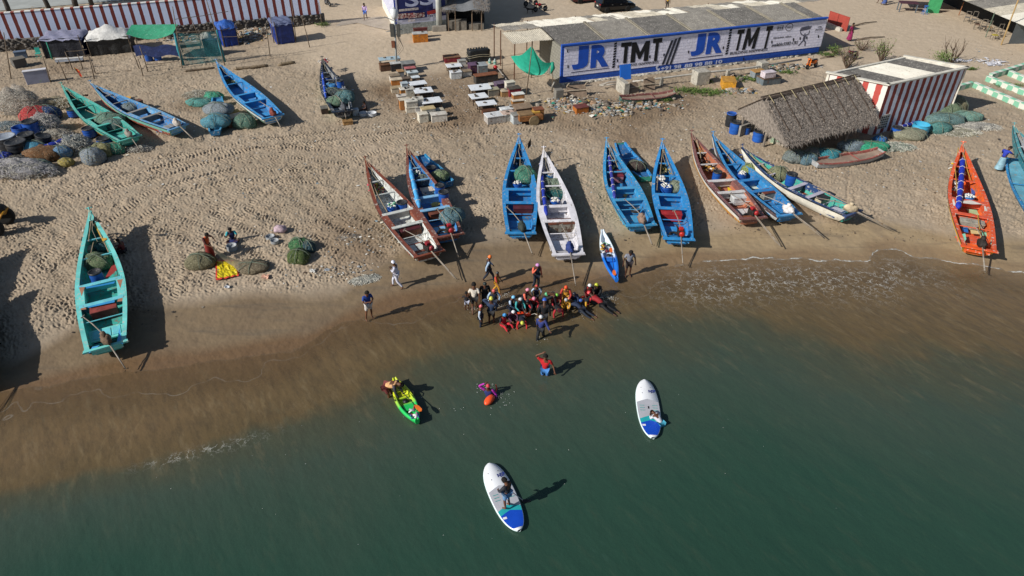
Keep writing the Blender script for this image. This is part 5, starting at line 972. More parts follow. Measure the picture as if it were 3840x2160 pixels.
def tyre(k,x,y,z,r_,lab,tilt=0):
    p=g(k,x,y,z); mb=MB(); P=[]
    for i in range(19):
        a=i/18*6.2832; P.append([((r_+r_*.32*math.cos(b_))*math.cos(a),(r_+r_*.32*math.cos(b_))*math.sin(a),r_*.3*math.sin(b_)) for b_ in [j*6.2832/8 for j in range(9)]])
    mb.grid(P); o_=mb.build('tyre',mat('#1e1c1b',.8,.2,6),None,True); o_.location=p; o_.rotation_euler=(tilt,0,0); tag(o_,lab,'tyre','old tyres')
tyre('C',422,745,.75,.24,'black tyre on the stern bench of the light blue boat'); tyre('C',800,985,.75,.26,'black tyre beside the red engine of the blue boat'); tyre('E',725,970,.7,.27,'black tyre at the stern of the pinkish boat'); tyre('A',860,1005,.75,.26,'black tyre beside the red motor of the brown rimmed boat',.3)
# black signal flags on sticks
def flag(k,b_,t_,q,cc,lab,z=1.0):
    p=g(k,*b_,z); tp=at_y(k,*t_,p.y); ob=thing('signal_flag',lab,'flag',p); mb=MB(); mb.tube([(0,0,0),tuple(tp-p)],.02,5); mb.build('stick',mat('#5a4a3a',.8),ob)
    V=[at_y(k,*c_,p.y+.1*i)-p for i,c_ in enumerate(q)]; mb=MB(); mb.add([tuple(v) for v in V]+[tuple(v+Vector((0,.02,0))) for v in V],[tuple(range(len(V))),tuple(range(len(V),2*len(V)))[::-1]]); mb.build('flag_cloth',mat(cc,.8,.2,4),ob)
flag('B',(270,215),(350,80),[(352,68),(320,135),(318,190),(352,150)],'#1c1c20','black pennant on a stick at the bow of the plain blue boat',1.3)
flag('F',(340,200),(415,90),[(345,115),(413,162),(385,168),(340,150)],'#1e2026','black flag over the bow of the large turquoise boat',1.5)
flag('L',(1240,260),(1290,215),[(1250,225),(1330,215),(1330,245),(1270,240)],'#6f2a2c','small dark red rag on the far left turquoise boat',1.0)
# ---------------- people ----------------
def V3(*a): return Vector(a)
BASE=dict(pel=(0,0,.93),abd=(0,0,1.1),ch=(0,.0,1.30),nk=(0,.0,1.47),hd=(0,.03,1.62),sh=(.19,0,1.41),el=(.25,-.03,1.13),wr=(.27,.06,.89),hp=(.09,0,.90),kn=(.11,.03,.49),an=(.12,-.03,.09),to=(.14,.14,.035))
def pose(nm,**kw):
    J={}
    for k,v in BASE.items():
        if k in('pel','abd','ch','nk','hd'): J[k]=Vector(v)
        else: J[k+'R']=Vector(v); J[k+'L']=Vector((-v[0],v[1],v[2]))
    def S_(d): 
        for k,v in d.items(): J[k]=Vector(v)
    if nm=='walk': S_(dict(knR=(.10,.22,.52),anR=(.11,.26,.10),toR=(.12,.43,.06),knL=(-.10,-.05,.50),anL=(-.11,-.33,.14),toL=(-.12,-.18,.03),elR=(.25,-.16,1.14),wrR=(.26,-.18,.9),elL=(-.25,.1,1.14),wrL=(-.24,.26,.95),hd=(0,.06,1.61)))
    if nm=='crossed': S_(dict(elR=(.27,.08,1.14),wrR=(.03,.26,1.18),elL=(-.27,.08,1.14),wrL=(-.05,.25,1.12),hd=(0,.07,1.60),knR=(.16,.03,.49),anR=(.2,-.02,.09),toR=(.25,.14,.035)))
    if nm=='face': S_(dict(elR=(.3,.18,1.2),wrR=(.1,.25,1.5),hd=(0,.08,1.58)))
    if nm=='headhand': S_(dict(elR=(.42,.02,1.62),wrR=(.14,.0,1.78),elL=(-.33,-.02,1.15),wrL=(-.42,.1,.92)))
    if nm=='bend': S_(dict(pel=(0,-.1,.85),abd=(0,.05,.98),ch=(0,.25,1.08),nk=(0,.4,1.14),hd=(0,.54,1.12),shR=(.18,.35,1.1),shL=(-.18,.35,1.1),elR=(.22,.4,.8),elL=(-.22,.4,.8),wrR=(.18,.5,.55),wrL=(-.18,.5,.55),hpR=(.09,-.1,.83),hpL=(-.09,-.1,.83)))
    if nm=='reach': S_(dict(ch=(0,.06,1.28),nk=(0,.1,1.44),hd=(0,.16,1.57),elR=(.3,.22,1.12),wrR=(.22,.48,1.0),elL=(-.3,.22,1.12),wrL=(-.22,.48,1.0)))
    if nm=='back': S_(dict(elR=(.34,-.22,1.2),wrR=(.1,-.3,1.05),elL=(-.34,-.22,1.2),wrL=(-.1,-.3,1.05)))
    if nm=='sit': 
        dz=.80; 
        for k in('pel','abd','ch','nk','hd','shR','shL','elR','elL','wrR','wrL','hpR','hpL'): J[k].z-=dz
        S_(dict(knR=(.22,.38,.32),anR=(.2,.62,.08),toR=(.22,.78,.1),knL=(-.22,.38,.30),anL=(-.2,.6,.08),toL=(-.22,.76,.1),wrR=(.2,.3,.38),wrL=(-.2,.3,.38),elR=(.28,.08,.42),elL=(-.28,.08,.42),hd=(0,.09,.8)))
    if nm=='crosslegs':
        for k in('pel','abd','ch','nk','hd','shR','shL','elR','elL','wrR','wrL','hpR','hpL'): J[k].z-=.80
        S_(dict(knR=(.38,.3,.14),anR=(.0,.42,.08),toR=(-.14,.46,.06),knL=(-.38,.3,.14),anL=(.02,.32,.1),toL=(.16,.36,.08),elR=(.3,.1,.4),wrR=(.18,.36,.35),elL=(-.3,.1,.4),wrL=(-.18,.36,.35),hd=(0,.08,.8)))
    if nm=='crouch':
        S_(dict(pel=(0,-.08,.30),abd=(0,-.04,.46),ch=(0,.06,.66),nk=(0,.14,.80),hd=(0,.24,.90),shR=(.18,.1,.75),shL=(-.18,.1,.75),elR=(.26,.25,.52),elL=(-.26,.25,.52),wrR=(.16,.45,.42),wrL=(-.16,.45,.42),hpR=(.1,-.08,.28),hpL=(-.1,-.08,.28),knR=(.18,.32,.28),knL=(-.18,.32,.28),anR=(.16,.0,.07),anL=(-.16,.0,.07),toR=(.17,.15,.03),toL=(-.17,.15,.03)))
    if nm=='kneel':
        S_(dict(pel=(0,-.02,.45),abd=(0,0,.62),ch=(0,.06,.82),nk=(0,.1,.98),hd=(0,.17,1.1),shR=(.18,.07,.93),shL=(-.18,.07,.93),elR=(.27,.16,.67),elL=(-.27,.16,.67),wrR=(.2,.4,.55),wrL=(-.2,.4,.55),hpR=(.09,-.02,.43),hpL=(-.09,-.02,.43),knR=(.13,.16,.06),knL=(-.13,.16,.06),anR=(.13,-.3,.06),anL=(-.13,-.3,.06),toR=(.13,-.44,.03),toL=(-.13,-.44,.03)))
    if nm in('allfours','plank'):
        S_(dict(pel=(0,-.25,.42),abd=(0,-.08,.46),ch=(0,.14,.50),nk=(0,.30,.54),hd=(0,.44,.60),shR=(.19,.22,.48),shL=(-.19,.22,.48),elR=(.27,.26,.26),elL=(-.27,.26,.26),wrR=(.24,.34,.04),wrL=(-.24,.34,.04),hpR=(.09,-.27,.4),hpL=(-.09,-.27,.4),knR=(.13,-.42,.08),knL=(-.13,-.42,.08),anR=(.14,-.8,.07),anL=(-.14,-.8,.07),toR=(.14,-.95,.05),toL=(-.14,-.95,.05)))
        if nm=='plank': S_(dict(pel=(0,-.4,.32),hpR=(.09,-.42,.3),hpL=(-.09,-.42,.3),knR=(.14,-.85,.16),knL=(-.14,-.82,.16),anR=(.2,-1.22,.08),anL=(-.1,-1.22,.08),toR=(.2,-1.36,.05),toL=(-.1,-1.36,.05)))
    for k,v in kw.items(): J[k]=Vector(v)
    return J
def skinmesh(name,verts,edges,radii,roots,m,parent,sub=1,smooth=True):
    me=bpy.data.meshes.new(name); me.from_pydata([tuple(v) for v in verts],edges,[]); me.materials.append(m); o=bpy.data.objects.new(name,me); COL.objects.link(o); o.parent=parent
    md=o.modifiers.new('skin','SKIN'); md.branch_smoothing=.3; md.use_smooth_shade=smooth
    sv=me.skin_vertices[0].data if len(me.skin_vertices) else None
    if sv is None: 
        bpy.context.view_layer.update(); sv=me.skin_vertices[0].data
    for i,r in enumerate(radii): sv[i].radius=(r,r) if not isinstance(r,tuple) else r; sv[i].use_root=(i in roots)
    if sub: s_=o.modifiers.new('smooth','SUBSURF'); s_.levels=sub; s_.render_levels=sub
    return o
CHAIN=[('pel','abd'),('abd','ch'),('ch','nk'),('nk','hd'),('ch','shR'),('shR','elR'),('elR','wrR'),('ch','shL'),('shL','elL'),('elL','wrL'),('pel','hpR'),('hpR','knR'),('knR','anR'),('anR','toR'),('pel','hpL'),('hpL','knL'),('knL','anL'),('anL','toL')]
RAD=dict(pel=.135,abd=.125,ch=.14,nk=.055,hd=.10,sh=.062,el=.043,wr=.030,hp=.085,kn=.058,an=.038,to=.03)
def rad(k): return RAD[k] if k in RAD else RAD[k[:-1]]
def submesh(name,J,keys,extra,m,parent,grow=1.12,add=.012,over=None):
    ks=[k for k in J if k in keys]; idx={k:i for i,k in enumerate(ks)}; vs=[J[k] for k in ks]; es=[(idx[a],idx[b]) for a,b in CHAIN if a in idx and b in idx]; rr=[rad(k)*grow+add for k in ks]
    if over: rr=[over.get(k,r) for k,r in zip(ks,rr)]
    for (a,b_,f,r_) in extra:  # partial limb: from joint a toward joint b by f
        vs.append(J[a].lerp(J[b_],f)); es.append((idx[a],len(vs)-1)); rr.append(r_)
    root=[idx.get('pel',idx.get('ch',0))]
    # add islands' roots
    seen=set(); adj={i:[] for i in range(len(vs))}
    for a,b_ in es: adj[a].append(b_); adj[b_].append(a)
    roots=set()
    for s0 in ([root[0]]+list(range(len(vs)))):
        if s0 in seen: continue
        roots.add(s0); st_=[s0]
        while st_:
            q=st_.pop()
            if q in seen: continue
            seen.add(q); st_+=adj[q]
    return skinmesh(name,vs,es,rr,roots,m,parent)
SKIN=['#5a3a28','#4a2e20','#6a4632']
NP=[0]
def person(k,x,y,lab,face,ps,top='#20242c',sleeve=None,slv='long',bot='#20242c',bt_='long',cap=None,hair='#15110f',sc=1.0,z=0.0,lean=0,skin=None,group=None,**kw):
    NP[0]+=1; sk=SKIN[NP[0]%3] if skin is None else skin
    p=g(k,x,y,max(z,0)) if z>=0 else g(k,x,y,0)
    gz=ground_z(p.x,p.y) if z==0 else z
    if z==0: gz=min(gz,0.03)
    J=pose(ps,**kw)
    t_=thing('person',lab,'person',(p.x,p.y,gz),R_(face)-math.pi/2,group); t_.scale=(sc,)*3
    # body: one skinned surface with rooted finger chains
    ks=list(J); idx={k_:i for i,k_ in enumerate(ks)}; vs=[J[k_] for k_ in ks]; es=[(idx[a],idx[b_]) for a,b_ in CHAIN]; rr=[rad(k_) for k_ in ks]; roots={idx['pel']}
    rr[idx['hd']]=.098
    for s_,sg in (('R',1),('L',-1)):
        w_=J['wr'+s_]; d=(w_-J['el'+s_]).normalized(); side=d.cross(Vector((0,1,0.01))).normalized() if abs(d.y)<.9 else Vector((1,0,0)); pn=d.cross(side).normalized()
        pm=w_+d*.075; i0=len(vs); vs+= [pm,w_+d*.10]; es.append((idx['wr'+s_],i0)); es.append((i0,i0+1)); rr+=[.034,.028]
        for q in range(4):
            a=w_+d*.085+side*(-.03+.02*q); l=(.062,.075,.07,.055)[q]; b_=a+d*l*.55+pn*.008; c_=a+d*l+pn*.022; j=len(vs); vs+=[a,b_,c_]; es+=[(j,j+1),(j+1,j+2)]; rr+=[.010,.009,.008]; roots.add(j)
        a=w_+d*.04-side*.03*sg; b_=a+d*.03-side*.03*sg; c_=b_+d*.03+pn*.01; j=len(vs); vs+=[a,b_,c_]; es+=[(j,j+1),(j+1,j+2)]; rr+=[.012,.010,.009]; roots.add(j)
    up=(J['hd']-J['nk']).normalized(); fw=(Vector((0,1,0))-up*up.y).normalized(); rt=fw.cross(up).normalized(); hc=J['hd']
    vs.append(hc+up*.06); es.append((idx['hd'],len(vs)-1)); rr.append(.085)
    body=skinmesh('body',vs,es,rr,roots,mat(sk,.55,.12,6),t_)
    # face details, ears
    mb=MB(); mb.blob(tuple(hc+fw*.105+up*-.01),(.016,.02,.025),1,.02,8,flat=False)
    for s_ in(-1,1): mb.blob(tuple(hc+rt*s_*.10),(.018,.022,.032),2,.02,8,flat=False)
    mb.build('nose_and_ears',mat(sk,.55,.12,6),t_,True) if False else None
    nb=MB(); nb.blob(tuple(hc+fw*.103),(.016,.022,.026),1,.02,8,flat=False); nb.build('nose',mat(sk,.55,.12,6),t_,True)
    for s_ in(-1,1):
        q=MB(); q.blob(tuple(hc+rt*s_*.100-up*.005),(.014,.022,.03),2,.02,8,flat=False); q.build('ear',mat(sk,.55,.12,6),t_,True)
        q=MB(); q.blob(tuple(hc+fw*.092+rt*s_*.036+up*.025),(.014,.009,.009),2,.0,8,flat=False); q.build('eye',mat('#1a1412',.3,.1,6),t_,True)
    q=MB(); q.blob(tuple(hc+fw*.092-up*.045),(.026,.009,.009),2,.0,8,flat=False); q.build('mouth',mat('#5a2c26',.5,.1,6),t_,True)
    # hair or cap : shell over the crown
    mb=MB(); P=[]; R0=.112 if cap else .118; lim=1.75 if cap else 1.95
    for i in range(9):
        th=i/8*lim; row=[]
        for j in range(16):
            a=j/16*6.2832; d=up*math.cos(th)+(fw*math.cos(a)+rt*math.sin(a))*math.sin(th)
            if th>1.15 and math.cos(a)>.35: d=up*math.cos(1.15)+(fw*math.cos(a)+rt*math.sin(a))*math.sin(1.15)
            row.append(tuple(hc+up*.025+d*R0*(1 if cap else 1+.03*math.sin(j*3+i*2))+ (up*.02 if th<.8 else Vector())))
        P.append(row)
    mb.grid(P,0,True); mb.build('swim_cap' if cap else 'hair',mat(cap or hair,.35 if cap else .9,.1 if cap else .25,12,0,30,wear=.12 if cap else 0,wcol='#e8e8e8'),t_,True)
    # clothing
    tm=mat(top,.75,.2,6,.01,22); sm_=mat(sleeve,.75,.2,6,.01,22) if sleeve else tm; bm_=mat(bot,.75,.22,6,.01,22,wear=.0)
    if top!='none':
        torso={'pel','abd','ch','shR','shL'}
        ex=[('ch','nk',.75,.062)]
        if slv in('short','long') and not sleeve: ex+=[('shR','elR',.75 if slv=='short' else 1,.06 if slv=='short' else .052),('shL','elL',.75 if slv=='short' else 1,.06 if slv=='short' else .052)]
        keys=set(torso)
        if slv=='long' and not sleeve: keys|={'elR','elL','wrR','wrL'}; ex=ex[:1]
        ov={'pel':.155 if bt_!='suit' else .148,'shR':.078,'shL':.078}
        submesh('shirt' if bt_!='suit' else 'wetsuit_top',J,keys,ex,tm,t_,over=ov)
        if sleeve:
            for s_ in 'RL':
                a,b_,c_=J['sh'+s_],J['el'+s_],J['wr'+s_]; f=1 if slv=='long' else .0
                pts=[a.lerp(J['ch'],.25),a,a.lerp(b_,.6),b_]+([b_.lerp(c_,.6),c_.lerp(b_,.03)] if slv=='long' else []); skinmesh('sleeve',pts,[(i,i+1) for i in range(len(pts)-1)],[.07,.080,.064,.056]+([.046,.04] if slv=='long' else []),{0},sm_,t_)
    if bt_ in('long','suit'): submesh('trousers' if bt_=='long' else 'wetsuit_legs',J,{'pel','hpR','hpL','knR','knL'},[('knR','anR',.9,.05),('knL','anL',.9,.05)],bm_,t_,over={'pel':.15})
    elif bt_=='shorts': submesh('shorts',J,{'pel','hpR','hpL'},[('hpR','knR',.85,.088),('hpL','knL',.85,.088)],bm_,t_,over={'pel':.158,'hpR':.11,'hpL':.11})
    elif bt_=='skirt':
        mb=MB(); P=[]
        c0_=J['pel']+Vector((0,0,.06)); kl=(J['anR']+J['anL'])/2+Vector((0,0,.08)); km=(J['knR']+J['knL'])/2
        for i,(c_,r_) in enumerate(((c0_,.165),(J['pel']*.6+km*.4,.2),(km,.23),(km*.4+kl*.6,.25),(kl,.27))):
            P.append([(c_.x+r_*math.cos(a)*(1+.07*math.sin(3*a)),c_.y+r_*math.sin(a)*(1+.07*math.cos(4*a)),c_.z) for a in [j/16*6.2832 for j in range(16)]])
        mb.grid(P,0,True); mb.build('skirt',bm_,t_,True)
    t_.rotation_euler[0]=lean
    return t_
NV='#1b2434'; LB='#9db4cc'; GRP='swimmers in the shallows'
H_='H'
person(H_,472,490,'walker in navy suit and orange cap, nearest the white boat',10,'walk',NV,LB,'long',NV,'suit','#d9702e',sc=.98,z=.001)
person(H_,590,650,'child in yellow wetsuit with dark cap running beside the navy walker',-20,'walk','#c08a28','#b03a30','short','#c08a28','suit','#23282c',sc=.8,elR=(.3,.15,1.1),wrR=(.38,.35,.85))
person(H_,250,925,'man in white patterned shirt and black shorts at the left of the waders',95,'walk','#cfc8bc',None,'short','#17181b','shorts',None,sc=1.04,wrL=(-.3,.1,.9),elL=(-.27,0,1.13))
person(H_,130,905,'small child in black shirt and pale shorts left of the white shirted man',100,'stand','#1d1d22',None,'short','#9fa3b4','shorts',None,sc=.68,elL=(-.36,.1,1.2),wrL=(-.5,.2,1.2))
person(H_,412,870,'man in black rash suit and dark green cap facing the camera right of the white shirt',-80,'stand','#111317',None,'long','#111317','suit','#26302e',sc=1.0,hd=(0,.08,1.6))
person(H_,550,935,'person in navy and pale blue suit with coral cap left in the waders',-85,'stand',NV,LB,'long',NV,'suit','#c05a55',sc=.93,elR=(.32,0,1.15),elL=(-.32,0,1.15),hd=(0,.08,1.58))
person(H_,510,1110,'adult in slate top with yellow cap, hand behind the head, among the waders',80,'stand','#2c3c58',None,'long','#18191c','shorts','#c5c24a',sc=1.0,elL=(-.42,0,1.55),wrL=(-.14,0,1.62),elR=(.3,.1,1.16),wrR=(.2,.3,1.1))
person(H_,345,1160,'thin child in navy suit with white sleeves and pink cap, front left of the waders',-10,'stand',NV,'#b9c6d6','long',NV,'suit','#c45a60',sc=.86)
person(H_,1205,595,'swimmer in coral sleeves and lilac cap walking behind the group',-70,'face',NV,'#d8684f','long',NV,'suit','#c48ac0',sc=.98,z=.001,anR=(.18,-.12,.1),toR=(.2,.05,.04))
person(H_,1203,800,'child with red cap and pale blue sleeves standing just behind the middle group',-85,'stand','#27304a','#a9c0d4','long','#1c2230','suit','#c0453f',sc=.72,elR=(.36,0,1.2),elL=(-.36,0,1.2))
K=dict(group=GRP)
person(H_,805,930,'kneeling swimmer with light blue cap and white sleeves left of the middle cluster',-30,'kneel',NV,'#a9bdd2','long',NV,'suit','#6fb4dc',sc=.9,z=-.12,**K)
person(H_,930,960,'swimmer with grey cap and teal sleeves leaning over the orange rescue tube',-60,'kneel',NV,'#3a9a9c','long',NV,'suit','#b9bdc0',sc=.92,z=-.1,**K)
person(H_,1015,850,'swimmer with pink cap and coral sleeves reaching right in the middle cluster',-20,'kneel',NV,'#dc6a52','long',NV,'suit','#cf8498',sc=.95,z=-.05,wrR=(.2,.55,.6),**K)
person(H_,1065,930,'dark suited swimmer crouching in the middle of the cluster between pink caps',-90,'crouch','#171a22',None,'long','#171a22','suit','#1d2026',sc=.95,z=-.1,**K)
person(H_,1150,895,'crouching swimmer in red with pink and white cap left of the tall black suited adult',-80,'crouch','#a3242c',None,'long','#141519','suit','#cf7c96',sc=.95,z=-.08,**K)
person(H_,695,1150,'swimmer in bright red suit with blue cap sitting in the water front left',-50,'sit','#b51f2c','#1d1d22','short','#bb2230','suit','#2f86c4',sc=.92,z=-.1,**K)
person(H_,825,1080,'swimmer in purple top with white cap sitting behind the red suited one',-70,'crouch','#53304a',None,'long','#7f4a5a','suit','#d6d6dc',sc=.88,z=-.12,**K)
person(H_,975,1150,'swimmer with yellow cap and red sleeves on hands in front of the orange tube',-85,'allfours','#1d2030','#c02a2c','long','#20242e','suit','#bfc64a',sc=.9,z=-.1,**K)
person(H_,1320,1160,'tall adult in black suit with royal blue cap standing in the centre of the group',85,'stand','#14161c',None,'long','#14161c','suit','#2754b0',sc=1.08,hd=(0,.1,1.58))
person(H_,1370,930,'swimmer with green cap bending to the right behind the royal blue cap',10,'bend','#15181e',None,'long','#15181e','suit','#4fa876',sc=.95,z=-.1,hd=(0,-.0,1.2),**K)
person(H_,1275,1345,'person in blue top with white cap wading away from the group toward the camera',-110,'walk','#2a3672',None,'long','#15181d','suit','#c9cbcf',sc=1.0,elL=(-.34,.1,1.2),wrL=(-.5,.25,1.1))
person(H_,1505,880,'crouching swimmer in red with bright green cap left of the yellow wetsuits',-85,'kneel','#a1202c',None,'long','#1a1b20','suit','#7fbf4a',sc=.9,z=-.12,**K)
person(H_,1660,810,'child in yellow wetsuit with orange cap at the back of the right cluster',-100,'kneel','#c08a2a','#b0382e','long','#c08a2a','suit','#cf4a24',sc=1.0,z=-.02,**K)
person(H_,1530,970,'swimmer with coral cap and red sleeves on hands below the bright green cap',-80,'allfours','#1d1f26','#b02430','long','#1a1b20','suit','#d0505a',sc=.92,z=-.1,**K)
person(H_,1655,890,'swimmer in yellow top with silver cap crouching in front of the orange cap',-90,'crouch','#c28f2c',None,'long','#c28f2c','suit','#a9adb0',sc=.88,z=-.12,**K)
person(H_,1775,820,'swimmer in navy with black cap crouching beside the yellow wetsuits',-90,'crouch','#1c2a4a',None,'long','#24406a','suit','#26262e',sc=.95,z=-.08,**K)
person(H_,1815,920,'swimmer with peach cap and sky blue sleeves holding a plank',140,'plank','#1d2a44','#3a9ac4','long','#1a2230','suit','#cf8464',sc=.9,z=-.06,**K)
person(H_,2010,760,'swimmer in red suit with white cap kneeling at the back right of the group',-90,'kneel','#9c1f2a','#141519','short','#8f1f28','suit','#d3d8de',sc=.95,z=-.05,**K)
person(H_,2155,700,'swimmer in black with yellow cap crouching at the far right of the group',-120,'crouch','#15171c',None,'long','#1a2228','suit','#c0c63a',sc=.98,z=-.05,**K)
person(H_,1990,850,'swimmer with blue and white cap and yellow sleeve crawling at the right of the group',-150,'allfours','#1d2a30','#c0902a','long','#1d2a30','suit','#3a5fa8',sc=.85,z=-.05,**K)
person(H_,2130,850,'swimmer with coral red cap crawling with black legs stretched to the lower right',140,'plank','#8f1f26','#a8242c','long','#141519','suit','#d04a50',sc=.98,z=-.03,**K)
person('I',425,1235,'man in blue and white polo shirt and white shorts with folded arms on the wet sand',-50,'crossed','#1d3f8c',None,'short','#bdb8b4','shorts',None,sc=1.02,z=.001)
person('I',925,680,'woman in white hooded patterned outfit walking along the wet sand',175,'walk','#c9cbdc',None,'long','#cccedd','long','#d6d8e6',sc=1.0,z=.001,elR=(.2,.1,1.15),wrR=(.1,.22,1.25),elL=(-.2,.1,1.15),wrL=(-.1,.22,1.25))
person('V',880,1215,'man in grey printed shirt and dark shorts standing right of the blue and white kayak',-80,'stand','#7c808c',None,'short','#2a2428','shorts',None,sc=1.02,hd=(0,.08,1.58),elR=(.3,0,1.13),wrR=(.33,.05,.86),elL=(-.3,0,1.13),wrL=(-.34,.05,.86))
person('J',2125,345,'man in red shirt and blue shorts wading thigh deep with a hand on his head',-100,'headhand','#c01f26',None,'short','#3f78b8','shorts',None,sc=1.05,z=-.62)
person('J',200,600,'person in peach vest bending over the green kayak',-15,'bend','#cfa070','#3a3a44','long','#6a3030','shorts',None,sc=1.08,z=-.42)
person('J',1425,600,'swimmer in magenta sleeves and red cap with an orange float on a belt',-95,'headhand','#25306a','#b02fa8','long','#2a1f5a','suit','#c0394a',sc=.95,z=-1.0)
person('K',640,925,'child in dark shirt and blue shorts standing on the nearer white board',140,'stand','#2c2f38',None,'long','#5f86b0','shorts',None,sc=.93,z=.14,elR=(.28,.12,1.18),wrR=(.1,.2,1.36),elL=(-.26,.14,1.12),wrL=(-.16,.3,1.0),hd=(0,.1,1.56))
person('U',690,980,'child in white top leaning on the edge of the farther white board from the water',125,'bend','#c2c4cc',None,'long','#3a8fa8','shorts',None,sc=.82,z=-.62,elR=(.22,.5,.85),wrR=(.1,.62,.92),elL=(-.22,.45,.85),wrL=(-.1,.6,.92))
person('G',950,370,'woman in navy blue sari sitting cross legged on the sand with basins',-70,'crosslegs','#1d2450','#3ab0b8','short','#1f2656','skirt',None,sc=1.02,z=.001,elR=(.28,.2,.45),wrR=(.14,.3,.55))
person('G',590,660,'woman in red and orange sari standing and lifting a net over the yellow sheet',-20,'reach','#c04a22','#4a1c1c','short','#7a2620','skirt',None,sc=1.0,z=.001,elL=(-.3,.2,1.3),wrL=(-.2,.4,1.2))
person('Q',705,560,'man in blue shirt and checked wrap leaning on the teal boat at the right edge',30,'reach','#1f35a0',None,'short','#86aab8','skirt',None,sc=1.05,z=.001,ch=(0,.12,1.26),nk=(0,.2,1.42),hd=(0,.3,1.52),elR=(.3,.35,1.2),wrR=(.24,.6,1.1))
person('T3',370,300,'man in lilac shirt and blue checked wrap walking on the concrete path by the white wall',-90,'walk','#b79fc8',None,'long','#3f62b0','shorts',None,sc=1.05,z=.06)
person('T5',2505,620,'woman in magenta sari standing by the red fence right of the advert building',-60,'stand','#8a1f52',None,'short','#8f2456','skirt',None,sc=1.05,z=.001)
person('T6',455,75,'person in blue patterned skirt walking on the open ground at the top right',0,'walk','#8a8f9c',None,'short','#3a4f86','skirt',None,sc=1.0,z=.001)
person('T6',400,55,'barefoot person in light clothes walking ahead of the blue skirt at the top right',180,'walk','#c2c2c8',None,'short','#b9b9c0','shorts',None,sc=1.0,z=.001)
person('T4',2335,150,'person in yellow shirt standing behind the roof of the advert building',-90,'stand','#c9a03a',None,'short','#3a3430','long',None,sc=1.0,z=.001)
person('M',2480,740,'woman in dark clothes sitting in the shadow of the dark hulled boat',-150,'crosslegs','#2a1f24',None,'short','#241d22','skirt',None,sc=1.0,z=.001)
person('F',600,420,'person in dark red shirt sitting in the shadow of the large turquoise boat',180,'crosslegs','#5a2024',None,'short','#2a2428','long',None,sc=.95,z=.001)
# ---------------- kayaks, boards and floats ----------------
def kayak(k,a,b_,w_,lab,c1,c2,z=.28,zbase=-.06):
    p=g(k,*a,z); q=g(k,*b_,z); d=q-p; d.z=0; L=d.length; t_=thing('kayak',lab,'kayak',((p.x+q.x)/2,(p.y+q.y)/2,zbase),math.atan2(d.y,d.x)-math.pi/2)
    m1=MC.get(('k',c1,c2))
    if not m1:
        m1,t,b=nodes('kayak shell'); tc=nn(t,'ShaderNodeTexCoord').outputs['Object']; sp=nn(t,'ShaderNodeSeparateXYZ'); lk(t,tc,sp.inputs[0]); f=math_(t,'ADD',math_(t,'MULTIPLY',sp.outputs[1],1/.9),math_(t,'MULTIPLY',noise(t,tc,2.5,5).outputs[0],1.1)); r=ramp(t,f,(.2,hx(c2)),(.9,hx(c1))); lk(t,r.outputs[0],b.inputs['Base Color']); b.inputs['Roughness'].default_value=.35; MC[('k',c1,c2)]=m1
    f=lambda t:w_/2*max(.04,math.sin(math.pi*min(.97,max(.03,t)))**.62)
    P=[];R=[];
    for i in range(25):
        t=i/24; x=f(t); y=(t-.5)*L; up_=.12*(2*t-1)**4; inn=x-.10 if .1<t<.9 else x*.45
        dz=.17 if .12<t<.88 else .02
        P.append([(0,y,0+up_),(-x*.7,y,.03+up_),(-x,y,.17+up_),(-x*.93,y,.29+up_),(-inn,y,.31+up_),(-inn*.85,y,.30-dz+up_),(0,y,.29-dz+up_),(inn*.85,y,.30-dz+up_),(inn,y,.31+up_),(x*.93,y,.29+up_),(x,y,.17+up_),(x*.7,y,.03+up_)])
    mb=MB(); mb.grid(P,0,True); mb.add([P[0][i] for i in range(12)],[tuple(range(12))]); mb.add([P[-1][i] for i in range(12)],[tuple(range(12))[::-1]]); mb.build('hull',m1,t_,True)
    for yy_ in(-.9,.35): mb=MB(); mb.box((0,yy_,.18),(w_*.55,.5,.08),0,0,.1); mb.build('seat',m1,t_,bev=.03)
    mb=MB(); mb.box((0,-.28,.17),(w_*.6,.16,.12)); mb.build('foot_brace',m1,t_,bev=.03)
    mb=MB(); mb.lathe([(0,0),(.13,0),(.14,.03),(0,.05)],14,(0,.0,.2)); mb.build('hatch',mat('#1a1c20',.5),t_,True)
    for s_ in(-1,1):
        mb=MB(); mb.tube([(s_*(w_/2-.02),-.4,.3),(s_*(w_/2+.03),-.25,.33),(s_*(w_/2-.02),-.1,.3)],.02,5); mb.build('carry_handle',mat('#1a1c20',.5),t_)
    for y in (-L/2+.12,L/2-.12): mb=MB(); mb.box((0,y,.33),(.16,.05,.05)); mb.build('end_grip',mat('#e8eef2' if y<0 else c1,.5),t_)
    return t_
def paddle(k,a,b_,z,lab,two=True):
    p=g(k,*a,z); q=g(k,*b_,z+.05); d=q-p; c_=(p+q)/2; t_=thing('paddle',lab,'paddle',c_); mb=MB(); mb.tube([p-c_,q-c_],.018,6); mb.build('shaft',mat('#1d1f22',.4),t_)
    n=Vector((-d.y,d.x,0)).normalized(); dn=d.normalized()
    for e_,s_ in ((p-c_,-1),(q-c_,1)):
        mb=MB(); o_=[e_-dn*s_*.05+n*.03,e_+dn*s_*.12+n*.10,e_+dn*s_*.36+n*.10,e_+dn*s_*.46+n*.02,e_+dn*s_*.42-n*.07,e_+dn*s_*.12-n*.08,e_-dn*s_*.05-n*.03]
        mb.add([tuple(v) for v in o_]+[tuple(v-Vector((0,0,.018))) for v in o_],[tuple(range(7)),tuple(range(7,14))[::-1]]); mb.build('blade',mat('#e0702a',.4,.1),t_)
        if not two: break
    return t_
kayak('V',(255,105),(610,1310),.86,'blue and white sit on top kayak on the wet sand right of the white painted boat','#1f6fd0','#d6e2ea',zbase=-.02)
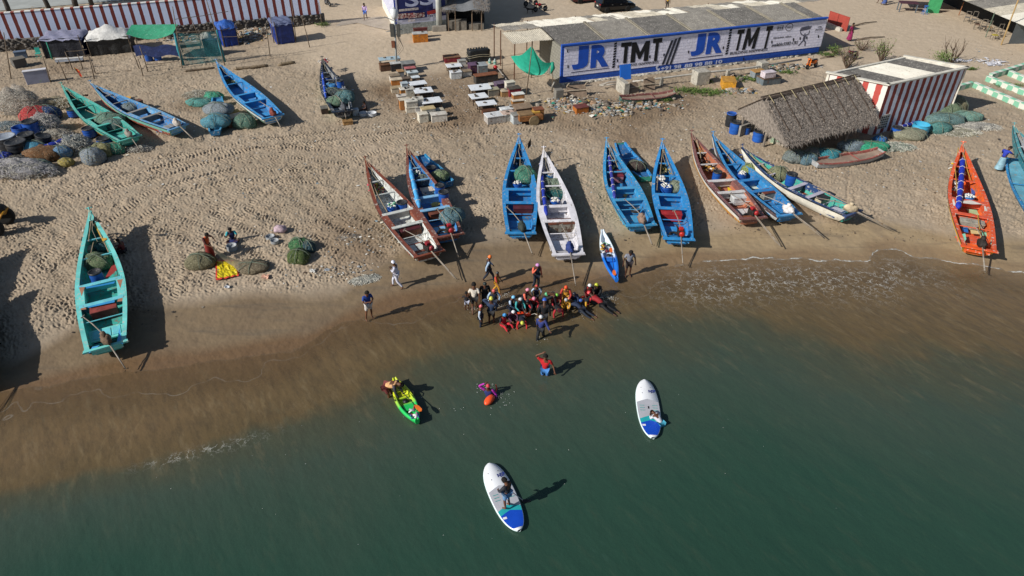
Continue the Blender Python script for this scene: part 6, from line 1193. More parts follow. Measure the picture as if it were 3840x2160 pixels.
paddle('V',(545,1075),(482,630),.42,'paddle with two orange blades lying in the blue and white kayak')
kayak('J',(262,395),(545,915),.86,'green and yellow kayak floating at the left of the sea','#23b85a','#c0cc2a')
paddle('J',(290,490),(520,725),.42,'paddle with orange blades lying in the green kayak')
def junk(k,x,y,z,lab,n,rx,ry,cols,seed,name='gear_heap',cat='bags',rz=0):
    p=g(k,x,y,z); t_=thing(name,lab,cat,(p.x,p.y,z),rz); r=random.Random(seed); ms=[mat(c_,.5,.2,5) for c_ in cols]; mb=MB()
    for i in range(n):
        a=r.uniform(-1,1)*rx; b_=r.uniform(-1,1)*ry; an=r.uniform(0,3.14); l=r.uniform(.06,.14); mb.tube([(a-l*math.cos(an),b_-l*math.sin(an),.05),(a+l*math.cos(an),b_+l*math.sin(an),.08)],r.uniform(.03,.055),7,i%len(ms))
    mb.build('bottles_and_bags',ms,t_,True)
junk('V',330,530,.25,'bottles and bags heaped in the front of the blue and white kayak',26,.22,.5,['#7a2430','#d8d8d8','#22304a','#3f8a5a','#c9a03a','#23232a'],4,rz=.15)
junk('J',490,830,.25,'bottles in the stern of the green kayak',12,.15,.3,['#8f9399','#22427a','#8a3a44','#dcdcdc'],5,rz=.5)
def board(k,a,b_,w_,lab):
    p=g(k,*a,.1); q=g(k,*b_,.1); d=p-q; d.z=0; L=d.length; t_=thing('paddle_board',lab,'paddle board',((p.x+q.x)/2,(p.y+q.y)/2,-.02),math.atan2(d.y,d.x)-math.pi/2)
    def f(t): return w_/2*max(0.02,(1-abs(2*t-1)**(2.9 if t>.5 else 2.5)))**.5*(.94 if t<.5 else 1)**abs(2*t-1)
    ts=[.5-.5*math.cos(math.pi*i/30) for i in range(31)]
    rim=mat('#7fc4c4',.35,.05); top_=mat('#dfe2e6',.3,.04,2)
    P=[]
    for t in ts: x=f(t); y=(t-.5)*L; u=.05*(2*t-1)**4; P.append([(-x*.8,y,.0+u),(-x,y,.06+u),(-x*.95,y,.115+u),(0,y,.13+u),(x*.95,y,.115+u),(x,y,.06+u),(x*.8,y,.0+u)])
    mb=MB(); mb.grid(P,0,True); mb.mi=[1 if (i%7) in (2,3) else 0 for i in range(len(mb.f))]; mb.build('deck',[mat('#cfe4e6',.35,.05),top_],t_,True)
    def patch(name,t0,t1,pk,cc,inset,zo):
        P=[]
        for i in range(11):
            t=t0+(t1-t0)*i/10; row=[]
            for j in range(9):
                s_=-1+j/4; x=f(max(.02,t))*inset*s_; tt=t
                # chevron ends pointing to the nose
                tt=t+pk*(1-abs(s_))*(i/10 if name=='blue_pad' else 1)
                row.append((x,(tt-.5)*L,.133+zo+.05*(2*tt-1)**4-.014*abs(s_)**3))
            P.append(row)
        mb=MB(); mb.grid(P); return mb.build(name,mat(cc,.6 if cc!='#1448b8' else .4,.06,3),t_)
    patch('grey_grip',.30,.60,.055,'#a9abb2',.93,.003); patch('teal_pad',.21,.31,.055,'#1fa0a6',.93,.006)
    patch('blue_pad',.035,.24,.045,'#1448b8',.93,.009)
    for s_ in(-1,1):
        for i in range(3): mb=MB(); mb.box((s_*w_*.27,(.535-.042*i-.5)*L,.146),(.20,.02,.006)); mb.build('stripe',mat('#2fa6a2',.5),t_)
    mb=MB(); mb.box((0,.0*L,.147),(.05,.14,.008)); mb.build('carry_grip',mat('#1a1c20',.5),t_)
    mb=MB(); mb.box((-w_*.29,(.2-.5)*L,.15),(.14,.09,.006)); mb.build('logo_patch',mat('#e8e8ea',.5),t_)
    for x,y in ((0,.465),(-.2,.36),(.2,.36),(-.18,.26),(.22,.26)): mb=MB(); mb.lathe([(0,.0),(.018,0),(.018,.006),(0,.006)],8,(x,(y)*L,.137)); mb.build('deck_plug',mat('#4a4a4e',.5),t_)
    mf=lambda s,z,d_:(s,z,.145+d_*.3)
    lettering('NSP',(.10,.265*L,.40,.265*L+.17),mat('#15267a',.5),t_,mf,0,.02)
    return t_
board('K',(335,180),(845,1312),1.02,'white paddle board with blue tail nearer the camera carrying a standing child')
board('U',(395,135),(560,1255),1.0,'white paddle board with blue tail farther out with a child leaning on its edge')
p=g('K',905,795,0); c_=g('K',720,655,.7); tk=thing('paddle','black paddle dipping into the sea beside the nearer white board','paddle',p)
mb=MB(); mb.tube([c_-p,(0,0,.02)],.016,6); mb.build('shaft',mat('#7d8894',.4),tk); mb=MB(); mb.blob((.12,-.03,.0),(.2,.09,.02),3,.05,10,flat=False); mb.build('blade',mat('#15171a',.4),tk,True)
p=g('J',1437,655,.12); fb=thing('swim_float','bright orange inflated tow float behind the magenta sleeved swimmer','float',(p.x,p.y,.1),-.55); mb=MB(); mb.blob((0,0,0),(.18,.33,.14),1,.03,18,flat=False); mb.build('bladder',mat('#e8552a',.3,.05),fb,True); mb=MB(); mb.tube([(0,.4,.05),(.0,.6,.15),(-.15,.75,.2)],.03,5); mb.build('belt_strap',mat('#d0482a',.5),fb)
for k,x,y,lab in ((H_,990,990,'orange red rescue tube in the middle of the wading group'),(H_,2030,735,'orange red rescue tube at the right of the wading group')):
    p=g(k,x,y,.1); fb=thing('rescue_tube',lab,'float',(p.x,p.y,.12),-.1,'rescue tubes'); mb=MB(); mb.blob((0,0,0),(.46,.17,.1),2,.02,16,flat=False); mb.build('foam_body',mat('#d9431f',.35,.06),fb,True); mb=MB(); mb.tube([(.45,0,.0),(.6,.1,.0),(.75,.05,-.02)],.015,4); mb.build('tow_line',mat('#d8d2c8',.7),fb); mb=MB(); mb.box((.1,0,.09),(.3,.08,.01)); mb.build('white_mark',mat('#e2ded8',.5),fb)
# yellow sheet, net being lifted, paper and cloth
p=g('G',850,870,.03); ys=[]; 
q=[g('G',*a,.03) for a in ((660,700),(1030,700),(1055,960),(665,1040))]; mb=MB(); P=[]
r=random.Random(4)
for i in range(15):
    P.append([]); 
    for j in range(15):
        a,b_=i/14,j/14; v=(q[0]*(1-b_)+q[1]*b_)*(1-a)+(q[3]*(1-b_)+q[2]*b_)*a; P[-1].append((v.x-p.x,v.y-p.y,.03+r.uniform(0,.07)))
mb.grid(P); mb.mi=[1 if (i//14 in(0,13) or i%14 in (0,13)) else 0 for i in range(len(mb.f))]
yo=mb.build('plastic_sheet',[mat('#c5b21c',.3,.3,7,.03,12),mat('#c0392a',.5,.2)],None); yo.location=(p.x,p.y,.02); tag(yo,'shiny crumpled yellow sheet with red hem spread on the sand','sheet')
A_=g('G',560,370,1.25); B1=g('G',1190,740,.2); mb=MB(); P=[]
for i in range(13):
    a=i/12; c_=A_.lerp(B1,a); c_.z-=.28*math.sin(a*math.pi); P.append([tuple(c_+Vector((.05*s_,.0,-.45*(1-a)*(j/4)-.05*j))+Vector((.22*(j-2)*(.2+a),.16*(j-2)*(.2+a),0))) for j,s_ in enumerate((-1,-.5,0,.5,1))])
m,t,b=nodes('sheer net'); b.inputs['Base Color'].default_value=(*hx('#b3a27c'),1); b.inputs['Alpha'].default_value=.85; b.inputs['Roughness'].default_value=.9
mb.grid(P); o_=mb.build('lifted_net',m,None,True); tag(o_,'sheer beige net held up by the woman in the red sari','net')
for k,x,y,r_,cc,lab in (('G',1490,980,.2,'#cfa28a','orange and white printed wrapper on the sand right of the nets'),('G',2270,885,.16,'#cfcdc6','large white torn wrapper by the wet sand edge'),('G',855,1150,.13,'#c9ccd0','small white wrapper below the yellow sheet'),('G',2510,865,.14,'#aab0b4','grey foil wrapper right of the white one')):
    p=g(k,x,y,0); mb=MB(); rr=random.Random(int(x)); P=[[(-r_+2*r_*i/5+rr.uniform(-.03,.03),-r_+2*r_*j/5+rr.uniform(-.03,.03),.04+rr.uniform(0,.08)) for j in range(6)] for i in range(6)]; o_=MB().grid(P).build('plastic_wrapper',mat(cc,.4,.3,8),None); o_.location=p; tag(o_,lab,'litter')
p=g('G',1740,200,.1); t_=thing('sack','pink and white cloth sack on the sand behind the metal basin','sack',p); mb=MB(); mb.blob((0,0,.1),(.38,.3,.25),4,.15,16); mb.build('cloth',mat('#b09aa2',.8,.3,6,.03,14),t_,True)
# splashes and ripples around the waders
def splash(k,x,y,rx,ry,n,lab,seed,rz=0):
    p=g(k,x,y,.0); r=random.Random(seed); mb=MB()
    for i in range(n):
        a=r.gauss(0,.5)*rx; b_=r.gauss(0,.5)*ry; s_=r.uniform(.004,.012); mb.blob((a,b_,r.uniform(0,.05)),(s_*r.uniform(1,4.5),s_*.8,s_*.4),i,.2,6,flat=False,rz=r.uniform(-.8,.8))
    o_=mb.build('splash',mat('#d6dad8',.3,.05),None,True); o_.location=(p.x,p.y,-.01); o_.rotation_euler=(0,0,rz); tag(o_,lab,'splash',None,'stuff')
splash('H',2300,720,.65,.25,150,'white splash behind the yellow capped swimmer',1,-.6); splash('H',640,860,.5,.3,70,'small splash beside the coral capped wader',2); splash('H',730,690,.4,.25,50,'small splash behind the coral capped wader',3); splash('H',190,900,.35,.25,36,'small splash at the feet of the white shirted man',4); splash('H',1280,1385,.3,.2,26,'small splash at the feet of the leading wader',5); splash('J',1380,510,.45,.25,55,'small splash beside the magenta sleeved swimmer',6); splash('H',1950,1000,1.2,.7,36,'flecks of foam right of the group',7); splash('J',1590,650,.5,.6,40,'flecks of foam right of the orange float',8); splash('J',1050,770,.7,.2,12,'flecks of foam between kayak and swimmer',9)
# ---------------- fish market boxes, tables and stones ----------------
MR=R_(18.7)
GM='fish market boxes and tables'
def mbox(x,y,w_,d_,h,lab,cb,cl=None,zb=0,rot=0,stones=0,name='fish_box',k='N',wear=.26,wcol='#6b5040',leg=False,cat='box'):
    w_*=1.13; d_*=1.32 if leg else 1.12; p=g(k,x,y,zb+h); rz=MR+rot+random.uniform(-.06,.06)
    if leg:
        t_=thing('market_table',lab,'table',(p.x,p.y,zb),rz,GM)
        mb=MB(); mb.box((0,0,h-.025),(w_,d_,.05)); mb.build('tabletop',mat(cb,.5,.1,2,.006,8,wear=.25,wcol='#8f9298',wsc=2),t_,bev=.01)
        for sx in(-1,1):
            for sy in(-1,1): mb=MB(); mb.box((sx*(w_/2-.12),sy*(d_/2-.1),(h-.05)/2),(.07,.07,h-.05)); mb.build('leg',mat('#4a3a2e',.9,.2,3),t_)
        mb=MB(); mb.box((0,0,h*.45),(w_-.3,d_-.25,.04)); mb.build('shelf',mat('#5a4a3c',.9,.2,3),t_)
    else: t_=crate(name,lab,cat,p,w_,d_,h,rz,cb,cl,zb=zb,grp=GM,wear=wear,wcol=wcol,over=.03)
    for i in range(stones):
        r=random.Random(int(x*3+i)); a=(-.25+.5*r.random())*w_ ; b_=(-.3+.6*(i+.5)/max(1,stones))*d_; c_,s_=math.cos(rz),math.sin(rz)
        o_=MB().blob((0,0,0),(r.uniform(.08,.17),r.uniform(.07,.12),r.uniform(.05,.09)),int(x+i),.2,10).build('stone',mat(r.choice(['#5f5850','#6d6a66','#4c463f']),.9,.25,6,.03,10),None,True); o_.location=(p.x+a*c_-b_*s_,p.y+a*s_+b_*c_,zb+h+.04)
        w0=' '.join(lab.split()[:11]); tag(o_,('stone lying on the '+w0) if stones==1 else (['nearer','middle','farthest','extra'][i]+' stone on the '+w0),'stone','stones weighing down the market lids')
    return t_
DW='#c3beb5'; FW='#ccc8be'; WH='#dbdfe3'
for a in ((270,195,1.75,.75,.95,'pale blue topped worktable at the back left of the market','#9fb4bd',None,0,0,2,'',1),(215,265,.9,.6,.62,'rusty brown cabinet below the pale blue worktable','#5a4030','#6a4a34'),(360,250,1.0,.55,.75,'black crate with white lid beside the utility pole','#1f2226','#b5b8b6'),(505,245,1.1,.9,.8,'large grey metal box at the back of the left market row','#55585a','#7d807e'),(530,310,.85,.65,.55,'box covered with red and white newspaper in the left row','#8d8880','#b0686a'),(562,365,.85,.55,.55,'box with pale grey lid and stone below the newspaper one','#9a948a','#b9c4c8',0,0,1),(408,352,.5,.55,.6,'small box with tan lid just right of the pole foot','#8d8f90','#a8845c'),(600,430,.6,.5,.3,'thin white foam box on the right of the left row','#7d6a5e','#cdd6dc'),(335,405,.8,.6,.6,'dirty white foam box at the left end of the row','#c8c2b8','#8a7c68'),(358,455,.82,.55,.5,'orange taped box on top of the stack at the left row end','#a8682c','#c3b49c',.45),(358,560,.82,.6,.45,'dirty white box under the orange taped one','#c4b8a2','#a39478'),(465,445,.75,.5,.5,'brown lidded box in the middle of the left row','#6f6a64','#6a5c50'),(458,505,.5,.5,.45,'small open white box in the left row','#c6d1d6','#aab6bc',.3),(628,508,1.35,.75,.65,'plain white table with no stones in the left row',WH,None,0,0,0,'',1),(700,600,1.4,.95,.65,'white table with three dark stones in the left row',WH,None,0,0,3,'',1),(522,575,.65,.65,.7,'foam box with grey lid in the centre of the left row','#bebbae','#b5b2a8',0,0,1),(445,580,.5,.5,.7,'narrow orange and white box in the centre left row','#a8743c','#cec8bc'),(800,728,1.5,.95,.65,'white table with two stones nearest the boats in the left row',WH,None,0,0,2,'',1),(420,665,.65,.5,.8,'box with dirty lid and grey stone in the front left row','#8a7a6a','#c0bab0',0,0,1),(462,710,.8,.5,.85,'tall orange taped white box in the front left row','#a8703c','#bfb6a4'),(545,728,.85,.6,.5,'upper cream foam box in the front of the left row','#c6c1b4','#cac6ba',.42,0,1),(550,805,.85,.6,.45,'lower cream foam box in the front of the left row','#cfc9ba','#bcb6a8'),(635,700,.7,.6,.5,'pale foam box with brown stone behind the front ones','#cbc8bf','#c1beb4',.4,0,1),(650,800,.7,.6,.42,'grey white foam box at ground level in the front left row','#c9c8c4','#b0aea8'),(758,822,.95,.6,.45,'foam box with yellow and red cloth on its lid','#c5c0b4','#b9a67c',.4),(690,890,.65,.65,.7,'rounded cream tub box at the very front of the left row','#d0cab9','#cac4b4'),(778,900,.6,.4,.5,'small blue stained box at the front of the left row','#a9b2ae','#b9bcb6'),(895,895,1.1,.6,.62,'wide cream box at the front right of the left row','#cec8bc','#cac5ba'),(868,845,1.0,.5,.55,'blue grey box behind the wide cream one','#6f7d88','#b9b09c')):
    a=list(a)+[0]*(13-len(a)); mbox(a[0],a[1],a[2],a[3],a[4],a[5],a[6],a[7],a[8] or 0,a[9] or 0,a[10] or 0,leg=bool(a[12]))
for a in ((1060,165,1.35,.9,.5,'low dark red chest with brown board top in the middle market','#7a2430','#7a5c44'),(1190,218,.65,.5,.4,'pale grey foam box beside the dark red chest','#a9adb0','#9a9a94'),(1090,285,1.25,.75,.6,'white table with one stone at the back of the right row',WH,None,0,0,1,'',1),(1112,362,.9,.6,.62,'white lidded foam box with four stones at the back of the right row','#c6caca','#d3d6d8',0,0,3),(1232,290,.65,.5,.45,'white foam box with brown lid in the back right row','#c8c8c4','#8f8378'),(1248,350,.75,.55,.5,'open dirty foam box in the back right row','#cbc9c2','#8d7c66'),(1338,265,.75,.8,.85,'tall purple plastic crate in the back right row','#4a2840','#5f4a62'),(1442,268,.8,.95,.85,'tall grey plastic crate beside the purple one','#6c7476','#8f979a'),(1495,395,1.85,.65,.75,'long box with rusty lid in the middle of the right row','#3a3835','#7d4e34'),(1420,560,1.6,1.05,.7,'white table with concrete block on it in the right row',WH,None,0,0,1,'',1),(1602,515,.75,.5,.5,'small dirty white box behind the concrete block table','#b3a48e','#c6c2b8',0,0,1),(1692,498,1.0,.65,.75,'purple crate with scraps on top in the right row','#503c56','#66586a'),(1800,490,.7,.5,.75,'dirty foam box on the pinkish red chest','#c2bcb0','#cac4b6',.3),(1850,565,.95,.7,.7,'pinkish red chest in the right row','#8a2438','#4c4642'),(1585,580,.85,.6,.6,'khaki lidded grey tub in the right row','#7d7a70','#a09a82'),(1748,598,.8,.6,.5,'brown cardboard box with stones in the right row','#9a7a52','#b9aa94',0,0,2),(1402,672,1.3,.9,.6,'white table with two grey stones in the right row',WH,None,0,0,2,'',1),(1502,762,1.4,.8,.65,'white table with one big dark stone in the right row',WH,None,0,0,1,'',1),(1535,850,1.0,.5,.3,'rust brown crate below the big stone table','#6a4028','#5a3a28'),(1905,640,.85,.5,.4,'open white topped brown box on the stack in the right row','#a06c3c','#d6d6d0',.8),(1900,720,.85,.5,.4,'orange stained box in the middle of the same stack','#9a6a34','#c6beb0',.4),(1880,780,.85,.5,.4,'striped white box at the bottom of the orange stack','#b3b6ba','#8d8d88'),(1610,905,1.35,.85,.62,'dirty white table box with dark stripes at the front of the right row','#a5a19c','#d2d4d4',0,0,1),(1775,825,1.1,.55,.55,'white lidded box behind the pinkish lidded one','#bdc0c0','#d5d8d8',0,0,1),(1772,882,.85,.7,.65,'pale pinkish lidded box at the front of the right row','#a3a09a','#c2ab9c',0,0,1),(1882,900,.65,.65,.75,'grey white box left of the wooden handcart','#aeb6ba','#85847e'),(1960,800,1.3,1.0,.7,'flat brown board box behind the wooden handcart','#6a5a4c','#8a7662'),(2160,830,.7,.6,.95,'rusty orange box right of the wooden handcart','#9a6a3a','#7a4a34')):
    a=list(a)+[0]*(13-len(a)); mbox(a[0],a[1],a[2],a[3],a[4],a[5],a[6],a[7],a[8] or 0,a[9] or 0,a[10] or 0,leg=bool(a[12]))
mbox(1125,430,1.3,.6,.6,'orange front fridge box with stones against the SSI wall','#b5701c','#b9bcba',k='T3',rot=-.1) if False else mbox(1185,490,1.35,.75,.9,'orange fronted chest against the foot of the SSI wall','#b06a1c','#aeb0ae',k='T3',rot=-.12,stones=1)
mbox(1190,420,1.3,.3,1.0,'dark red panel box behind the orange fronted chest','#5c2c2a','#5c2c2a',k='T3',rot=-.12)
for a in (('O',400,800,.95,.7,.75,'rusty orange fridge box standing on the rubble heap','#a5601e','#6a3a34',0),('T5',700,1190,1.0,1.3,.75,'yellow orange tapered tub tipped near the weeds','#c8902a','#b5863a',0),('T5',1145,1060,1.0,.7,.75,'grey box with tan lid near the end of the advert wall','#7f888c','#a8804a',0),('T5',1300,1075,1.0,.6,.5,'white pinkish tub on top of the dark grey chest','#c9bfc6','#cfc6cc',.7),('T5',1310,1150,1.7,.9,.65,'dark grey chest with brown lid below the white tub','#5f6a70','#6f5a48',0)):
    mbox(a[1],a[2],a[3],a[4],a[5],a[6],a[7],a[8],a[9],k=a[0],rot=-.5 if 'yellow' in a[6] else 0)
# black tarpaulin covered stack
p=g('N',1400,75,1.15); tb=thing('covered_stack','big stack under black tarpaulin tied with rope at the back of the market','covered stack',(p.x,p.y,0),MR)
P=[]
for i,(z,s_) in enumerate(((0,1.08),(.15,1.05),(.5,1.0),(.9,1.0),(1.08,.99),(1.15,.92),(1.13,.5),(1.15,.0))):
    P.append([(s_*(1.05*max(-1,min(1,1.35*math.cos(a)))+.03*math.sin(5*a+i)),s_*(.5*max(-1,min(1,1.35*math.sin(a)))+.03*math.cos(6*a+i*2)),z) for a in [j/28*6.2832 for j in range(28)]])
mb=MB(); mb.grid(P,0,True); mb.build('black_tarpaulin',mat('#1f2224',.45,.3,3,.04,7),tb,True)
for z in(.5,.68): mb=MB(); mb.tube([(1.12*max(-1,min(1,1.35*math.cos(a))),.57*max(-1,min(1,1.35*math.sin(a))),z+.06*math.sin(3*a)) for a in [j/28*6.2832 for j in range(29)]],.025,4); mb.build('rope',mat('#8f8874',.9),tb)
for i in range(7):
    o_=MB().blob((0,0,0),(.09,.08,.06),i,.2,8).build('stone',mat('#a3937c',.9,.2,6),None,True); o_.location=(p.x-.8+.26*i,p.y-.3+.1*i+.05*(i%2),1.2); tag(o_,['leftmost','second','third','middle','third from last','second from last','rightmost'][i]+' brick coloured stone on the black tarpaulin stack','stone','stones on the black tarpaulin')
def bottle(x,y,lab):
    p=g('N',x,y,.25); t_=thing('water_bottle',lab,'bottle',(p.x,p.y,0),0,'big plastic water bottles'); mb=MB(); mb.lathe([(0,0),(.14,0),(.15,.05),(.15,.38),(.05,.5),(.05,.56),(0,.56)],14); mb.build('bottle_body',mat('#9fb0ad',.2,.1,3),t_,True); mb=MB(); mb.lathe([(.152,.15),(.153,.28)],14); mb.build('bottle_label',mat('#4f9a86',.5),t_)
bottle(1458,190,'clear water bottle touching the black tarpaulin stack'); bottle(1547,238,'clear water bottle with green label right of the stack'); bottle(1612,245,'pale water bottle farthest right of the stack')
# handcart
p=g('N',2050,900,.75); ct=thing('handcart','wooden handcart with solid disc wheel at the front of the market','cart',(p.x,p.y,0),MR-.05)
mb=MB(); mb.box((0,0,.55),(1.9,1.1,.4)); mb.build('cart_bed',mat('#8a5a30',.85,.3,3,.02,8,wear=.4,wcol='#5a3a26'),ct,bev=.02)
mb=MB(); mb.box((-.35,0,.8),(1.1,.9,.12)); mb.build('cart_lid',mat('#7f6648',.85,.2,3),ct); mb=MB(); mb.box((.55,.1,.8),(.6,.5,.12)); mb.build('cushion',mat('#b08a3a',.8,.2,3),ct)
mb=MB(); mb.lathe([(0,-.05),(.4,-.05),(.42,0),(.4,.05),(.08,.07),(0,.07)],22); w_=mb.build('disc_wheel',mat('#7d6c50',.9,.25,5,.02,10),ct); w_.rotation_euler=(math.pi/2,0,0); w_.location=(.2,-.62,.36)
p=g('N',2130,1010,0); mb=MB(); mb.lathe([(0,-.05),(.4,-.05),(.4,.05),(0,.05)],20)
# red road lamp pole lying
a=g('N',1645,325,.25); b_=g('N',1760,470,.2); lp=thing('lamp_stand','fallen grey pole with a red ball end between the market and the green cloth','pole',a); mb=MB(); mb.tube([(0,0,0),tuple(b_-a)],.05,7); mb.build('pole',mat('#8d8a86',.7,.2,3),lp); mb=MB(); mb.blob((-.2,.1,.05),(.22,.22,.2),3,.06,14,flat=False); mb.build('red_ball',mat('#b01c24',.35,.1),lp,True)
def post2(k,b_,t_,lab,r_=.04,cc='#6f6152',name='bamboo_post',grp='upright poles of the stalls'):
    p=g(k,*b_); p.z=0; q=at_y(k,*t_,p.y); mb=MB(); m_=(q-p)*.5; mb.tube([(0,0,-.15),tuple(m_+Vector((.03,0,0))),tuple(q-p)],[r_*1.1,r_,r_*.8],6); o_=mb.build(name,mat(cc,.85,.25,4),None,True); o_.location=p; tag(o_,lab,'post',grp); return p,q
post2('N',(1705,430),(1695,90),'thin grey post behind the fallen red lamp pole'); 
# green shade cloth
pA,qA=post2('N',(2005,665),(2082,45),'tall bamboo pole holding up the green shade cloth',.045)
pB,qB=post2('N',(2338,640),(2342,248),'pole at the right corner of the green shade cloth by the gable')
aA=at_y('N',1812,175,pA.y+2.2); aD=at_y('N',2055,362,pA.y+.3); aC=qB; sc0=thing('shade_cloth','sagging bright green shade cloth tied between poles beside the block building','cloth',(aA+aC)/2); c0_=(aA+aC)/2
mb=MB(); P=[]
for i in range(15):
    a=i/14; row=[]
    for j in range(15):
        b2=j/14; v=(aA*(1-b2)+qA*b2)*(1-a)+(aD*(1-b2)+aC*b2)*a; v=v-Vector((0,0,1.0*math.sin(math.pi*b2)*(.25+.5*a)+.5*math.sin(math.pi*a)))+Vector((0,0,.05*math.sin(9*b2+4*a))); row.append(tuple(v-c0_))
    P.append(row)
mb.grid(P); mb.build('cloth',mat('#1f9a80',.65,.15,3,.02,8),sc0,True)
mb=MB(); mb.tube([aC-c0_,aC-c0_+Vector((.05,0,-.5)),aC-c0_+Vector((-.1,.1,-1.0))],[.12,.2,.06],7); mb.build('cloth_tail',mat('#1a8a70',.65,.2,3),sc0,True)
# ---------------- stalls under the striped wall ----------------
tbl=mat('#20305f',.5,.25,2,.05,5); tbg=mat('#85869c',.55,.15,2,.04,5,wear=.2,wcol='#3a4a8a'); drk=mat('#171a26',.6,.3,2,.05,5); wtp=mat('#d0cfcb',.5,.15,2,.06,5)
def tent(k,b0,b1,tp,depth,lab,top_m,front_m,peak=0,seed=1,legs=True,side=None):
    p=g(k,*b0); q=g(k,*b1); p.z=q.z=0; d=q-p; L=d.length; h=hgt(k,b0,tp); t_=thing('tarp_stall',lab,'stall',p,math.atan2(d.y,d.x)); r=random.Random(seed)
    P=[]
    for j in range(9):
        row=[]
        for i in range(15):
            x=-.15+(L+.3)*i/14; y=-.15+(depth+.3)*j/8; z=h+.12*j/8+peak*(1-abs(i/7-1))*(1-abs(j/4-1))*1.0+.05*math.sin(i*1.3+j*.9)+r.uniform(-.03,.03)
            if i in(0,14) or j==0: z-=.18+r.uniform(0,.08)
            row.append((x,y,z))
        P.append(row)
    mb=MB(); mb.grid(P); mb.build('tarpaulin_roof',top_m,t_,True)
    for (x0,y0,x1,y1,mm,nm) in ((0,0,L,0,front_m,'front_sheet'),(L,0,L,depth,side or front_m,'side_sheet'),(0,0,0,depth,side or front_m,'side_sheet')):
        P=[]
        for j in range(7):
            row=[]
            for i in range(13):
                a=i/12; dx,dy=(y1-y0),-(x1-x0); n_=math.hypot(dx,dy); w_=.07*math.sin(a*19+seed)*(1-j/7)+r.uniform(-.02,.02)
                row.append((x0+(x1-x0)*a+dx/n_*w_,y0+(y1-y0)*a+dy/n_*w_,(h-.05)*j/6))
            P.append(row)
        mb=MB(); mb.grid(P); mb.build(nm,mm,t_,True)
    for x in(0.05,L-.05): mb=MB(); mb.tube([(x,-.1,-.1),(x,-.1,h+.2)],.04,6); mb.build('post',mat('#5f5244',.9,.2,4),t_)
    return t_,h,L
tent('T1',(690,880),(1300,850),(625,585),2.2,'stall under grey blue tarpaulin with dark blue curtains at the far left',tbg,drk,.05,1,side=tbl)
tent('T1',(1375,850),(2010,790),(1290,590),2.4,'stall under crumpled white tarpaulin with black sides at the left',wtp,mat('#2a2b2c',.5,.4,2,.07,4),.9,2)
tent('T2',(1615,680),(1890,640),(1500,360),2.0,'small hut wrapped in blue tarpaulin left of the dark hulled boat',mat('#5f6784',.5,.15,2,.04,5),mat('#243a82',.45,.3,2.5,.08,4),.0,3)
tent('T2',(810,715),(1040,680),(680,420),1.9,'leaning hut wrapped in bright blue tarpaulin in the middle stalls',mat('#2f5aa8',.45,.25,2,.08,5),mat('#1c3f96',.4,.25,2,.06,4),.5,4)
a0=at_y('T1',2005,440,g('T1',2120,870).y); a1=at_y('T1',2700,430,g('T1',2120,870).y); gt=thing('green_awning','green sheet awning over two blue barrels at the left','awning',a0); mb=MB(); P=[[tuple(a0.lerp(a1,i/12)-a0+Vector((0,-1.5*j/6,-.5*math.sin(math.pi*i/12)*(j/6)-.45*j/6+.4))) for i in range(13)] for j in range(7)]; mb.grid(P); mb.build('green_sheet',mat('#2f8a68',.6,.15,2,.03,6,wear=.15,wcol='#7fb0a0'),gt,True)
mb=MB(); P=[[tuple(a0.lerp(a1,i/12)-a0+Vector((.2,-1.3,-1.2-1.0*j/5+.12*math.sin(i*.9)))) for i in range(13)] for j in range(6)]; mb.grid(P); mb.build('blue_curtain',tbl,gt,True)
barrel('T1',2215,775,0,.36,.9,'left blue barrel under the green awning'); barrel('T1',2350,765,0,.36,.9,'right blue barrel under the green awning')
# pale panel box, bench, table, counters
p=g('T1',585,1270); 
def slab(name,lab,cat,k,b0,b1,tp,th,col,top=None,legs=0,rot=None,grp=None):
    p=g(k,*b0); q=g(k,*b1); p.z=q.z=0; d=q-p; L=d.length; h=hgt(k,b0,tp); t_=thing(name,lab,cat,p,math.atan2(d.y,d.x),grp)
    if legs:
        mb=MB(); mb.box((L/2,th/2,h-.04),(L,th,.08)); mb.build('top',mat(top or col,.6,.15,2,wear=.2),t_)
        mb=MB(); mb.box((L/2,.02,h-.16),(L,.04,.22)); mb.build('apron',mat(col,.7,.15,2),t_)
        for x in(.1,L-.1):
            for y in(.1,th-.1): mb=MB(); mb.box((x,y,(h-.05)/2),(.07,.07,h-.05)); mb.build('leg',mat('#4a4038',.9),t_)
    else:
        mb=MB(); mb.box((L/2,th/2,h/2),(L,th,h)); mb.build('panel_body',mat(col,.6,.12,1.5,0,9,wear=.15,wcol='#8d9a98',wsc=1.5),t_,bev=.02)
        if top: mb=MB(); mb.box((L/2,th/2,h+.03),(L+.06,th+.06,.05)); mb.build('top',mat(top,.6,.1,2),t_)
    return t_
slab('display_counter','pale lilac and teal panelled counter standing on the sand at the far left','counter','T1',(415,1285),(760,1240),(340,1095),.45,'#8f93a8','#c9c9cf')
slab('long_bench','long white bench in front of the far left stall','bench','T1',(850,975),(1270,940),(835,900),.5,'#a9b2c0','#c9c9c6',1)
slab('work_counter','dark counter with tools by the stone wall at the far left','counter','T1',(240,1040),(430,1000),(205,920),1.0,'#4f4c4a','#6f6a60')
slab('grey_machine','blue grey scale box on the far left counter','scale','T1',(240,900),(420,880),(225,800),.5,'#4f5f74','#5f6f84')
slab('cloth_rack','rack draped with dark blue striped cloth in the middle stalls','rack','T2',(530,845),(760,835),(480,615),.5,'#1c2740','#232f4c')
for i in range(4): pass
slab('blue_counter','dark blue box counter against the wall at the end of the stalls','counter','T2',(1910,245),(2120,235),(1880,160),.8,'#2f3f5c','#6f7a78')
slab('low_table','low table behind the teal net fence','table','T2',(170,800),(480,760),(150,690),.8,'#5a5347','#6f6a5a',1)
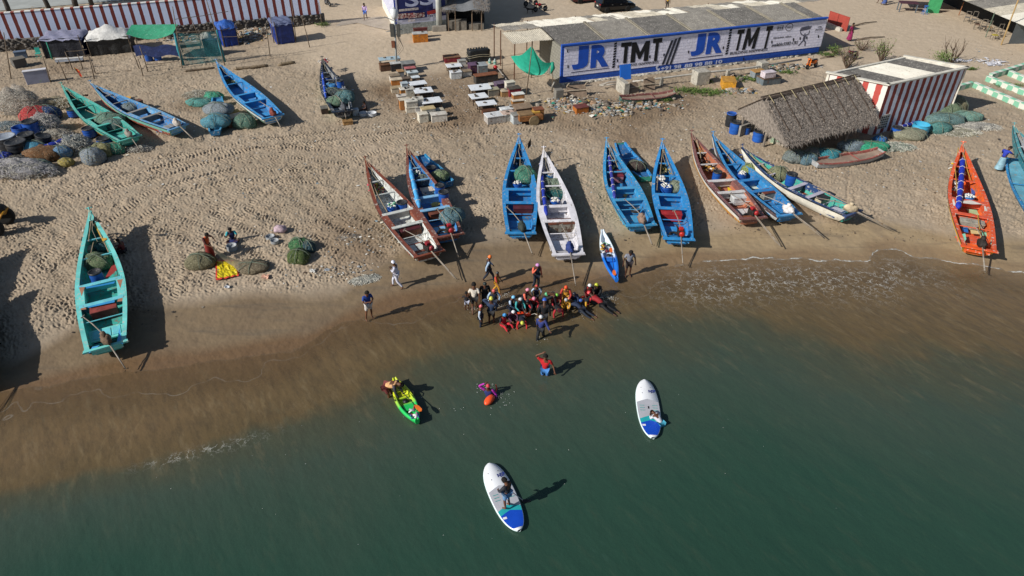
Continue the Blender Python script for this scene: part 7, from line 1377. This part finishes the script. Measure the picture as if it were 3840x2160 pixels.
p=g('T2',530,560,.9); netb('T2',530,560,.6,(.55,.5,.5),'white sack on the rack in the middle stalls','#c5c2ba',3,'#9a958a',name='white_sack')
netb('T2',1800,240,.3,(1.0,.6,.5),'tan cloth bundle behind the blue wrapped hut','#a08460',5,'#7a6448',tie=False,name='cloth_bundle')
# teal net fence
nf=nodes('teal netting'); m,t,b=nf; tc=nn(t,'ShaderNodeTexCoord').outputs['Object']; b.inputs['Base Color'].default_value=(*hx('#2f7a80'),1); b.inputs['Roughness'].default_value=.9
lk(t,ramp(t,noise(t,tc,14,4,.7).outputs[0],(.35,.22),(.6,.62)).outputs[0],b.inputs['Alpha'])
p=g('T2',200,985); q=g('T2',820,930); p.z=q.z=0; hN=3.0; nfc=thing('net_fence','tall teal net fence hung between two poles in front of the stalls','fence',p); d=q-p
mb=MB(); P=[[tuple(d*(i/16)+Vector((.05*math.sin(i),.06*math.sin(i*1.3+j),hN*j/8*(1-.06*math.sin(math.pi*i/16))))) for i in range(17)] for j in range(9)]; mb.grid(P); mb.build('netting',m,nfc,True)
for v in (Vector((0,0,0)),d): mb=MB(); mb.tube([v+Vector((.0,-.04,0)),v+Vector((-.1,-.02,1.5)),v+Vector((-.05,-.04,hN))],[.12,.16,.08],7); mb.build('gathered_edge',mat('#2f7f8c',.9,.2,6),nfc,True)
mb=MB(); mb.tube([(0,0,hN),tuple(d+Vector((0,0,hN)))],.04,5); mb.build('top_rail',mat('#5f5244',.9),nfc)
# bamboo posts and rails of the fence rows
PL=[('T1',(160,1190),(55,490)),('T1',(1100,1055),(980,780)),('T1',(1250,1042),(1170,818)),('T1',(1010,1220),(875,912)),('T1',(1420,1187),(1335,842)),('T1',(1440,1110),(1350,855)),('T1',(2105,1040),(1988,768)),('T1',(2160,1155),(2085,892)),('T1',(2120,872),(1992,380)),('T1',(2232,1082),(2108,700)),('T1',(762,1240),(645,860)),('T2',(480,700),(290,235)),('T2',(820,990),(540,0)),('T2',(1560,660),(1482,118)),('T2',(1500,850),(1430,365)),('T2',(1890,620),(1822,0)),('T2',(2100,715),(1980,265)),('T2',(2290,412),(2226,42)),('T2',(1100,625),(900,372)),('T2',(172,1025),(28,100))]
LB_=['at the far left edge by the green cloth','behind the red and yellow flag, left of two','behind the red and yellow flag, right of two','in front of the long white bench','right of the red and yellow flag','just behind the post right of the flag','left of the pair below the green awning','right of the pair below the green awning','holding the left side of the green awning','at the left of the two blue barrels','beside the pale lilac counter','crooked and grey behind the teal net fence','tallest, at the right end of the teal net fence','at the left corner of the small blue hut','thin, left of the small blue hut','at the right corner of the small blue hut','alone in the shade right of the small blue hut','at the end of the striped wall','leaning against the bright blue hut','at the left end of the teal net fence']
PP=[]
for (k,b_,t_),l in zip(PL,LB_): PP.append(post2(k,b_,t_,'bamboo post '+l,.045))
def rail(k,a,b_,z,lab,r_=.03,cc='#6f6152'):
    p=g(k,*a,z); q=g(k,*b_,z); o_=MB().tube([(0,0,0),tuple((q-p)*.5-Vector((0,0,.06))),tuple(q-p)],r_,5).build('fence_rail',mat(cc,.85,.2,4)); o_.location=p; tag(o_,lab,'rail','rails of the bamboo fences')
for k,a,b_,z,l in (('T1',(1000,775),(1310,745),1.0,'rail above the long white bench'),('T1',(840,870),(1360,830),1.2,'longest rail at the far left stall'),('T1',(980,1110),(1400,1080),.9,'low rail at the red and yellow flag'),('T1',(1440,1105),(1980,1060),.05,'rail lying between the bamboo posts'),('T1',(2200,975),(2700,920),.9,'rail right of the blue barrels'),('T2',(0,545),(470,500),2.0,'upper rail behind the net fence'),('T2',(700,460),(900,420),2.2,'upper rail by the bright blue hut'),('T2',(750,560),(1200,525),1.5,'rail right of the bright blue hut'),('T2',(60,290),(870,170),3.0,'highest rail along the stalls')): rail(k,a,b_,z,l)
p=g('T1',1235,1180); fp=thing('festival_flag','narrow red and yellow flag leaning on the bamboo fence','flag',p); q=at_y('T1',1110,1010,p.y); d=q-p
mb=MB(); mb.tube([(0,0,0),tuple(d)],.02,5); mb.build('stick',mat('#5a4a3a',.8),fp); mb=MB(); mb.add([tuple(d),tuple(d*.6+Vector((.25,0,.1))),tuple(d*.15+Vector((.15,0,0))),tuple(d*.1+Vector((-.05,0,0))),tuple(d*.6)],[(0,1,2,3,4)]); mb.build('flag_cloth',mat('#c8281e',.6,.6,3,wear=.5,wcol='#d8b02a',wsc=5),fp)
for k,a,b_,cc,l in (('X',(1315,520),(1230,275),'#c07a98','pink pipe standing in front of the dark curtain'),('X',(945,590),(840,280),'#2f8a74','green pipe standing in front of the dark curtain')): post2(k,a,b_,l,.07,cc,'plastic_pipe',None)
p=g('X',715,560,0); ch=thing('plastic_chair','turquoise plastic chair beside the dark curtained stall','chair',p,.3)
mb=MB(); mb.box((0,0,.42),(.45,.45,.04)); mb.build('seat',mat('#3fb0a0',.4),ch); mb=MB(); mb.box((0,.22,.68),(.44,.03,.45)); mb.build('backrest',mat('#3fb0a0',.4),ch)
for sx in(-.19,.19):
    for sy in(-.19,.19): mb=MB(); mb.box((sx,sy,.2),(.04,.04,.4)); mb.build('leg',mat('#3fb0a0',.4),ch)
# ---------------- pipes, blocks, rubble along the advert wall ----------------
def pipe(lab,pts,r_,cc='#b3afa6'):
    P=[g(*a) for a in pts]; o_=P[0].copy(); ob=MB().tube([p-o_ for p in P],r_,8).build('water_pipe',mat(cc,.6,.15,2,wear=.3),None,True); ob.location=o_; tag(ob,lab,'pipe','pipes along the advert wall')
pipe('upper white pipe running the length of the advert wall',[('O',1060,495,.7),('O',1430,450,.7),('O',1860,395,.7),('O',2573,315,.7),('T5',1790,900,.7)],.09)
pipe('lower white pipe right of the concrete block',[('T5',400,1085,.6),('T5',900,1040,.6),('T5',1180,995,.6)],.08)
pipe('thin white pipe left end with two bends',[('O',640,540,.5),('O',760,500,.5),('O',905,500,.5)],.05); pipe('second thin white pipe below the bends',[('O',650,545,.35),('O',900,520,.35)],.05)
pipe('thick grey pipe rising from the left foot of the wall',[('T4',600,1380,0),('T4',610,1300,.8),('T4',640,1240,1.2)],.07,'#8d8a82')
def block(k,x,y,d_,lab,cc='#a9a59a',rot=0,name='concrete_block'):
    p=g(k,x,y,d_[2]); ob=MB().box((0,0,d_[2]/2),d_).build(name,mat(cc,.9,.2,2.5,.02,8,wear=.35,wcol='#6f6a60'),None,bev=.03); ob.location=(p.x,p.y,0); ob.rotation_euler=(0,0,MR+rot); tag(ob,lab,'block')
block('O',1935,350,(1.3,1.0,1.2),'large white concrete block under the phone number'); block('O',940,480,(.5,1.6,1.1),'tall narrow concrete support left of the blue tank lid'); block('T5',1215,930,(.8,.8,1.0),'concrete block with blue plastic on top by the wall')
block('O',120,590,(.7,.6,.9),'rough stone pillar at the left foot of the wall','#77736c'); block('T5',690,1060,(.3,.3,.9),'thin concrete pillar holding the pipe','#a09a8e'); block('O',1430,440,(.25,.25,.8),'small concrete pillar under the upper pipe','#8f8b82')
p=g('O',960,455,.6); ob=MB().box((0,0,.6),(1.05,.1,1.3),0,0,-.25).build('plastic_board',mat('#2468c8',.4,.06,2)); ob.location=(p.x,p.y+.1,.55); ob.rotation_euler=(0,0,MR); tag(ob,'bright blue plastic panel leaning on the advert wall','panel')
def frame_table(k,x,y,w_,h,lab,rz,tilt):
    p=g(k,x,y,.5); t_=thing('upturned_table',lab,'table',(p.x,p.y,.45),rz); t_.rotation_euler[0]=tilt
    mb=MB(); mb.box((0,0,0),(w_,h,.06)); mb.build('board',mat('#7d6c5c',.9,.25,3,.02,8),t_)
    for sx in(-1,1):
        for sy in(-1,1): mb=MB(); mb.box((sx*(w_/2-.06),sy*(h/2-.06),.35),(.09,.09,.7)); mb.build('leg',mat('#9c8f7d',.9,.2,3),t_)
    mb=MB(); mb.box((0,h*.1,.12),(w_*.98,.09,.07)); mb.build('brace',mat('#9c8f7d',.9,.2,3),t_)
frame_table('O',350,620,1.7,1.2,'upturned wooden table at the left end of the rubble',.2,.9); frame_table('O',1055,580,1.2,1.1,'brown upturned table board next to the concrete support',.4,1.1); frame_table('O',1270,540,1.0,1.4,'tan upturned table board standing behind the dinghy',.2,1.15)
def scatter(name,lab,areas,n,seed,cols,smin,smax,kind='chip'):
    r=random.Random(seed); mb=MB()
    A=[(g(k,x,y),rx,ry) for k,x,y,rx,ry in areas]
    for i in range(n):
        p,rx,ry=r.choice(A); x=p.x+r.gauss(0,.5)*rx; y=p.y+r.gauss(0,.5)*ry
        z=ground_z(x,y); s_=r.uniform(smin,smax)*(1 if r.random()<.9 else 1.8); mi=r.randrange(len(cols))
        if kind=='chip':
            a=r.uniform(0,6.28); c_,q=math.cos(a),math.sin(a); w_=s_; l=s_*r.uniform(.5,1.6); t1,t2,t3,t4=[r.uniform(0,s_*.5) for _ in range(4)]
            mb.add([(x-w_*c_,y-w_*q,z+.01+t1),(x+l*q,y-l*c_,z+.01+t2),(x+w_*c_,y+w_*q,z+.02+t3),(x-l*q*.8,y+l*c_*.8,z+.015+t4)],[(0,1,2,3)],mi)
        else: mb.blob((x,y,z+s_*.3),(s_*r.uniform(.7,1.4),s_*r.uniform(.6,1.1),s_*r.uniform(.4,.9)),i,.25,7,mi,rz=r.uniform(0,3))
    o_=mb.build(name,[mat(c_,.8,.25,5) for c_ in cols]); tag(o_,lab,'debris',None,'stuff'); return o_
RA=[('O',300,850,2.3,1.5),('O',600,860,2.2,1.3),('O',750,900,1.6,1.0),('O',180,780,1.6,1.2),('T2',1250,560,2.4,1.8),('T2',1350,450,2,1.6),('T2',200,600,2,1),('T2',700,590,1.2,1.0),('O',1200,800,3,1.0),('T5',900,1180,2.0,1.0),('T5',1560,1010,2.4,.8),('T5',850,1380,1.2,.5),('T2',1100,640,1.2,1.0)]
scatter('rubble','broken stone and brick rubble below the advert wall and by the stalls',RA,900,3,['#8f877c','#6f675c','#a39a8c','#5c534a','#9c8066'],.06,.2,'rock')
scatter('plastic_litter','white and coloured plastic scraps on the rubble heaps',RA,1500,4,['#c9c9c4','#b5bcc0','#d6d3c8','#9fa8ac','#4f7f9c','#b59a5a','#2f8a78'],.05,.17)
WA=[('D',x,y,9,5) for x in range(100,2560,260) for y in (250,330,420)]+[('D',600,560,9,5),('D',1000,560,5,4),('D',820,650,4,3),('D',880,680,2,1),('D',930,600,2,2),('D',1450,500,3,3),('D',1650,540,2,2)]+[('D',2150,300,6,4),('D',2300,470,6,4),('N',600,800,6,4),('N',1400,650,6,4),('N',1100,500,4,4),('W',2240,640,3,1.5),('W',2000,600,7,4),('W',950,470,3,3)]
scatter('sand_litter','small bits of litter and shell scattered over the beach',WA,3800,5,['#cfcfca','#b9bcbc','#3c3a38','#d8d4c6','#5a4a3c','#7d8f98','#a39a8a'],.015,.07)
scatter('paper_litter','white paper scraps strewn behind the striped building',[('T6',2080,930,1.6,.9),('T6',2120,970,1.0,.5),('T6',1660,920,1.2,.4)],240,6,['#d9d9dc','#c9c9d0'],.05,.16)
scatter('sea_flecks','tiny bright flecks floating on the sea surface',[('D',900,1150,12,6),('D',1600,1100,12,6),('D',600,1200,9,3)],40,7,['#c8ccc8'],.008,.016)
# lift flecks to the surface
o_=COL.objects['sea_flecks']; zz=[v.co.z for v in o_.data.vertices]
for v in o_.data.vertices: v.co.z=-.012+ (v.index%4)*.004
scatter('foot_debris','dark weed strands and pebbles along the old tide line',[('D',x,y,2.5,.7) for x,y in ((1300,598),(1500,600),(1700,570),(1900,575),(2100,585),(2300,600),(350,790),(250,830),(850,690))],420,8,['#4a4038','#3a342e','#6a5c4c','#8a8074'],.015,.05)
def weeds(lab,areas,n,seed,cols=('#4f6a2c','#3f5a26','#6a7a3a')):
    r=random.Random(seed); mb=MB(); A=[(g(k,x,y),rx,ry) for k,x,y,rx,ry in areas]
    for i in range(n):
        p,rx,ry=r.choice(A); x=p.x+r.gauss(0,.5)*rx; y=p.y+r.gauss(0,.5)*ry; z=ground_z(x,y)
        for j in range(4):
            a=r.uniform(0,6.28); l=r.uniform(.08,.2); h=r.uniform(.05,.22); mb.add([(x,y,z),(x+l*math.cos(a)-.03*math.sin(a),y+l*math.sin(a)+.03*math.cos(a),z+h),(x+l*1.6*math.cos(a),y+l*1.6*math.sin(a),z+h*.8),(x+l*math.cos(a)+.03*math.sin(a),y+l*math.sin(a)-.03*math.cos(a),z+h)],[(0,1,2,3)],r.randrange(3))
    tag(mb.build('weeds',[mat(c_,.8,.3,5) for c_ in cols]),lab,'weeds',None,'stuff')
weeds('green creeping weeds on the ground below the advert wall',[('O',1700,610,1.3,.8),('O',1900,620,1.8,.9),('O',2050,660,1.2,.8),('O',1050,610,.5,.3),('O',1990,500,.5,.4),('O',1500,740,.5,.3),('T5',850,1220,1.0,.7),('T5',1020,1210,.8,.6),('T5',200,1380,1.8,.7),('T5',450,1400,1.5,.6),('T5',1550,1100,.9,.4),('T2',2230,330,1.0,.9),('T2',2300,400,.9,.7),('W',560,570,1.0,.7),('T6',2350,1300,1.2,.5),('T6',1760,1050,.5,.2)],900,1)
# ---------------- shrubs and trees ----------------
def shrub(k,x,y,h,lab,leaf=.4,seed=1,spread=.6,name='shrub',lc=('#4f6a30','#6a7a3c'),nb=9,clump=None):
    p=g(k,x,y); p.z=0; t_=thing(name,lab,'shrub',p,0); r=random.Random(seed); mb=MB(); tips=[]
    def br(a,d,l,rr,dep):
        P=[a]; 
        for i in range(3): d=(d+Vector((r.uniform(-.2,.2),r.uniform(-.2,.2),r.uniform(-.02,.18)))).normalized(); P.append(P[-1]+d*l/3)
        mb.tube([q for q in P],[rr,rr*.85,rr*.7,rr*.5],4); tips.append(P[-1]); tips.append(P[2])
        if dep>0:
            for _ in range(3): br(P[r.choice((1,2,3))],(d+Vector((r.uniform(-.8,.8),r.uniform(-.8,.8),r.uniform(-.1,.5)))).normalized(),l*.62,rr*.5,dep-1)
    for i in range(nb): 
        a=i/nb*6.28; br(Vector((0,0,0)),Vector((math.cos(a)*spread,math.sin(a)*spread,1)).normalized(),h*.5,.035*h/1.5,2)
    mb.build('trunk',mat('#5f4f42',.9,.25,4),t_)
    lb=MB(); n=int(900*leaf)
    for i in range(n):
        if clump: q=Vector(clump)+Vector((r.gauss(0,.42),r.gauss(0,.35),r.gauss(0,.24)))
        else: q=r.choice(tips)+Vector((r.gauss(0,.1),r.gauss(0,.1),r.gauss(0,.1)))
        u=Vector((r.gauss(0,1),r.gauss(0,1),r.gauss(0,1))).normalized()*r.uniform(.04,.09); v=u.orthogonal().normalized()*.03; lb.add([tuple(q-u),tuple(q+v),tuple(q+u),tuple(q-v)],[(0,1,2,3)],r.randrange(2))
    if n: lb.build('crown',[mat(c_,.7,.3,4) for c_ in lc],t_)
shrub('W',1100,640,2.3,'thin leafy shrub behind the striped building, left of two',.5,2,.5)
shrub('W',1830,645,2.8,'bare branched shrub with a green clump behind the striped building',.9,3,.9,clump=(-.9,.1,.6),nb=5)
shrub('W',750,705,2.4,'bare dry bush beside the maroon motorbike',.08,4,.8)
shrub('W',620,560,1.0,'low grey green bush at the end of the advert wall',.5,5,1.2)
shrub('W',900,520,1.6,'tangle of dead branches beside the woman in magenta',.03,6,1.3,nb=12)
for k,a,b_,l in (('W',(620,580),(480,600),'grey driftwood branch by the end of the advert wall'),('W',(810,268),(1060,222),'long dark pole lying on the open ground, farther one'),('W',(860,410),(1145,378),'long dark pole lying on the open ground, nearer one')):
    p=g(k,*a,.08); q=g(k,*b_,.08); o_=MB().tube([(0,0,0),tuple((q-p)*.5+Vector((0,.1,.08))),tuple(q-p)],[.09,.07,.04],6).build('branch',mat('#6a5c4e',.9,.3,3),None,True); o_.location=p; tag(o_,l,'branch')
def tree(k,b_,t_,lab,h,seed,r0=.28):
    p=g(k,*b_); p=Vector((p.x,p.y,0)); q=at_y(k,*t_,p.y); d=(q-p); d=d/d.z; t0=thing('coastal_tree',lab,'tree',p,0,'trees behind the striped wall'); r=random.Random(seed)
    pts=[Vector((d.x*z+.1*math.sin(z),d.y*z,z)) for z in [h*i/7 for i in range(8)]]; mb=MB(); mb.tube(pts,[r0*(1-.08*i) for i in range(8)],9)
    for i in range(7):
        a=i*.9; mb.tube([pts[6],pts[6]+Vector((math.cos(a),math.sin(a),.6))*1.0,pts[7]+Vector((math.cos(a)*1.8,math.sin(a)*1.8,.9))],[.1,.07,.03],5)
    mb.build('trunk',mat('#4a4540',.9,.3,4,.05,6),t0,True); lb=MB()
    for i in range(1600):
        c_=pts[7]+Vector((r.gauss(0,1.1),r.gauss(0,1.1),.5+r.gauss(0,.6))); u=Vector((r.gauss(0,1),r.gauss(0,1),r.gauss(0,1))).normalized()*r.uniform(.1,.22); v=u.orthogonal().normalized()*.07; lb.add([tuple(c_-u),tuple(c_+v),tuple(c_+u),tuple(c_-v)],[(0,1,2,3)],r.randrange(2))
    lb.build('crown',[mat('#3f5a2a',.7,.3,4),mat('#557036',.7,.3,4)],t0)
tree('T1',(150,215),(55,0),'leaning dark tree trunk farthest left behind the striped wall',7.5,1); tree('T1',(755,160),(665,0),'leaning dark tree trunk second from the left behind the wall',7.5,2)
tree('T1',(1150,120),(1110,0),'forked dark tree trunk third from the left behind the wall',7.5,3,.34); tree('T1',(1395,100),(1355,0),'straight dark tree trunk fourth from the left behind the wall',7.5,4)
# ---------------- vehicles ----------------
def wheel(par,c_,r_,w_,axis_y=True,cc='#191919',rim='#8d9094',name='wheel'):
    e_=bpy.data.objects.new(name,None); COL.objects.link(e_); e_.parent=par; e_.location=c_; e_.rotation_euler=(math.pi/2,0,0)
    mb=MB(); mb.lathe([(r_*.62,-w_/2),(r_*.95,-w_/2),(r_,-w_*.3),(r_,w_*.3),(r_*.95,w_/2),(r_*.62,w_/2)],22); mb.build('tyre',mat(cc,.85,.15,5),e_,True)
    mb=MB(); mb.lathe([(0,-w_*.42),(r_*.6,-w_*.35),(r_*.6,w_*.35),(0,w_*.42)],16); 
    for i in range(5):
        a=i*1.2566; mb.box((math.cos(a)*r_*.33,math.sin(a)*r_*.33,w_*.4),(r_*.5,.05,.03),a)
        mb.box((math.cos(a)*r_*.33,math.sin(a)*r_*.33,-w_*.4),(r_*.5,.05,.03),a)
    mb.build('rim',mat(rim,.3,.2,5,metal=.7),e_,True)
def suv(k,rw,fw,lab,cc,L=4.5,glass='#14181e'):
    a=g(k,*rw); b_=g(k,*fw); d=(b_-a); d.z=0; rz=math.atan2(d.y,d.x); c_=(a+b_)/2; n_=Vector((-math.sin(rz),math.cos(rz),0)); c_=c_+n_*.85; t_=thing('parked_suv',lab,'car',(c_.x,c_.y,0),rz)
    W_=1.82; body=mat(cc,.18,.05,2,spec=.6); prof=[(-L/2,.45,.95),(-L/2+.05,.35,1.05),(-L/2+.5,.3,1.08),(0,.3,1.05),(L/2-1.2,.3,1.03),(L/2-.25,.32,.90),(L/2,.42,.7)]
    P=[]
    for x,z0,z1 in prof: P.append([(x,-W_/2*.96,z0),(x,-W_/2,(z0+z1)/2),(x,-W_/2*.94,z1),(x,0,z1+.05),(x,W_/2*.94,z1),(x,W_/2,(z0+z1)/2),(x,W_/2*.96,z0)])
    mb=MB(); mb.grid(P); mb.add([P[0][i] for i in range(7)],[tuple(range(7))]); mb.add([P[-1][i] for i in range(7)],[tuple(range(7))]); mb.build('body',body,t_)
    cab=[(-L/2+.12,1.05,.80),(-L/2+.45,1.62,.66),(.3,1.70,.66),(.75,1.6,.66),(1.35,1.04,.80)]
    P=[[(x,-w_,1.03),(x,-w_*.9 if z>1.1 else -w_,z),(x,0,z+.03),(x,w_*.9 if z>1.1 else w_,z),(x,w_,1.03)] for x,z,w_ in cab]
    mb=MB(); mb.grid(P); mb.mi=[1 if (i%4) in (0,3) else (1 if i//4 in(0,3) else 0) for i in range(len(mb.f))]; mb.build('cabin',[body,mat(glass,.08,.05,2,spec=.7)],t_)
    for x in(-L/2+.9,L/2-.95):
        for s_ in(-1,1): wheel(t_,(x,s_*(W_/2-.08),.34),.34,.22)
    for s_ in(-1,1):
        mb=MB(); mb.box((-L/2+.02,s_*.72,.98),(.08,.3,.14)); mb.build('tail_light',mat('#8a1420',.2,.1),t_); mb=MB(); mb.box((L/2-.06,s_*.68,.75),(.1,.3,.14)); mb.build('headlight',mat('#c9ced2',.15,.1),t_)
        mb=MB(); mb.box((1.0,s_*(W_/2+.1),1.05),(.14,.2,.12)); mb.build('wing_mirror',body,t_)
        for x in (-.75,.35): mb=MB(); mb.box((x,s_*(W_/2+.01),.9),(.16,.03,.03)); mb.build('door_handle',mat('#9a9ea2',.3,metal=.6),t_)
    mb=MB(); mb.box((-L/2-.01,0,.72),(.03,.45,.12)); mb.build('number_plate',mat('#d0d2cc',.5),t_); mb=MB(); mb.box((-L/2+.0,0,.45),(.12,1.6,.18)); mb.build('bumper',mat('#26282b',.5),t_)
    for s_ in(-.6,.6): mb=MB(); mb.tube([(-L/2+.5,s_,1.70),(.3,s_,1.76)],.025,5); mb.build('roof_rail',mat('#2a2c30',.4),t_)
suv('T4',(1395,202),(1790,168),'black SUV parked behind the advert building','#0c0d12')
suv('T4',(1020,60),(1330,30),'dark red car half hidden beyond the black SUV','#5a1820')
def scooter(k,fw,rw,lab,cc,name='scooter',moto=False,c2='#1c1c1e',lean=0):
    a=g(k,*rw); b_=g(k,*fw); d=b_-a; d.z=0; rz=math.atan2(d.y,d.x); c_=(a+b_)/2; t_=thing(name,lab,'motorbike',(c_.x,c_.y,0),rz,None); t_.rotation_euler[0]=lean
    m1=mat(cc,.25,.1,3); m2=mat(c2,.45,.15,3); r_=.30 if moto else .25; X=.65 if moto else .62
    wheel(t_,(X,0,r_),r_,.1); wheel(t_,(-X,0,r_),r_,.11)
    if moto:
        mb=MB(); mb.blob((.12,0,.78),(.3,.15,.15),1,.03,12,flat=False); mb.build('fuel_tank',m1,t_,True); mb=MB(); mb.box((-.35,0,.76),(.65,.24,.1)); mb.build('seat',m2,t_,bev=.04); mb=MB(); mb.box((0,0,.45),(.4,.26,.35)); mb.build('engine',mat('#4a4a4c',.4,.3,6),t_,bev=.03); mb=MB(); mb.tube([(.1,.12,.35),(-.4,.16,.3),(-.8,.16,.35)],.05,6); mb.build('exhaust',mat('#7d7f82',.3,metal=.6),t_,True)
    else:
        mb=MB(); mb.blob((-.35,0,.55),(.45,.19,.2),1,.03,14,flat=False); mb.build('rear_body',m1,t_,True); mb=MB(); mb.box((-.3,0,.74),(.75,.26,.1)); mb.build('seat',m2,t_,bev=.04); mb=MB(); mb.box((.1,0,.32),(.4,.3,.08)); mb.build('footboard',m2,t_); mb=MB(); mb.box((.42,0,.62),(.09,.36,.62),0,0,0,-.25); mb.build('front_shield',m1,t_,bev=.03); mb=MB(); mb.blob((.66,0,.5),(.22,.09,.08),1,.03,10,flat=False); mb.build('front_mudguard',m1,t_,True)
    mb=MB(); mb.tube([(X,.05,r_),(.42,.05,.98)],.03,5); mb.tube([(X,-.05,r_),(.42,-.05,.98)],.03,5); mb.build('fork',m2,t_); mb=MB(); mb.tube([(.30,-.36,1.03),(.42,-.1,1.0),(.42,.1,1.0),(.30,.36,1.03)],.022,5); mb.build('handlebar',m2,t_)
    mb=MB(); mb.blob((.5,0,.92),(.12,.15,.1),1,.03,10,flat=False); mb.build('headlamp_cowl',m1,t_,True); mb=MB(); mb.box((-.82,0,.6),(.05,.14,.07)); mb.build('tail_light',mat('#a01a1e',.3),t_)
    for s_ in(-1,1): mb=MB(); mb.tube([(.36,s_*.25,1.0),(.36,s_*.3,1.2)],.01,4); mb.blob((.36,s_*.3,1.22),(.02,.06,.04),1,0,8,flat=False); mb.build('mirror',m2,t_)
scooter('T5',(1842,1060),(2040,1000),'orange and white scooter parked near the end of the advert wall','#d06a1e',lean=.12)
scooter('T4',(335,185),(520,160),'red motorbike with black seat nearest the dog','#a81a22',moto=True,name='motorbike'); scooter('T4',(215,95),(350,80),'black and red motorbike behind the nearest red one','#7a1218',moto=True,name='motorbike')
scooter('T2',(2420,110),(2330,60),'dark motorbike in the shade beyond the wall end','#16181c',moto=True,name='motorbike')
scooter('W',(700,640),(880,600),'maroon motorbike behind the dry bush','#6a1a2a',moto=True,name='motorbike')
# dog
p=g('T4',262,200); dg=thing('dog','black and tan dog standing beside the red motorbike','dog',(p.x,p.y,0),math.pi-.1)
D_=[(-.38,0,.46),(-.15,0,.47),(.15,0,.48),(.33,0,.55),(.45,0,.68),(.58,0,.68),(.70,0,.63),(-.5,0,.58),(-.55,0,.72)]; DE=[(0,1),(1,2),(2,3),(3,4),(4,5),(5,6),(0,7),(7,8)]; DR=[.10,.10,.125,.09,.075,.06,.035,.03,.018]
def dleg(a,pts,rr):
    i0=len(D_); prev=a
    for q,r_ in zip(pts,rr): D_.append(q); DE.append((prev,len(D_)-1)); DR.append(r_); prev=len(D_)-1
for s_ in(-1,1): dleg(0,[(-.36,s_*.09,.36),(-.30,s_*.09,.26),(-.43,s_*.09,.15),(-.42,s_*.09,.03),(-.36,s_*.09,.02)],[.06,.045,.028,.022,.025]); dleg(2,[(.22,s_*.08,.34),(.20,s_*.08,.18),(.22,s_*.08,.03),(.27,s_*.08,.02)],[.05,.03,.022,.025])
skinmesh('body',[Vector(v) for v in D_],DE,DR,{1},mat('#1d1714',.8,.4,4,wear=.2,wcol='#8a5a34',wsc=3),dg)
for s_ in(-1,1): mb=MB(); mb.add([(.44,s_*.05,.72),(.50,s_*.07,.72),(.46,s_*.08,.82),(.45,s_*.06,.72)],[(0,1,2),(0,2,3),(1,2,3)]); mb.build('ear',mat('#1d1714',.8),dg)
# tractor at the left edge
p=g('D',-8,590); tr=thing('beach_tractor','yellow framed tractor with black tyres cut by the left edge','tractor',(p.x-.9,p.y+.3,0),.15)
for c_ in ((.9,-.6,.55),(.9,.9,.55),(-1.2,-.6,.55),(-1.2,.9,.55)): wheel(tr,c_,.6,.3,rim='#5a5a58')
yl=mat('#b5801e',.5,.2,3,wear=.3,wcol='#5a4020')
for a,b_ in (((-1.2,-.3,.8),(1.2,-.3,.8)),((-1.2,.6,.8),(1.2,.6,.8)),((1.2,-.3,.8),(1.5,-.2,1.2)),((1.2,.6,.8),(1.5,.6,1.2)),((.2,-.3,.8),(.9,.1,1.4)),((1.5,-.2,1.2),(1.5,.6,1.2))): mb=MB(); mb.tube([a,b_],.06,6); mb.build('frame_bar',yl,tr)
mb=MB(); mb.blob((.9,.3,1.35),(.7,.4,.28),2,.1,14,flat=False); mb.build('covered_engine',mat('#24221f',.6,.3,4,.04,6),tr,True)

# keep labels within sixteen words
for o_ in list(COL.objects):
    l=o_.get('label')
    if l and len(l.split())>16: o_['label']=' '.join(l.split()[:16])
